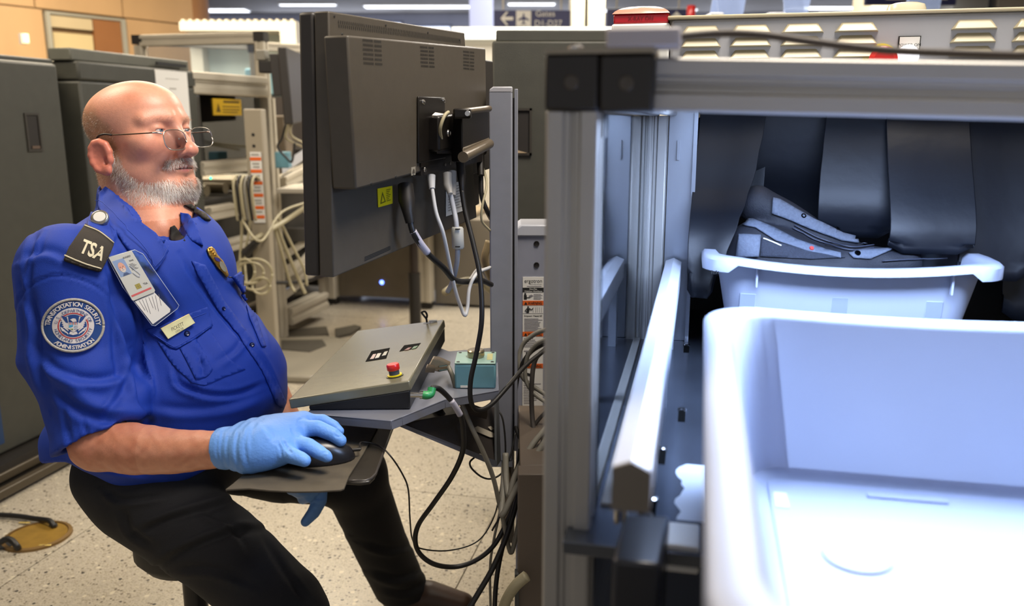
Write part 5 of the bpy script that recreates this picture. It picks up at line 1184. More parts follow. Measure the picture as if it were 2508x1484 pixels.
# ------------------------------------------------------------ officer: placement of the head
PHI = radians(69); PIT = radians(4)
hf_ = Vector((sin(PHI)*cos(PIT), -cos(PHI)*cos(PIT), sin(PIT))); hl_ = Vector((cos(PHI), sin(PHI), 0)); hu_ = hl_.cross(hf_)
if hu_.z < 0: hu_ = -hu_
H0 = P(333, 322, 1.68); HS = 1.05
RH = np.array([list(hl_), list(hf_), list(hu_)], dtype=np.float32)
def toH(X): return ((X-np.array(H0, dtype=np.float32))@RH.T)/HS
def fromH(l, f, u): return H0+(hl_*l+hf_*f+hu_*u)*HS
def head_field(X):
    L = toH(X); S = L.copy(); S[:, 0] = np.abs(S[:, 0])     # symmetric copy
    d = ell(L, (0,-.010,.020), (.075,.084,.066))
    d = smin(d, ell(L, (0,.028,.030), (.064,.068,.053)), .03)
    d = smin(d, ell(L, (0,.036,-.030), (.066,.060,.062)), .03)
    d = smin(d, ell(L, (0,.034,-.078), (.060,.060,.044)), .03)
    d = smin(d, rc(S, (.050,.004,-.066), (.026,.074,-.106), .021, .021), .025)
    d = smin(d, ell(L, (0,.082,-.106), (.028,.022,.022)), .02)
    d = smin(d, ell(S, (.043,.058,-.026), (.026,.026,.022)), .02)
    d = smin(d, rc(S, (.010,.092,.018), (.050,.070,.016), .0085, .0085), .014)
    d = smax(d, -ell(S, (.033,.104,-.004), (.020,.018,.0125)), .012)
    # lids with a slit
    lid = ell(S, (.0325,.0775,-.002), (.0150,.0142,.0135))
    d = smin(d, lid, .005)
    d = smax(d, -ell(S, (.0325,.091,-.0035), (.0125,.008,.0021)), .002)
    # bag under the eye
    d = smin(d, rc(S, (.022,.086,-.016), (.044,.076,-.015), .004, .004), .008)
    # nose
    d = smin(d, rc(L, (0,.094,.004), (0,.117,-.036), .0075, .0115), .012)
    d = smin(d, ell(L, (0,.121,-.041), (.0150,.0125,.0120)), .007)
    d = smin(d, ell(S, (.0145,.110,-.044), (.0085,.0110,.0085)), .006)
    d = smax(d, -ell(S, (.0078,.116,-.0535), (.0042,.0060,.0050)), .003)
    # muzzle and lips
    d = smin(d, ell(L, (0,.085,-.064), (.034,.020,.022)), .014)
    d = smin(d, rc(S, (0,.1045,-.0675), (.021,.0945,-.0735), .0050, .0030), .005)
    d = smin(d, rc(S, (0,.1035,-.0785), (.018,.0955,-.0765), .0056, .0032), .005)
    d = smax(d, -rc(S, (0,.1100,-.0728), (.0235,.0965,-.0742), .0014, .0010), .003)
    d = smax(d, -rc(S, (.018,.100,-.046), (.036,.086,-.070), .0012, .0012), .012)   # fold beside the nose
    # forehead lines
    # ears: tilted shell, rolled helix, carved bowl, lobe
    def ep(t, r_=1.0, o=.0): # point on the ear outline, t in turns from the front root over the top to the lobe
        a_ = 2*pi*t; yy = .0195*cos(a_)*r_; zz = .0280*sin(a_)*r_
        return (.0865+o, .004+yy*.94+zz*-.30-.004, -.044+zz*.94+yy*.30)
    e = ell(S, (.0835,.001,-.044), (.0080,.0175,.0260))
    pts_ = [(.0815,.014,-.034)]+[ep(t, 1, o) for t, o in ((.12,-.003),(.20,.0),(.28,.002),(.36,.0035),(.44,.0045),(.52,.005),(.60,.004),(.68,.0015))]
    for k in range(len(pts_)-1): e = smin(e, rc(S, pts_[k], pts_[k+1], .0044, .0044), .008)
    e = smin(e, ell(S, (.0865,.008,-.0670), (.0062,.0085,.0095)), .006)
    e = smax(e, -ell(S, (.0960,.0035,-.042), (.0085,.0100,.0160)), .005)
    pts_ = [ep(t, .62, .0015) for t in (.24,.34,.44,.54,.64)]
    for k in range(len(pts_)-1): e = smin(e, rc(S, pts_[k], pts_[k+1], .0026, .0028), .004)
    e = smin(e, ell(S, (.0825,.0150,-.049), (.0055,.005,.0075)), .005)
    e = smax(e, -ell(S, (.0890,.0075,-.050), (.007,.005,.008)), .003)
    d = smin(d, e, .005)
    return d*HS
neckT = np.array(fromH(0,-.026,-.070)); neckB = np.array((-.715, 1.665, 1.03)); 
def A2(*a): return A(*a)
EL = A(240,1086,1.30); WR = A(556,1099,1.20)
def body_field(X):
    d = head_field(X)
    d = smin(d, rc(X, neckT, neckB, .062, .072), .03)
    d = smin(d, rc(X, np.array(fromH(0,.028,-.098)), np.array(neckB)+np.array((.045,-.01,.01)), .040, .05), .03)
    d = smin(d, rc(X, np.array(fromH(0,.005,-.105)), A(388,572,1.60), .055, .046), .02)
    # hidden trunk core carries head and arms
    d = smin(d, rc(X, neckB, (-.69,1.6,.72), .085, .12), .04)
    d = smin(d, rc(X, A(180,665,1.40), A(455,615,1.76), .055, .045), .04)
    # right arm
    m1 = A(215,900,1.37)
    arm = np.minimum(rc(X, A(180,665,1.40), m1, .055, .056), rc(X, m1, EL, .056, .041))
    arm = smin(arm, chain(X, [EL, A(325,1099,1.275), A(430,1106,1.24), WR, A(600,1095,1.19)], [.040,.0415,.0345,.0265,.026]), .02)
    d = smin(d, arm, .02)
    # left arm
    le = A(548,830,1.86)
    d = smin(d, chain(X, [A(458,622,1.78), le, A(668,965,1.80), A(748,1120,1.72), A(762,1160,1.70)], [.042,.044,.037,.026,.024]), .02)
    # skin relief on the forearm
    d = d+.0006*np.sin(X[:, 0]*190+np.sin(X[:, 2]*150)*1.5)*np.sin(X[:, 2]*210+X[:, 1]*80)*(X[:, 2] < .9)
    return d
xs = axes(-.93, -.22, .0042, [(-.86,-.55,.0019)]); ys = axes(1.10, 2.0, .0045, [(1.555,1.80,.0021)]); zs = axes(.60, 1.36, .0045, [(1.075,1.36,.0018)])
bv, bf = field_mesh(body_field, xs, ys, zs)
bv = relax(bv, bf, 1, .35)
# tints
L = toH(bv.astype(np.float32)); al = np.abs(L[:, 0])
def C3(h): return np.array(srgb(h), dtype=np.float32)
cc = np.tile(C3('dc9b80'), (len(bv), 1))
def blend(mask, h):
    global cc
    m_ = np.clip(mask, 0, 1)[:, None]; cc = cc*(1-m_)+C3(h)*m_
def gauss(c, r): return np.exp(-(((L-np.array(c))/np.array(r))**2).sum(1))
S3 = L.copy(); S3[:, 0] = al
def gs(c, r): return np.exp(-(((S3-np.array(c))/np.array(r))**2).sum(1))
inh = L[:, 2] > -.14
n1 = np.sin(L[:, 0]*90+2*np.sin(L[:, 1]*55))*np.sin(L[:, 2]*80+1.7*np.sin(L[:, 0]*60)+1)
n2 = np.sin(L[:, 0]*230+3*np.sin(L[:, 2]*120))*np.sin(L[:, 1]*210+2*np.sin(L[:, 2]*170))
blend(.25*(n1 > .2)*inh*np.clip(n1, 0, 1), 'c47a60')
blend(.75*gauss((0,.115,-.040), (.022,.02,.016)), 'c56b5c'); blend(.35*gs((.046,.07,-.035), (.026,.03,.026)), 'cc7560')
blend(.55*gauss((-.02,.03,.105), (.04,.04,.03)), 'c97c60'); blend(.6*gauss((-.052,.048,.058), (.012,.02,.03)), 'bf7657')
blend(.35*gauss((-.074,.042,-.026), (.008,.008,.008)), 'b9574c')
blend(.65*(al > .080)*(L[:, 2] > -.085)*(L[:, 2] < .01), 'cc6a55')
blend(.5*gauss((0,.10,.004), (.05,.03,.008)), 'c98f7c')
hair = np.clip((.052-L[:, 2]-.5*np.clip(L[:, 1]+.02, 0, 1)*2)/.02, 0, 1)*np.clip((.030-L[:, 1])/.02, 0, 1)*np.clip((L[:, 2]+.095)/.02, 0, 1)*(al < .0815)
blend(.55*hair, 'a58562'); blend(.35*hair*np.clip(n2, 0, 1), '8a6a4c')
lips = gs((0,.107,-.073), (.019,.012,.0072)); blend(.95*np.clip(lips*1.7-.35, 0, 1), 'b8605c')
slit = (np.abs(L[:, 2]+.0730) < .0014)*(al < .022)*(L[:, 1] > .09); blend(.85*slit, '4a1f1f')
blend(.35*gs((.03,.09,-.012), (.02,.02,.010)), 'c58670')
arms = L[:, 2] < -.16
n3 = np.sin(bv[:, 0]*150+2*np.sin(bv[:, 2]*130))*np.sin(bv[:, 2]*170+2*np.sin(bv[:, 0]*110+bv[:, 1]*90))
blend(.6*arms, 'c98560'); blend(.28*arms*np.clip(n3, 0, 1), 'a8583f'); blend(.3*arms*(bv[:, 0] < -.58), 'b86c4e')
# neck
blend(.35*np.clip((-L[:, 2]-.105)/.03, 0, 1)*inh, 'c57a5e')
skin = mat('skin', 'd69a80', .42, 0, .06, 160, .14, 500, vcol='tint', spec=.5, sub=.12)
OF = (-.70, 1.58, .55)
man = thing('person', 'bald bearded officer in blue uniform shirt seated at the console using the mouse', 'person', OF)
body = np_obj('body', bv, bf, skin, man, colors=cc)
for s_ in (-1, 1):
    c = fromH(.0325*s_, .0775, -.002); fw = (hf_+hl_*(.12)).normalized()
    b_ = B(); b_.lathe(c-fw*.0128*HS, [(.0128*HS*sin(pi*k/16)+.00001, .0128*HS*(1-cos(pi*k/16))) for k in range(17)], 24, 0, ax=fw)
    b_.lathe(c+fw*.0116*HS, [(.0055,.0),(.0054,.0007),(.003,.0012)], 18, 1, ax=fw); b_.lathe(c+fw*.0119*HS, [(.0024,0),(.0023,.0012)], 14, 2, ax=fw)
    b_.build('eyeball', [mat('eye_white','d8cdc6',.25), mat('iris_blue','5f7d92',.2), mat('pupil','0a0a0a',.1)], man, smooth=True, auto=60)
# ------------------------------------------------------------ trousers, shoes, stool
def wr(X, amp, s1=1.0):
    x, y, z = X[:, 0]*s1, X[:, 1]*s1, X[:, 2]*s1
    return amp*(np.sin(x*38+2.1*np.sin(z*23+y*9)+1.0)*np.sin(z*31+1.6*np.sin(x*27)+y*12)+.5*np.sin(x*70+3*np.sin(z*41)+y*30)*np.sin(z*64-y*22))
def trouser_field(X):
    d = ell(X, (-.695,1.575,.585), (.158,.185,.090))
    d = smin(d, ell(X, (-.66,1.60,.64), (.17,.18,.08)), .05)
    rt = chain(X, [A(350,1212,1.47), A(535,1342,1.40), A(685,1478,1.33), A(705,1515,1.31)], [.090,.080,.070,.066])
    rt = smin(rt, chain(X, [A(700,1515,1.31), np.array((-.40,1.36,.10))], [.068,.06]), .03)
    lt = chain(X, [np.array((-.62,1.70,.58)), A(690,1130,1.76), A(862,1160,1.80)], [.10,.09,.073])
    lt = smin(lt, chain(X, [A(862,1160,1.80), A(930,1330,1.90), A(985,1445,1.98)], [.073,.066,.066]), .03)
    d = smin(d, rt, .03); d = smin(d, lt, .04)
    hem = np.array((.16,.0,.98)); 
    d = smax(d, -(X[:, 2]-.055), .004)
    return d
tv, tf = field_mesh(trouser_field, axes(-.92,-.10,.005), axes(1.16,2.14,.005), axes(.04,.74,.005))
trm = mat('navy_black_twill', '0b0b0f', .8, 0, .12, 60, .3, 700)
tv = relax(tv, tf, 1, .4)
tv = folds(tv, tf, [([(590,1215),(500,1240),(400,1270),(330,1300)],12,.006,'s'),([(640,1290),(560,1300),(430,1350),(360,1400)],12,.006,'s'),([(640,1300),(690,1390),(760,1484)],10,.005,'g'),
 ([(300,1240),(320,1300),(380,1340)],10,.005,'g'),([(250,1200),(300,1230),(420,1215)],9,.004,'s'),([(420,1400),(520,1400),(620,1440)],12,.004,'s'),([(480,1250),(560,1290),(600,1350)],10,.004,'s'),
 ([(700,1230),(760,1290),(850,1310)],10,.004,'s'),([(880,1330),(950,1350),(1010,1340)],10,.005,'s'),([(900,1400),(970,1420),(1040,1400)],10,.006,'s'),([(930,1440),(990,1450),(1050,1425)],8,.005,'g')])
np_obj('trousers', tv, tf, trm, man)
def shoe(heel, toe, name='shoe'):
    heel = np.array(heel); toe = np.array(toe)
    def f(X):
        d = chain(X, [heel+(0,0,.045), (heel*.5+toe*.5)+(0,0,.043), toe+(0,0,.032)], [.042,.045,.034])
        d = smin(d, rc(X, heel+(0,0,.06), heel+(0,0,.11), .04, .042), .02)
        return smax(d, -(X[:, 2]-.002), .003)
    lo = np.minimum(heel, toe)-.07; hi = np.maximum(heel, toe)+.07
    v, f_ = field_mesh(f, axes(lo[0],hi[0],.005), axes(lo[1],hi[1],.005), axes(-.004,.17,.005))
    return np_obj(name, v, f_, mat('brown_shoe_leather', '3a2413', .45, 0, .15, 30), man)
an = P(985,1450,1.98)
shoe((an.x-.015, an.y+.01, .0), (an.x+.155, an.y-.02, .0)); shoe((-.42,1.37,0), (-.27,1.31,0))
st = thing('stool', 'black drafting stool mostly hidden under the seated officer', 'stool', (-.78,1.62,0))
pp = P(480,1470,1.60); sx_, sy_ = pp.x, 1.60
B().lathe((sx_,sy_,.36), [(.02,0),(.09,.005),(.11,.03),(.11,.06),(.09,.075)], 32).build('seat', mat('stool_black','131212',.6), st, smooth=True, auto=50)
B().cyl((sx_,sy_,.05), (sx_,sy_,.365), .024, 20).build('post', mat('stool_post','1c1b1b',.35,.4), st, smooth=True, auto=40)
for k in range(5):
    a = k*2*pi/5+.9; B().tube([(sx_,sy_,.06), (sx_+.26*cos(a),sy_+.26*sin(a),.03)], .018, 10).build('base_leg', blackp, st, smooth=True, auto=40)
# ------------------------------------------------------------ shirt
SH = A(168,668,1.385)
hemQ = A(262,1062,1.32); e1 = A(345,1030,1.32)-A(170,1112,1.32); vd = np.array((.16,-.93,.33)); hn = np.cross(e1, vd); hn /= np.linalg.norm(hn)
if hn[2] > 0: hn = -hn
def shirt_torso(X):
    d = ell(X, (-.690,1.60,.945), (.148,.205,.160))
    d = smin(d, ell(X, (-.632,1.575,.745), (.187,.205,.175)), .07)
    d = smin(d, ell(X, (-.690,1.57,.665), (.160,.195,.100)), .06)
    d = smin(d, rc(X, A(205,650,1.42), A(450,600,1.76), .066, .062), .06)
    d = smin(d, rc(X, (-.725,1.66,1.045), (-.70,1.64,1.0), .082, .11), .05)
    return d
def shirt_field(X):
    d = shirt_torso(X)
    d = smin(d, ell(X, A(205,1090,1.52), (.075,.09,.075)), .04)
    m1 = A(200,865,1.375); m2 = A(252,1050,1.325); m3 = A(262,1120,1.30)
    sl = chain(X, [SH, m1, m2, m3], [.082,.092,.077,.076])
    le = chain(X, [A(462,615,1.79), A(520,760,1.86), A(545,830,1.86)], [.070,.070,.064])
    d = smin(d, le, .02)
    xx = X@np.array((.55,0.,-.83), dtype=np.float32)
    sl = sl+.0035*np.sin(xx*46+2*np.sin(X[:, 0]*30))*np.clip((1.0-X[:, 2])/.2, 0, 1)
    cut = (X-hemQ)@hn
    sl = smax(sl, cut, .0015)
    d = smin(d, sl, .010)
    inner = chain(X, [m1, m2, m3], [.05,.062,.062])
    d = smax(d, -np.where(cut > -.05, inner, 1), .001)
    d = d+wr(X, .0024, .8)*np.clip((1.02-X[:, 2])/.15, .15, 1)
    d = smax(d, -(X[:, 2]-(.622+.02*np.sin(X[:, 0]*22)+.10*np.clip(-.72-X[:, 0], 0, 1))), .006)
    cs_ = rc(X, (-.705,1.64,1.005), (-.722,1.668,1.150), .103, .074)
    shell = np.abs(cs_)-.0035
    pa, pb_, pc2 = A(236,442,1.66), A(411,611,1.50), A(437,524,1.72)
    cn_ = np.cross(pb_-pa, pc2-pa); cn_ /= np.linalg.norm(cn_); cn_ = cn_ if cn_[2] > 0 else -cn_
    shell = smax(shell, (X-pa)@cn_, .003)
    d = smax(d, -rc(X, (-.70,1.645,1.085), (-.62,1.59,1.15), .062, .08), .006)
    d = smax(d, -rc(X, (-.68,1.63,1.12), A(398,560,1.52), .062, .040), .006)
    d = smin(d, shell, .004)
    return d
sv, sf = field_mesh(shirt_field, axes(-.96,-.38,.0042), axes(1.18,1.98,.0046), axes(.59,1.14,.0042))
shm = mat('royal_blue_cotton', '153695', .68, 0, .05, 30, .25, 900, spec=.3)
sv = relax(sv, sf, 2, .4)
sv = folds(sv, sf, [
 ([(272,650),(292,740),(322,840),(345,930),(362,1030)],13,.017,'g'), ([(36,775),(58,714),(105,682),(165,676),(232,700),(282,745)],4,.0028,'g'), ([(110,570),(75,640),(62,720)],7,.004,'s'), ([(45,660),(60,760),(70,860)],7,.004,'g'), ([(300,690),(330,760),(350,860),(372,960)],9,-.005,'s'),
 ([(60,690),(75,780),(85,880),(120,1000)],13,.006,'s'), ([(50,640),(110,620),(170,640)],14,.004,'s'), ([(95,560),(70,620),(62,700)],9,.004,'g'),
  ([(140,900),(220,985),(330,1010),(360,1000)],16,.008,'r'), ([(120,940),(200,1010),(320,1040)],12,.006,'g'),
 ([(262,700),(280,780),(285,880),(310,960)],10,.006,'g'), ([(90,860),(120,900),(180,930),(260,935),(330,905)],14,.006,'s'), ([(330,860),(290,960),(240,1030)],12,.004,'s'), ([(60,720),(90,790),(95,850)],8,.004,'g'),
 ([(430,935),(500,965),(580,965),(660,935)],8,.006,'g'), ([(500,940),(490,880),(470,850)],8,.004,'g'), ([(420,900),(440,950),(500,965)],9,.004,'s'),
 ([(370,1000),(450,1010),(560,1000),(660,960)],14,.004,'s'), ([(520,900),(580,860),(600,820)],9,.003,'s'),
 ([(395,700),(470,830),(560,930)],10,.002,'s'), ([(240,500),(330,580),(380,670),(440,760)],12,.003,'g'),
 ([(440,620),(490,700),(560,790),(640,880),(690,980)],7,.005,'g'), ([(585,720),(630,790),(655,860)],6,.004,'g'),
 ([(180,1120),(260,1150),(400,1170)],10,.004,'s'), ([(150,980),(165,1050),(175,1100)],8,.003,'g'), ([(200,1020),(215,1070)],6,.003,'g'), ([(300,560),(250,620),(200,650)],12,.003,'s'),
])
shirt = np_obj('shirt', sv, sf, shm, man)
def bvh_of(*vf):
    vs = []; fs = []
    for v, f_ in vf:
        o = len(vs); vs += [tuple(x) for x in v.tolist()]; fs += (f_+o).tolist()
    return BVHTree.FromPolygons(vs, fs)
ssv = relax(sv, sf, 30, .6)
BVS = bvh_of((ssv, sf))
BV = bvh_of((sv, sf)); BVB = bvh_of((sv, sf), (bv, bf))
from mathutils.geometry import delaunay_2d_cdt
def hit(px, py, bvh=None):
    o = Vector((0,0,CH)); r = ray(px, py).normalized(); h = (bvh or BV).ray_cast(o, r)
    return h if h[0] is not None or bvh is BVS else h
def drape_pts(pts2, off, bvh=None, nsm=None):
    """2d picture-plane outline laid on the cloth surface"""
    out = []; last = None
    for x, y in pts2:
        h = hit(x, y, bvh)
        if h[0] is None:
            out.append(None); continue
        n_ = nsm if nsm is not None else h[1]
        if n_.dot(ray(x, y)) > 0: n_ = -n_
        out.append(h[0]+n_*off); last = out[-1]
    for i, p_ in enumerate(out):
        if p_ is None:
            j = min((k for k in range(len(out)) if out[k] is not None), key=lambda k: (pts2[k][0]-pts2[i][0])**2+(pts2[k][1]-pts2[i][1])**2, default=None)
            if j is None: return None
            d_ = out[j].y; out[i] = P(pts2[i][0], pts2[i][1], d_)
    return out
def catm2(pts, n=5):
    return [(v.x, v.y) for v in spline([Vector((x, y, 0)) for x, y in pts], n)]
def drape(name, poly, m, parent, off=.003, th=.003, step=7, bvh=None, curve=False, even=0):
    if curve: poly = catm2(list(poly)+[poly[0]])[:-1]
    # densify the outline, add inner grid points
    ol = []
    for i in range(len(poly)):
        a, b_ = Vector(poly[i]), Vector(poly[(i+1) % len(poly)]); n = max(1, int((b_-a).length/step))
        ol += [a+(b_-a)*k/n for k in range(n)]
    x0 = min(p.x for p in ol); x1 = max(p.x for p in ol); y0 = min(p.y for p in ol); y1 = max(p.y for p in ol)
    inner = [Vector((x, y)) for x in np.arange(x0, x1, step) for y in np.arange(y0, y1, step)]
    r_ = delaunay_2d_cdt([Vector((p.x, p.y)) for p in ol]+inner, [], [list(range(len(ol)))], 2, .5)
    v2 = [(v.x, v.y) for v in r_[0]]; fs = [tuple(f_) for f_ in r_[2]]
    used = sorted(set(i for f_ in fs for i in f_)); mp = {u: i for i, u in enumerate(used)}
    v2 = [v2[u] for u in used]; fs = [tuple(mp[i] for i in f_) for f_ in fs]
    hs = [hit(x, y, bvh)[0] is not None for x, y in v2]; fs = [f_ for f_ in fs if all(hs[i] for i in f_)]
    w = drape_pts(v2, off, bvh)
    if w is None: return None
    if even:      # let the stiff piece bridge steps in what lies under it
        cam_ = Vector((0,0,CH)); dirs = [ray(x, y).normalized() for x, y in v2]; t = np.array([(w[i]-cam_).dot(dirs[i]) for i in range(len(w))])
        E = np.array([(f_[i], f_[(i+1) % len(f_)]) for f_ in fs for i in range(len(f_))])
        t0_ = t.copy()
        for it_ in range(even):
            if it_ < even-2: t = np.minimum(t, t0_+.0015)
            s_ = np.bincount(E[:, 0], t[E[:, 1]], len(t))+np.bincount(E[:, 1], t[E[:, 0]], len(t)); c_ = np.bincount(E[:, 0], minlength=len(t))+np.bincount(E[:, 1], minlength=len(t))
            t = np.where(c_ > 0, t*.4+.6*s_/np.maximum(c_, 1), t)
        w = [cam_+dirs[i]*float(t[i]) for i in range(len(w))]
    bb = B().add(w, fs); o = bb.build(name, m, parent, smooth=True)
    # face the camera
    me = o.data; 
    tot = sum((p.normal.dot(Vector(ray(1254,742))) for p in me.polygons))
    if tot > 0: me.flip_normals()
    md = o.modifiers.new('cloth', 'SOLIDIFY'); md.thickness = th; md.offset = -1 if off > th else 0
    return o
def flat_on(bb, verts2, faces, off, mi=0, bvh=None):
    w = drape_pts(verts2, off, bvh); bb.add(w, faces, mi)
def text_on(bb, txt, c, ex, ey, size, off, mi=0, bold=.0, space=1.0, fitw=None, bvh=None, plane=None):
    """letters in picture-plane pixels mapped on the surface"""
    vs, fs = text_mesh(txt, bold, space)
    sx = size
    if fitw: sx = fitw/(max(v[0] for v in vs)-min(v[0] for v in vs))
    p2 = [(c[0]+ex[0]*x*sx+ey[0]*y*size, c[1]+ex[1]*x*sx+ey[1]*y*size) for x, y in vs]
    if plane: bb.add([at_plane(x, y, plane[0]+plane[1]*off, plane[1]) for x, y in p2], fs, mi)
    else: flat_on(bb, p2, fs, off, mi, bvh)
# ------------------------------------------------------------ gloves
glm = mat('blue_nitrile', '6a9bdd', .5, 0, .05, 25, .3, 260, spec=.35)
def glove(name, fn, lo, hi, h, items, label=None):
    v, f_ = field_mesh(fn, axes(lo[0],hi[0],h), axes(lo[1],hi[1],h), axes(lo[2],hi[2],h))
    v = relax(v, f_, 2, .4); v = folds(v, f_, items)
    o = np_obj(name, v, f_, glm, man)
    return o
def rh(X):
    cuff = chain(X, [A(545,1098,1.20), A(590,1096,1.195), A(640,1090,1.19)], [.0318,.0305,.0290])
    d = cuff
    K1, K2, K3, K4 = A(742,1033,1.265), A(722,1052,1.235), A(705,1082,1.205), A(690,1108,1.18)
    W1, W2 = A(615,1078,1.225), A(612,1108,1.185)
    for K, W, r_ in ((K1,W1,.0175),(K2,W1,.0195),(K3,W2,.0195),(K4,W2,.0165)):
        d = smin(d, rc(X, W, K, .024, r_), .022)
    d = smin(d, ell(X, A(665,1075,1.22), (.036,.040,.022)), .03)
    fi = chain(X, [K1, A(790,1030,1.262), A(818,1044,1.258), A(830,1058,1.255)], [.0125,.0102,.0092,.0080])
    fm = chain(X, [K2, A(778,1048,1.232), A(815,1064,1.228), A(834,1079,1.226)], [.0145,.0122,.0110,.0095])
    fr_ = chain(X, [K3, A(755,1092,1.19), A(782,1108,1.183), A(799,1118,1.178)], [.0140,.0120,.0108,.0088])
    fp = chain(X, [K4, A(718,1117,1.165), A(738,1124,1.16), A(746,1128,1.158)], [.0135,.0118,.0105,.0095])
    ft_ = chain(X, [A(640,1050,1.27), A(690,1052,1.30), A(735,1056,1.305)], [.018,.0125,.0105])
    for q in (fi, fm, fr_, fp, ft_): d = smin(d, q, .006)
    # gathered glove tips
    d = smin(d, rc(X, A(799,1112,1.177), A(806,1122,1.176), .0062, .0052), .0025)
    d = smin(d, rc(X, A(829,1052,1.2545), A(834,1054,1.254), .0060, .0052), .003)
    ax_ = (A(640,1090,1.19)-A(545,1098,1.20)); ax_ = ax_/np.linalg.norm(ax_)
    t = (X-A(536,1099,1.20))@ax_
    d = smax(d, -t, .002)
    d = d+.0007*np.sin(t*420)*np.clip((.075-t)/.03, 0, 1)
    return d
c0 = A(690,1080,1.22)
glove('right_glove', rh, c0-(.13,.09,.09), c0+(.12,.12,.08), .0022, [
  ([(560,1050),(556,1100),(562,1145)],3,.0010,'g'), ([(585,1046),(578,1098),(586,1143)],4,.0012,'g'), ([(610,1036),(600,1090),(606,1140)],4,.0010,'g'),
  ([(690,1075),(705,1100),(716,1112)],4,.0020,'g'), ([(680,1082),(688,1104),(690,1120)],3,.0016,'g'), ([(713,1045),(720,1062),(735,1072)],4,.0018,'g'),
  ([(640,1040),(655,1060),(668,1080)],9,.0012,'s'), ([(625,1020),(610,1060),(612,1110)],8,.0010,'s'), ([(740,1045),(730,1030),(745,1024)],3,.001,'g'),
  ([(540,1052),(537,1100),(545,1145)],3,.0018,'r'), ([(818,1062),(826,1070),(838,1068)],2,.0012,'g'), ([(788,1112),(796,1106),(800,1110)],2,.0012,'g')])
def lh(X):
    d = chain(X, [A(742,1115,1.725), A(752,1150,1.70)], [.030,.031])
    W = A(752,1148,1.70)
    for K, r_ in ((A(784,1188,1.70),.016),(A(768,1192,1.675),.017),(A(748,1194,1.66),.016),(A(728,1190,1.65),.014)): d = smin(d, rc(X, W, K, .027, r_), .02)
    fs_ = [chain(X, [A(784,1190,1.70), A(783,1225,1.685), A(768,1255,1.675), A(748,1278,1.67)], [.0165,.0155,.0140,.0105]),
           chain(X, [A(768,1194,1.675), A(758,1215,1.67), A(742,1222,1.69)], [.0140,.0125,.0115]),
           chain(X, [A(736,1194,1.655), A(733,1205,1.66), A(728,1206,1.69)], [.0135,.0120,.011]),
           chain(X, [A(722,1190,1.65), A(716,1200,1.66), A(712,1200,1.69)], [.0120,.0105,.010]),
           chain(X, [A(752,1155,1.72), A(775,1190,1.75), A(770,1210,1.76)], [.016,.0125,.0115])]
    for q in fs_: d = smin(d, q, .006)
    return d
c0 = A(755,1200,1.68)
glove('left_glove', lh, c0-(.10,.08,.11), c0+(.09,.14,.13), .003, [([(770,1215),(782,1222),(795,1218)],4,.0012,'g'), ([(768,1230),(780,1236),(792,1230)],4,.0012,'g'), ([(765,1245),(776,1250),(786,1246)],4,.001,'g')])
# ------------------------------------------------------------ facial hair as fine strands
def strands(name, n, region, length, width, dirf, cols, parent, seed=1):
    r = np.random.default_rng(seed)
    tri = np.concatenate([bf[:, [0,1,2]], bf[:, [0,2,3]]]); cen = bv[tri].mean(1); Lc = toH(cen.astype(np.float32))
    w = region(Lc); nrm_ = np.cross(bv[tri[:, 1]]-bv[tri[:, 0]], bv[tri[:, 2]]-bv[tri[:, 0]]); ar = np.linalg.norm(nrm_, axis=1); pr_ = w*ar; pr_ /= pr_.sum()
    ix = r.choice(len(tri), n, p=pr_); u_ = r.random((n, 2)); u_ = np.where(u_.sum(1)[:, None] > 1, 1-u_, u_)
    p_ = bv[tri[ix, 0]]+(bv[tri[ix, 1]]-bv[tri[ix, 0]])*u_[:, :1]+(bv[tri[ix, 2]]-bv[tri[ix, 0]])*u_[:, 1:]
    nn = nrm_[ix]/ar[ix][:, None]; out = p_-np.array(H0); s_ = np.sign((nn*out).sum(1)); nn = nn*s_[:, None]
    Lp = toH(p_.astype(np.float32)); dl = dirf(Lp); dw = dl@RH
    dw = dw+nn*.55+r.normal(0, .28, (n, 3)); dw /= np.linalg.norm(dw, axis=1)[:, None]
    ln = length*(.6+.7*r.random(n))[:, None]
    side = np.cross(dw, p_-np.array((0,0,CH))); side /= np.linalg.norm(side, axis=1)[:, None]
    sd2 = np.cross(dw, nn); sd2 /= np.linalg.norm(sd2, axis=1)[:, None]; side = side*.35+sd2*.8
    bend = np.array((0,0,-1))*.25+r.normal(0,.12,(n,3))
    mid = p_+dw*ln*.5; tip = p_+(dw+bend)*ln*.95
    V_ = np.stack([p_-side*width-nn*.001, p_+side*width-nn*.001, mid+side*width*.8, tip+side*width*.25, tip-side*width*.25, mid-side*width*.8], 1).reshape(-1, 3)
    b0 = np.arange(n)[:, None]*6; Fq = np.concatenate([b0+np.array([0,1,2,5]), b0+np.array([5,2,3,4])])
    mi = r.choice(len(cols), n, p=[c[1] for c in cols]); mi = np.concatenate([mi, mi]).astype(np.int32)
    o = np_obj(name, V_, Fq, [c[0] for c in cols], parent, mi=mi); o['kind'] = 'stuff'; return o
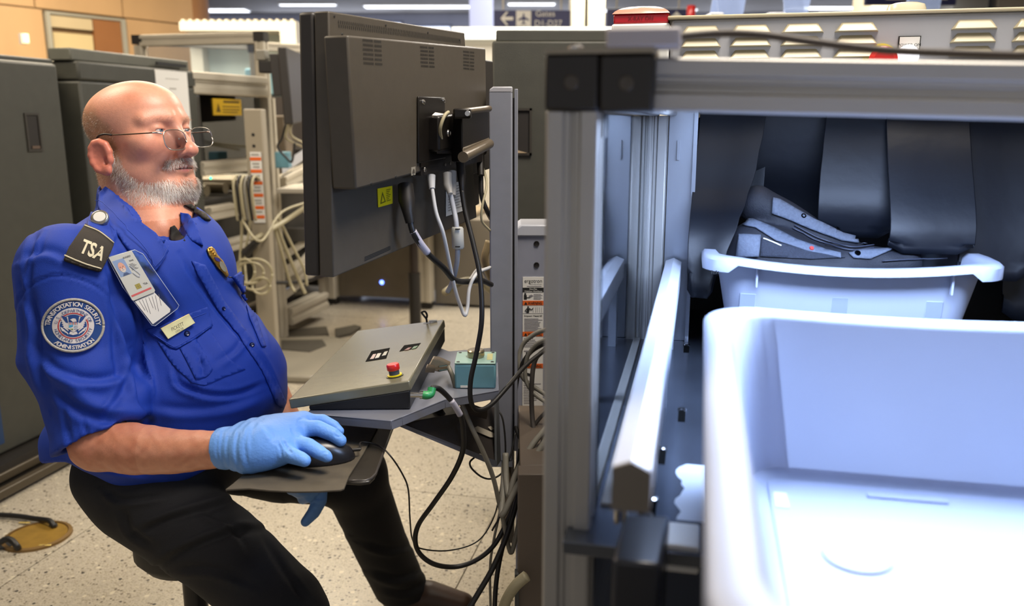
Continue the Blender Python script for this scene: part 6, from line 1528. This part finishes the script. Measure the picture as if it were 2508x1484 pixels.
def beard_mask(L):
    a = np.abs(L[:, 0]); l, f, u = L[:, 0], L[:, 1], L[:, 2]
    top = np.interp(f, [.000,.018,.030,.045,.062,.080,.110], [-.020,-.034,-.060,-.080,-.090,-.088,-.086])
    cheek = np.clip((top-u)/.008, 0, 1)*(f > .006)*(u > -.136)*np.clip((u+.133)/.010, 0, 1)*(f > .0+np.clip((-u-.09), 0, 1)*1.1)
    m_ = cheek
    lipz = (a < .0235)*(u > -.0865)*(u < -.0655)*(f > .08); m_ = m_*(1-lipz)
    patch = np.exp(-(((a-.020)/.010)**2+((u+.095)/.007)**2))*(f > .07); m_ = m_*(1-.75*(patch > .45))
    side_thin = np.clip((.035-f)/.03, 0, 1); m_ = m_*(1-.45*side_thin)
    mus = (a < .034)*(f > .082)*(u < -.0535-.10*np.clip(a-.012, 0, 1))*(u > -.0670-.35*np.clip(a-.018, 0, 1)); m_ = np.maximum(m_, mus*1.0)
    return np.clip(m_, 0, 1)*(a < .082)
bw = mat('beard_white', 'fbf8f3', .7); bg = mat('beard_grey', 'd0c4b4', .6); bd = mat('beard_tan', '94795c', .55)
def bdir(L):
    f = L[:, 1]; d_ = np.stack([np.sign(L[:, 0])*.10, np.where(f > .07, .25, .15), -np.ones(len(L))], 1)
    m_ = (L[:, 2] > -.070) & (f > .08); d_[m_] = np.stack([np.sign(L[m_, 0])*(.5+10*np.abs(L[m_, 0])), .3*np.ones(m_.sum()), -.7*np.ones(m_.sum())], 1)
    return d_
strands('beard', 13000, beard_mask, .0085, .00033, bdir, [(bw,.72),(bg,.22),(bd,.06)], man, 3)
def stub(L):
    a = np.abs(L[:, 0]); return (L[:, 1] < .022)*(L[:, 2] > -.105)*np.clip((.050-L[:, 2]-.9*np.clip(L[:, 1]+.03, 0, 1))/.03, 0, 1)*(a < .0800)*np.where((L[:, 1] > -.022) & (L[:, 2] < -.01), .15, 1)
strands('hair_stubble', 9000, stub, .0030, .00022, lambda L: np.stack([L[:, 0]*2, -np.ones(len(L))*.6, -np.ones(len(L))*.6], 1), [(mat('hair_sand','b7997a',.6),.5),(mat('hair_brown','8c6c4e',.6),.3),(bw,.2)], man, 5)
def brow(L):
    a = np.abs(L[:, 0]); return np.exp(-(((a-.033)/.018)**2+((L[:, 2]-.0165)/.0035)**2))*(L[:, 1] > .06)
strands('eyebrow', 220, brow, .006, .00025, lambda L: np.stack([np.sign(L[:, 0]), np.zeros(len(L)), np.ones(len(L))*.3], 1), [(mat('brow_sand','c9a888',.6),1.0)], man, 6)
# ------------------------------------------------------------ eyeglasses
gl = thing('eyeglasses', 'thin silver framed half height eyeglasses worn low on the nose', 'glasses', fromH(0,.12,-.015))
gold = mat('thin_gold_metal', 'b9a58a', .25, .9); lensm = glassy('lens_glass', (.93,.96,1), .70, .02, 1.6)
def gh(l, f, u): return fromH(l, f, u)
for s_ in (-1, 1):
    c = (.0345*s_, .1205, -.0205+.0015*s_); pts = []
    for k in range(32):
        a = 2*pi*k/32; ca, sa = cos(a), sin(a)
        x = .0272*math.copysign(abs(ca)**.62, ca); y = .0178*math.copysign(abs(sa)**.72, sa)
        wrap = 0
        pts.append(gh(c[0]+x, c[1]+wrap-y*.12, c[2]+y))
    B().tube(pts+[pts[0]], .00095, 8).build('rim', mat('silver_rim','c4bdb4',.2,.9), gl, smooth=True)
    B().add(pts, [tuple(range(32))]).build('lens', lensm, gl)
    h = gh(.0630*s_, .112, -.0095)
    B().tube(spline([gh(.0600*s_,.1165,-.0105), gh(.0665*s_,.112,-.0085), gh(.0690*s_,.104,-.0082)]), .0014, 8).build('hinge', mat('silver_rim','c4bdb4'), gl, smooth=True)
    B().tube(spline([gh(.0690*s_,.104,-.0082), gh(.0760*s_,.06,-.0075), gh(.0815*s_,.022,-.0065)]), .0012, 8).build('temple', mat('temple_brown','4a3420',.3,.5), gl, smooth=True)
    B().tube(spline([gh(.0815*s_,.024,-.0065), gh(.0835*s_,.008,-.0045), gh(.0850*s_,-.006,-.0090), gh(.0840*s_,-.016,-.026)]), .0019, 8).build('temple_tip', mat('tip_black','17120e',.4), gl, smooth=True)
    B().lathe(gh(.0115*s_,.108,-.020), [(.001,-.0006),(.0022,0),(.001,.0006)], 12, ax=hl_).build('nose_pad', mat('pad_clear','c9c2b8',.3), gl)
B().tube(spline([gh(-.0085,.1200,-.0075), gh(-.005,.1235,-.0045), gh(.005,.1235,-.0045), gh(.0085,.1200,-.0075)]), .0012, 8).build('bridge', mat('silver_rim','c4bdb4'), gl, smooth=True)
# ------------------------------------------------------------ shirt details laid on the cloth
def seam(pts, r_=.0007, m=None, off=.0004, parent=None):
    pp_ = drape_pts(catm2(pts, 6), off)
    return B().tube(pp_, r_, 5).build('seam', m or mat('seam_blue','193da0',.7), parent or shirt, smooth=True)
# collar
wing = [(258,456),(278,470),(322,526),(382,570),(414,614),(396,645),(377,668),(345,642),(300,590),(262,540),(240,500),(243,470)]
drape('collar', wing, shm, shirt, off=.014, th=.010, step=8, bvh=BVB, even=14)
wing2 = [(437,522),(462,535),(490,565),(496,596),(480,600),(506,650),(462,655),(440,600),(430,560)]
wing2 = [(441,520),(460,524),(482,552),(498,602),(472,590),(454,568),(445,546)]
drape('collar', wing2, shm, shirt, off=.014, th=.009, step=6, bvh=BVB, even=14)
lap = [(414,612),(440,620),(466,643),(458,650),(425,632)]
drape('undershirt', [(417,556),(428,552),(442,570),(454,588),(437,592),(420,588)], mat('undershirt_black','15120f',.8), man, off=.012, th=.006, step=5, bvh=BVB, even=8)
drape('placket', [(468,640),(500,650),(548,740),(600,810),(655,890),(698,985),(692,1000),(676,990),(640,905),(585,825),(530,755),(484,672)], shm, shirt, off=.0035, th=.003, step=7)
seam([(252,500),(278,545),(312,585),(350,628),(376,655),(395,628),(404,612)], off=.0152)
# shoulder seam and yoke

# pocket flap on his right breast, pocket body, pleat
fl1 = [(357,805),(400,782),(478,748),(518,800),(470,826),(430,857),(412,855),(385,835)]
fl1 = [(357,806),(386,800),(440,775),(505,752),(519,800),(476,832),(432,857),(415,852),(393,832),(372,822)]
drape('pocket_flap', fl1, shm, shirt, off=.005, th=.004, step=7)
seam([(366,806),(420,795),(500,768)], off=.0052); seam([(372,816),(416,846),(432,850),(474,826),(512,800)], off=.0052)
drape('pocket', [(386,835),(432,857),(480,832),(512,806),(560,880),(600,905),(545,925),(500,945),(470,938),(420,890)], shm, shirt, off=.0022, th=.002, step=8)
drape('pocket_pleat', [(440,855),(478,832),(520,905),(505,925),(480,930)], shm, shirt, off=.0045, th=.003, step=7)
# flap on his left breast
drape('pocket_flap', [(557,680),(585,660),(622,715),(614,722),(610,733),(598,741),(590,730)], shm, shirt, off=.008, th=.005, step=5)
drape('pocket', [(600,742),(614,738),(650,850),(640,850),(610,780)], shm, shirt, off=.003, th=.002, step=6)
def button(px, py, r_, off, par=shirt, dark=True):
    h = hit(px, py)
    if h[0] is None: return
    n_ = h[1]; B().lathe(h[0]+n_*off, [(r_,0),(r_,.0012),(r_*.8,.0022),(r_*.55,.0016),(.0002,.0016)], 18, ax=n_).build('button', mat('button_navy','0d1440',.2), par, smooth=True, auto=50)
button(456,818,.0052,.005); button(604,706,.0045,.008); button(616,846,.0048,.003); button(546,756,.0035,.003)
# epaulette slide with letters
ep = [(203,563),(262,598),(237,667),(156,640)]
ep = [(204,562),(235,576),(263,596),(266,606),(252,635),(239,667),(200,656),(157,640),(170,612)]
drape('epaulette_strap', [(228,528),(262,540),(272,590),(266,606),(204,572)], shm, shirt, off=.008, th=.006, step=6, bvh=BVS)
slide = mat('slide_black_brown','2b241c',.8,0,.1,60,.3,700)
epo = drape('epaulette_slide', ep, slide, shirt, off=.011, th=.009, step=6, bvh=BVS)
cord = mat('cord_cream','c9bfa2',.7)
B().tube(drape_pts(catm2([(202,567),(234,580),(265,603)]), .0118, BVS), .0013, 6).build('piping', cord, epo, smooth=True)
B().tube(drape_pts(catm2([(159,632),(198,647),(238,661)]), .0118, BVS), .0013, 6).build('piping', cord, epo, smooth=True)
pc_ = hit(212, 614); 
epn = sum((hit(x,y)[1] for x,y in ((200,600),(225,605),(215,625),(190,625))), Vector()).normalized()
bb = B(); text_on(bb, 'TSA', (214,632), (.93,.37), (.40,-.917), 41, .0118, 0, .03, 1.0, fitw=52, bvh=BVS); bb.build('lettering', cord, epo)
# far shoulder slide
drape('epaulette_slide', [(448,503),(462,500),(500,528),(512,543),(500,540),(470,516)], slide, shirt, off=.006, th=.005, step=5, bvh=BVB)
# round sleeve patch with eagle seal
CP = (180,797.5); RX, RY = 73.5, 67.0
def pm(u_, v_): return (CP[0]+RX*u_, CP[1]-RY*v_)
def ringpts(r_, n=64): return [pm(r_*cos(2*pi*k/n), r_*sin(2*pi*k/n)) for k in range(n)]
pn = sum((hit(*pm(.5*cos(a),.5*sin(a)))[1] for a in np.arange(0, 6.28, .5)), Vector()).normalized(); pc0 = hit(*CP)[0]
gofs = max(0, max((hit(*pm(.9*cos(a),.9*sin(a)))[0]-pc0).dot(pn) for a in np.arange(0, 6.28, .5)))
def disc_on(bb, r0, r1, off, mi, n=56, rings=5):
    pts = []; fs = []
    for i in range(rings+1):
        rr = r0+(r1-r0)*i/rings
        pts += [pm(rr*cos(2*pi*k/n), rr*sin(2*pi*k/n)) for k in range(n)]
    for i in range(rings):
        fs += [(i*n+k, (i+1)*n+k, (i+1)*n+(k+1) % n, i*n+(k+1) % n) for k in range(n)]
    if r0 == 0: pass
    flat_on(bb, pts, fs, off+.002, mi, BVS)
nvy = mat('patch_navy','123a78',.8,0,.08,80); pw = mat('patch_white','c9c3c0',.8,0,.05,80); prd = mat('patch_red','a8222a',.8); pgy = mat('patch_border','a5a096',.8,0,.15,200,.4,500); pbl = mat('patch_blue','2f8fb5',.8); pgr = mat('patch_green','6f7c3a',.8)
bb = B(); disc_on(bb, .001, 1.0, .0022, 0, rings=10); base = bb.build('sleeve_patch', nvy, shirt, smooth=True)
md = base.modifiers.new('cloth','SOLIDIFY'); md.thickness = .002; md.offset = 0
bp = drape_pts(ringpts(.955, 72), .005, BVS); B().tube(bp+[bp[0]], .0022, 8).build('border', pgy, base, smooth=True)
bb = B()
disc_on(bb, .001, .655, .0036, 1, rings=6)
disc_on(bb, .445, .480, .0040, 2, rings=1)
disc_on(bb, .001, .415, .0040, 0, rings=4)
def arc_text(txt, r_, a0, a1, size, mi, off, bold, inward=False):
    n = len(txt)
    for i, ch in enumerate(txt):
        if ch == ' ': continue
        a = radians(a0+(a1-a0)*(i+.5)/n)
        ux, uy = cos(a), sin(a)
        tx, ty = (sin(a), -cos(a)) if not inward else (-sin(a), cos(a))
        nx, ny = (ux, uy) if not inward else (-ux, -uy)
        vs, fs = text_mesh(ch, bold)
        w_ = [pm(r_*ux+tx*x*size+nx*y*size, r_*uy+ty*x*size+ny*y*size) for x, y in vs]
        flat_on(bb, w_, fs, off+.002, mi, BVS)
arc_text('TRANSPORTATION SECURITY', .715, 178, 2, .215, 1, .0040, .02)
arc_text('ADMINISTRATION', .865, 228, 320, .20, 1, .0040, .02, True)
arc_text('U.S. DEPARTMENT OF', .50, 170, 14, .155, 0, .0043, .0)
arc_text('HOMELAND SECURITY', .605, 192, 352, .155, 0, .0043, .0, True)
def pp2(pts, mi, off): flat_on(bb, [pm((x-835)/685, (720-y)/620) for x, y in pts], [tuple(range(len(pts)))], off+.002, mi, BVS)
# eagle: wings, feathers, head, shield, tail (drawn in seal units)
for sgn in (1, -1):
    def mx(pts): return pts if sgn == 1 else [(1678-x, y) for x, y in pts][::-1]
    pp2(mx([(600,520),(700,520),(735,640),(745,760),(720,780),(660,690),(575,560)]), 1, .0043)
    for k in range(5):
        x0 = 560+k*14; y0 = 570+k*44
        pp2(mx([(x0,y0),(x0+30,y0-18),(735,y0+66),(735,y0+96)]), 1, .0044)
    pp2(mx([(575,480),(690,520),(725,600),(728,655),(680,640),(620,560)]), 0, .0045)
    pp2(mx([(700,500),(722,515),(735,610),(728,640),(712,560)]), 1, .0047)
    pp2(mx([(650,870),(700,850),(735,905),(720,915),(690,880)]), 1, .0045)
    pp2(mx([(560,740),(600,760),(690,850),(680,870),(600,830)]), 1, .0044)
pp2([(790,600),(795,560),(830,545),(880,555),(905,620),(830,632)], 1, .0046)
pp2([(765,580),(795,562),(800,580),(785,590)], 1, .0046)
pp2([(770,850),(905,850),(930,905),(830,930),(745,905)], 1, .0044)
pp2([(735,640),(945,640),(945,790),(840,860),(735,790)], 1, .0048)
for k in range(7): pp2([(745+k*28,640),(757+k*28,640),(757+k*28,690),(745+k*28,690)], 2 if k % 2 else 0, .0050)
pp2([(745,700),(832,700),(832,730),(790,750),(745,760)], 3, .0050); pp2([(755,790),(832,780),(832,820)], 4, .0050)
for k in range(4): pp2([(848,715+k*28),(890,708+k*28),(930,716+k*28),(930,722+k*28),(890,716+k*28),(848,724+k*28)], 3 if k % 2 == 0 else 0, .0050)
sl_ = bb.build('seal', [nvy, pw, prd, pbl, pgr], base)
# name plate
NP = [(392,804),(462,768),(478,791),(411,831)]
npn = sum((hit(x,y)[1] for x,y in NP), Vector()).normalized(); npc = hit(435,800)[0]; o_ = max((hit(x,y)[0]-npc).dot(npn) for x,y in NP)
pl_ = (npc+npn*(max(o_,0)+.0065), npn)
brs = mat('brushed_brass_plate','c2a668',.3,.7,.08,50)
w = [at_plane(x,y,pl_[0],pl_[1]) for x,y in NP]
npl = B().slab([w[0],w[3],w[2],w[1]], npn*.0016).build('name_plate', brs, shirt, bevel=.0006)
bb = B(); ex = (.893,-.459); ey = (-.30,-.95)
P2 = (pl_[0]+npn*.0018, npn)
text_on(bb, 'PICKETT', (436,804), ex, ey, 13, .0, 0, .0, 1, fitw=33, plane=P2); text_on(bb, 'OFFICER', (440.5,811.5), ex, ey, 8.5, .0, 0, .0, 1, fitw=22, plane=P2)
bb.build('engraving', mat('engraved_brown','4e452e',.5), npl)
# star badge on his left breast
bdg = [(503,612),(512,606),(520,612),(526,624),(532,632),(540,640),(548,655),(554,675),(550,680),(540,668),(528,655),(518,640),(508,626)]
gd = mat('badge_gold','c79a45',.28,.9,.2,200,.5,300)
bo = drape('badge', bdg, gd, shirt, off=.0055, th=.003, step=4)
bb = B(); flat_on(bb, [(539+8*cos(a)+3*sin(a), 654+12*sin(a)+4*cos(a)) for a in np.arange(0,6.28,.4)], [tuple(range(16))], .0062, 0); bb.build('badge_seal', mat('badge_seal_silver','a9a79c',.35,.6), bo)
bb = B(); flat_on(bb, [(518,632),(528,634),(534,640),(530,643),(522,640)], [(0,1,2,3,4)], .0062, 0); bb.build('badge_enamel', mat('badge_enamel_blue','2c2b70',.3), bo)
for k in range(4):
    h = hit(507+k*4.5, 611+k*5)
    if h[0]: B().lathe(h[0]+h[1]*.005, [(.003,0),(.0026,.0012),(.0008,.002)], 8, ax=h[1]).build('badge_stud', gd, bo, smooth=True)
B().tube(drape_pts(catm2([(552,680),(562,682),(570,694),(580,708),(586,714)]), .007), .0013, 6).build('pen_clip', mat('clip_black','15130f',.3), shirt, smooth=True)
# ------------------------------------------------------------ identity card on its reel
CR = [(261,628),(330,611),(438,750),(376,799)]
cn = sum((hit(x,y)[1] for x,y in ((290,640),(340,680),(380,740),(400,770))), Vector()).normalized()
cc0 = hit(345,700)[0]; of_ = max((hit(x,y)[0]-cc0).dot(cn) for x,y in ((265,632),(328,616),(434,750),(378,793),(345,700),(300,690)))
idp = (cc0+cn*(max(of_,0)+.0015), cn)
idt = thing('identity_card', 'clear badge holder with a photo card hanging from the shirt shoulder', 'badge', at_plane(345,700,*idp))
def IP(x, y, off=0): return at_plane(x, y, idp[0]+cn*off, cn)
def islab(name, pts, o0, o1, m, par, bev=0):
    w = [IP(x, y, o0) for x, y in pts]; return B().slab(w[::-1], cn*(o1-o0)).build(name, m, par, bevel=bev)
clr = glassy('clear_vinyl', (.86,.90,.97), .90, .08)
islab('holder', [(263,631),(330,612),(342,625),(350,622),(438,748),(434,756),(380,798),(372,797),(300,702)], 0, .0012, clr, idt)
hp = [IP(x, y, .0008) for x, y in [(263,631),(300,702),(372,797),(380,798),(434,756),(438,748),(350,622),(330,612),(263,631)]]
B().tube(hp, .0007, 6).build('holder_edge', mat('vinyl_edge','a9b3cc',.25), idt, smooth=True)
islab('slip', [(330,738),(378,716),(417,757),(416,764),(374,794)], .0014, .0018, paper, idt)
bb = B()
for k in range(7): bb.add([IP(x, y, .0020) for x, y in ((340+k*8,736-k*2.6),(341+k*8,735.6-k*2.6),(356+k*6.6,760-k*2+6*(k%3)),(355+k*6.6,760.6-k*2+6*(k%3)))], [(0,1,2,3)])
bb.build('slip_print', mat('print_grey2','77747a',.7), idt)
card = [(265,631),(321,613),(379,711),(377,716),(326,737),(322,735)]
co = islab('photo_card', card, .0022, .0040, mat('card_grey_white','bcbcb4',.4), idt, .0004)
def cpt(u_, v_, off=.0042):   # u across, v down the card
    a, b_, c_, d_ = (266,631),(321,614),(378,712),(324,736)
    x = (a[0]*(1-u_)+b_[0]*u_)*(1-v_)+(d_[0]*(1-u_)+c_[0]*u_)*v_; y = (a[1]*(1-u_)+b_[1]*u_)*(1-v_)+(d_[1]*(1-u_)+c_[1]*u_)*v_
    return IP(x, y, off)
bb = B()
def cr(u0,u1,v0,v1,mi,off=.0042): bb.add([cpt(u0,v0,off),cpt(u1,v0,off),cpt(u1,v1,off),cpt(u0,v1,off)],[(0,1,2,3)],mi)
cr(.05,.55,.10,.47,0)
def co_(cx_,cy_,rx,ry,mi,off): bb.add([cpt(cx_+rx*cos(a),cy_+ry*sin(a),off) for a in np.arange(0,6.28,.45)],[tuple(range(14))],mi)
bb.add([cpt(.16,.47,.0043),cpt(.24,.41,.0043),cpt(.38,.41,.0043),cpt(.48,.47,.0043)],[(0,1,2,3)],5)
co_(.30,.28,.14,.115,1,.0044); co_(.30,.345,.10,.05,2,.0045)
for x in (.24,.36): co_(x,.265,.022,.008,6,.0046)
co_(.30,.30,.018,.022,7,.0046); cr(.25,.35,.335,.343,7,.0047)
co_(.60,.82,.0,.0,3,.0042); cr(.40,.62,.72,.83,3); cr(.41,.61,.775,.780,4,.0043); cr(.505,.515,.72,.83,4,.0043)
cr(.06,.95,.895,.935,8)
for k in range(6): cr(.62,.80+.1*((k*7)%3)/2,.27+k*.026,.280+k*.026,6)
bb.build('card_print', [mat('photo_blue','8296b8',.5), mat('photo_skin','cf9a84',.5), mat('photo_beard','c9c1b8',.5), mat('chip_gold','c9b560',.3,.6), mat('chip_line','8c7b3a',.5), mat('photo_jacket','4a5878',.5), mat('print_dark','4a4a4c',.6), mat('photo_mouth','a8675a',.5), mat('card_red','c25a5a',.6)], co)
bb = B(); cw = (.957,-.29); chh = (-.50,-.866)
CPn = (idp[0]+cn*.0043, cn)
for tx_, u_, v_, sz_, fw_ in (('AUG2027',.70,.12,6.5,20),('DHS',.80,.22,5.5,10),('TSA',.83,.80,7,11)):
    c3_ = cpt(u_,v_); z_ = c3_.z-CH; f_ = c3_.y*C_-z_*S_; up_ = c3_.y*S_+z_*C_
    text_on(bb, tx_, (1254+F*c3_.x/f_, 742-F*up_/f_), cw, chh, sz_, 0, 0, .01, 1, fitw=fw_, plane=CPn)
bb.build('card_text', mat('print_dark','4a4a4c',.6), co)
B().tube([cpt(.62,.30,.0048),cpt(.80,.50,.005),cpt(.83,.56,.005),cpt(.76,.60,.005),cpt(.68,.56,.005),cpt(.60,.46,.005)],.0004,6).build('thumb_slot', mat('vinyl_edge','a9b3cc',.25), co, smooth=True)
# reel
h = hit(243,556); rn = (h[1]*.6+Vector((0.1,-.9,.2))).normalized(); rc_ = h[0]+h[1]*.016
rl = thing('badge_reel', 'round silver badge reel clipped at the shirt epaulette', 'reel', rc_)
B().lathe(rc_, [(.0115,-.004),(.0142,-.003),(.0142,.003),(.0125,.005),(.0115,.0052)], 32, ax=rn).build('case', mat('reel_silver','a9a49b',.25,.85), rl, smooth=True, auto=40)
B().lathe(rc_+rn*.0052, [(.0098,0),(.0092,.0008),(.0002,.001)], 28, ax=rn).build('face', mat('reel_face','d6d3cb',.4), rl, smooth=True, auto=40)
def RP(x, y): return at_plane(x, y, rc_, cn)
B().tube([RP(256,576),RP(262,582),RP(267,590)], .0022, 10).build('spout', mat('reel_silver','a9a49b'), rl, smooth=True)
B().tube(spline([RP(266,588),RP(272,592),RP(276,600),RP(272,607),RP(267,602),RP(267,594)],4), .0013, 8).build('clasp', chrome, rl, smooth=True)
B().slab([RP(266,597),RP(273,594),RP(291,618),RP(289,626),RP(281,626),RP(276,618)], cn*.0007).build('strap', mat('strap_clear','a9c0dd',.2,alpha=.55), rl)
B().lathe(RP(284,611)+cn*.0008, [(.0042,0),(.0040,.001),(.0022,.0018),(.0018,.001)], 18, ax=cn).build('snap', chrome, rl, smooth=True, auto=50)
# ------------------------------------------------------------ bag inside the far bin
def bfz(p): return np.array(M(*p))
bagc = M(.16,1.33,.98)
bag = thing('backpack', 'black and grey backpack lying in the bin at the tunnel mouth', 'bag', bagc)
RM = np.array([[cos(YW), -sin(YW), 0],[sin(YW), cos(YW), 0],[0,0,1]], dtype=np.float32)
def bag_f(X):
    L = X@RM.T
    d = chain(L, [(.085,1.34,1.055),(.13,1.34,1.035),(.20,1.34,1.01)], [.045,.05,.045])
    d = smin(d, chain(L, [(.090,1.385,1.120),(.150,1.385,1.088),(.235,1.38,1.045)], [.030,.028,.025]), .012)
    d = smin(d, chain(L, [(.22,1.33,1.035),(.30,1.335,1.04)], [.032,.026]), .02)
    d = smin(d, ell(L, (.19,1.35,.97), (.14,.10,.05)), .02)
    return d+.0018*np.sin(L[:, 0]*90+L[:, 2]*60)*np.sin(L[:, 1]*70+L[:, 0]*30)
lo = np.array(M(.0,1.2,.91)); 
gx = [M(a,b_,0) for a in (.02,.36) for b_ in (1.22,1.48)]
gv, gf = field_mesh(bag_f, axes(min(p.x for p in gx),max(p.x for p in gx),.004), axes(min(p.y for p in gx),max(p.y for p in gx),.004), axes(.92,1.15,.004))
gv = relax(gv, gf, 2, .4)
bagm = mat('bag_black','1b1d26',.7,0,.2,60,.3,500)
np_obj('body', gv, gf, bagm, bag)
BG = bvh_of((gv, gf))
gg = mat('bag_grey_fabric','5f6675',.7,0,.15,300,.4,800)
dg = mat('bag_mesh_grey','2c303c',.8,0,.3,400,.6,900)
drape('grey_band', [(1890,488),(1905,492),(1990,540),(2060,575),(2137,598),(2125,603),(2060,592),(1970,556),(1890,522)], gg, bag, off=.004, th=.004, step=8, bvh=BG)
drape('grey_band', [(1822,541),(1845,541),(1890,560),(1950,590),(2020,615),(2060,622),(2060,634),(1980,618),(1900,592),(1850,560),(1820,554)], gg, bag, off=.003, th=.003, step=8, bvh=BG)
drape('grey_pocket', [(1812,576),(1862,578),(1858,628),(1806,628)], gg, bag, off=.003, th=.003, step=8, bvh=BG)
drape('mesh_pocket', [(1864,584),(1950,608),(2070,632),(1990,636),(1862,628)], dg, bag, off=.002, th=.002, step=8, bvh=BG)
drape('grey_band', [(2078,622),(2110,615),(2190,612),(2130,636),(2090,634)], gg, bag, off=.003, th=.003, step=8, bvh=BG)
for pts_ in ([(1945,552),(2010,585),(2080,608),(2140,604)], [(1940,560),(2005,592),(2080,615),(2140,610)], [(2130,634),(2180,612),(2245,596)], [(2160,640),(2240,636),(2320,632)]):
    B().tube(drape_pts(catm2(pts_), .003, BG), .0011, 6).build('zip', mat('zip_dark','3a3e4c',.4), bag, smooth=True)
for x, y in ((1965,532),(2047,566),(2098,624)):
    h = hit(x, y, BG)
    if h[0]: B().lathe(h[0]+h[1]*.005, [(.0045,0),(.004,.001),(.002,.0012),(.002,.0)], 16, ax=h[1]).build('eyelet', mat('eyelet_dark','14151a',.2,.8), bag)
h = hit(1985,612,BG)
if h[0]: B().lathe(h[0]+h[1]*.003, [(.004,0),(.003,.003)], 8, ax=h[1]).build('red_tab', mat('tab_red','c2403a',.5), bag)
B().tube(drape_pts(catm2([(1868,586),(1885,592),(1912,604)]), .004, BG), .0013, 6).build('pull_cord', paper, bag, smooth=True)
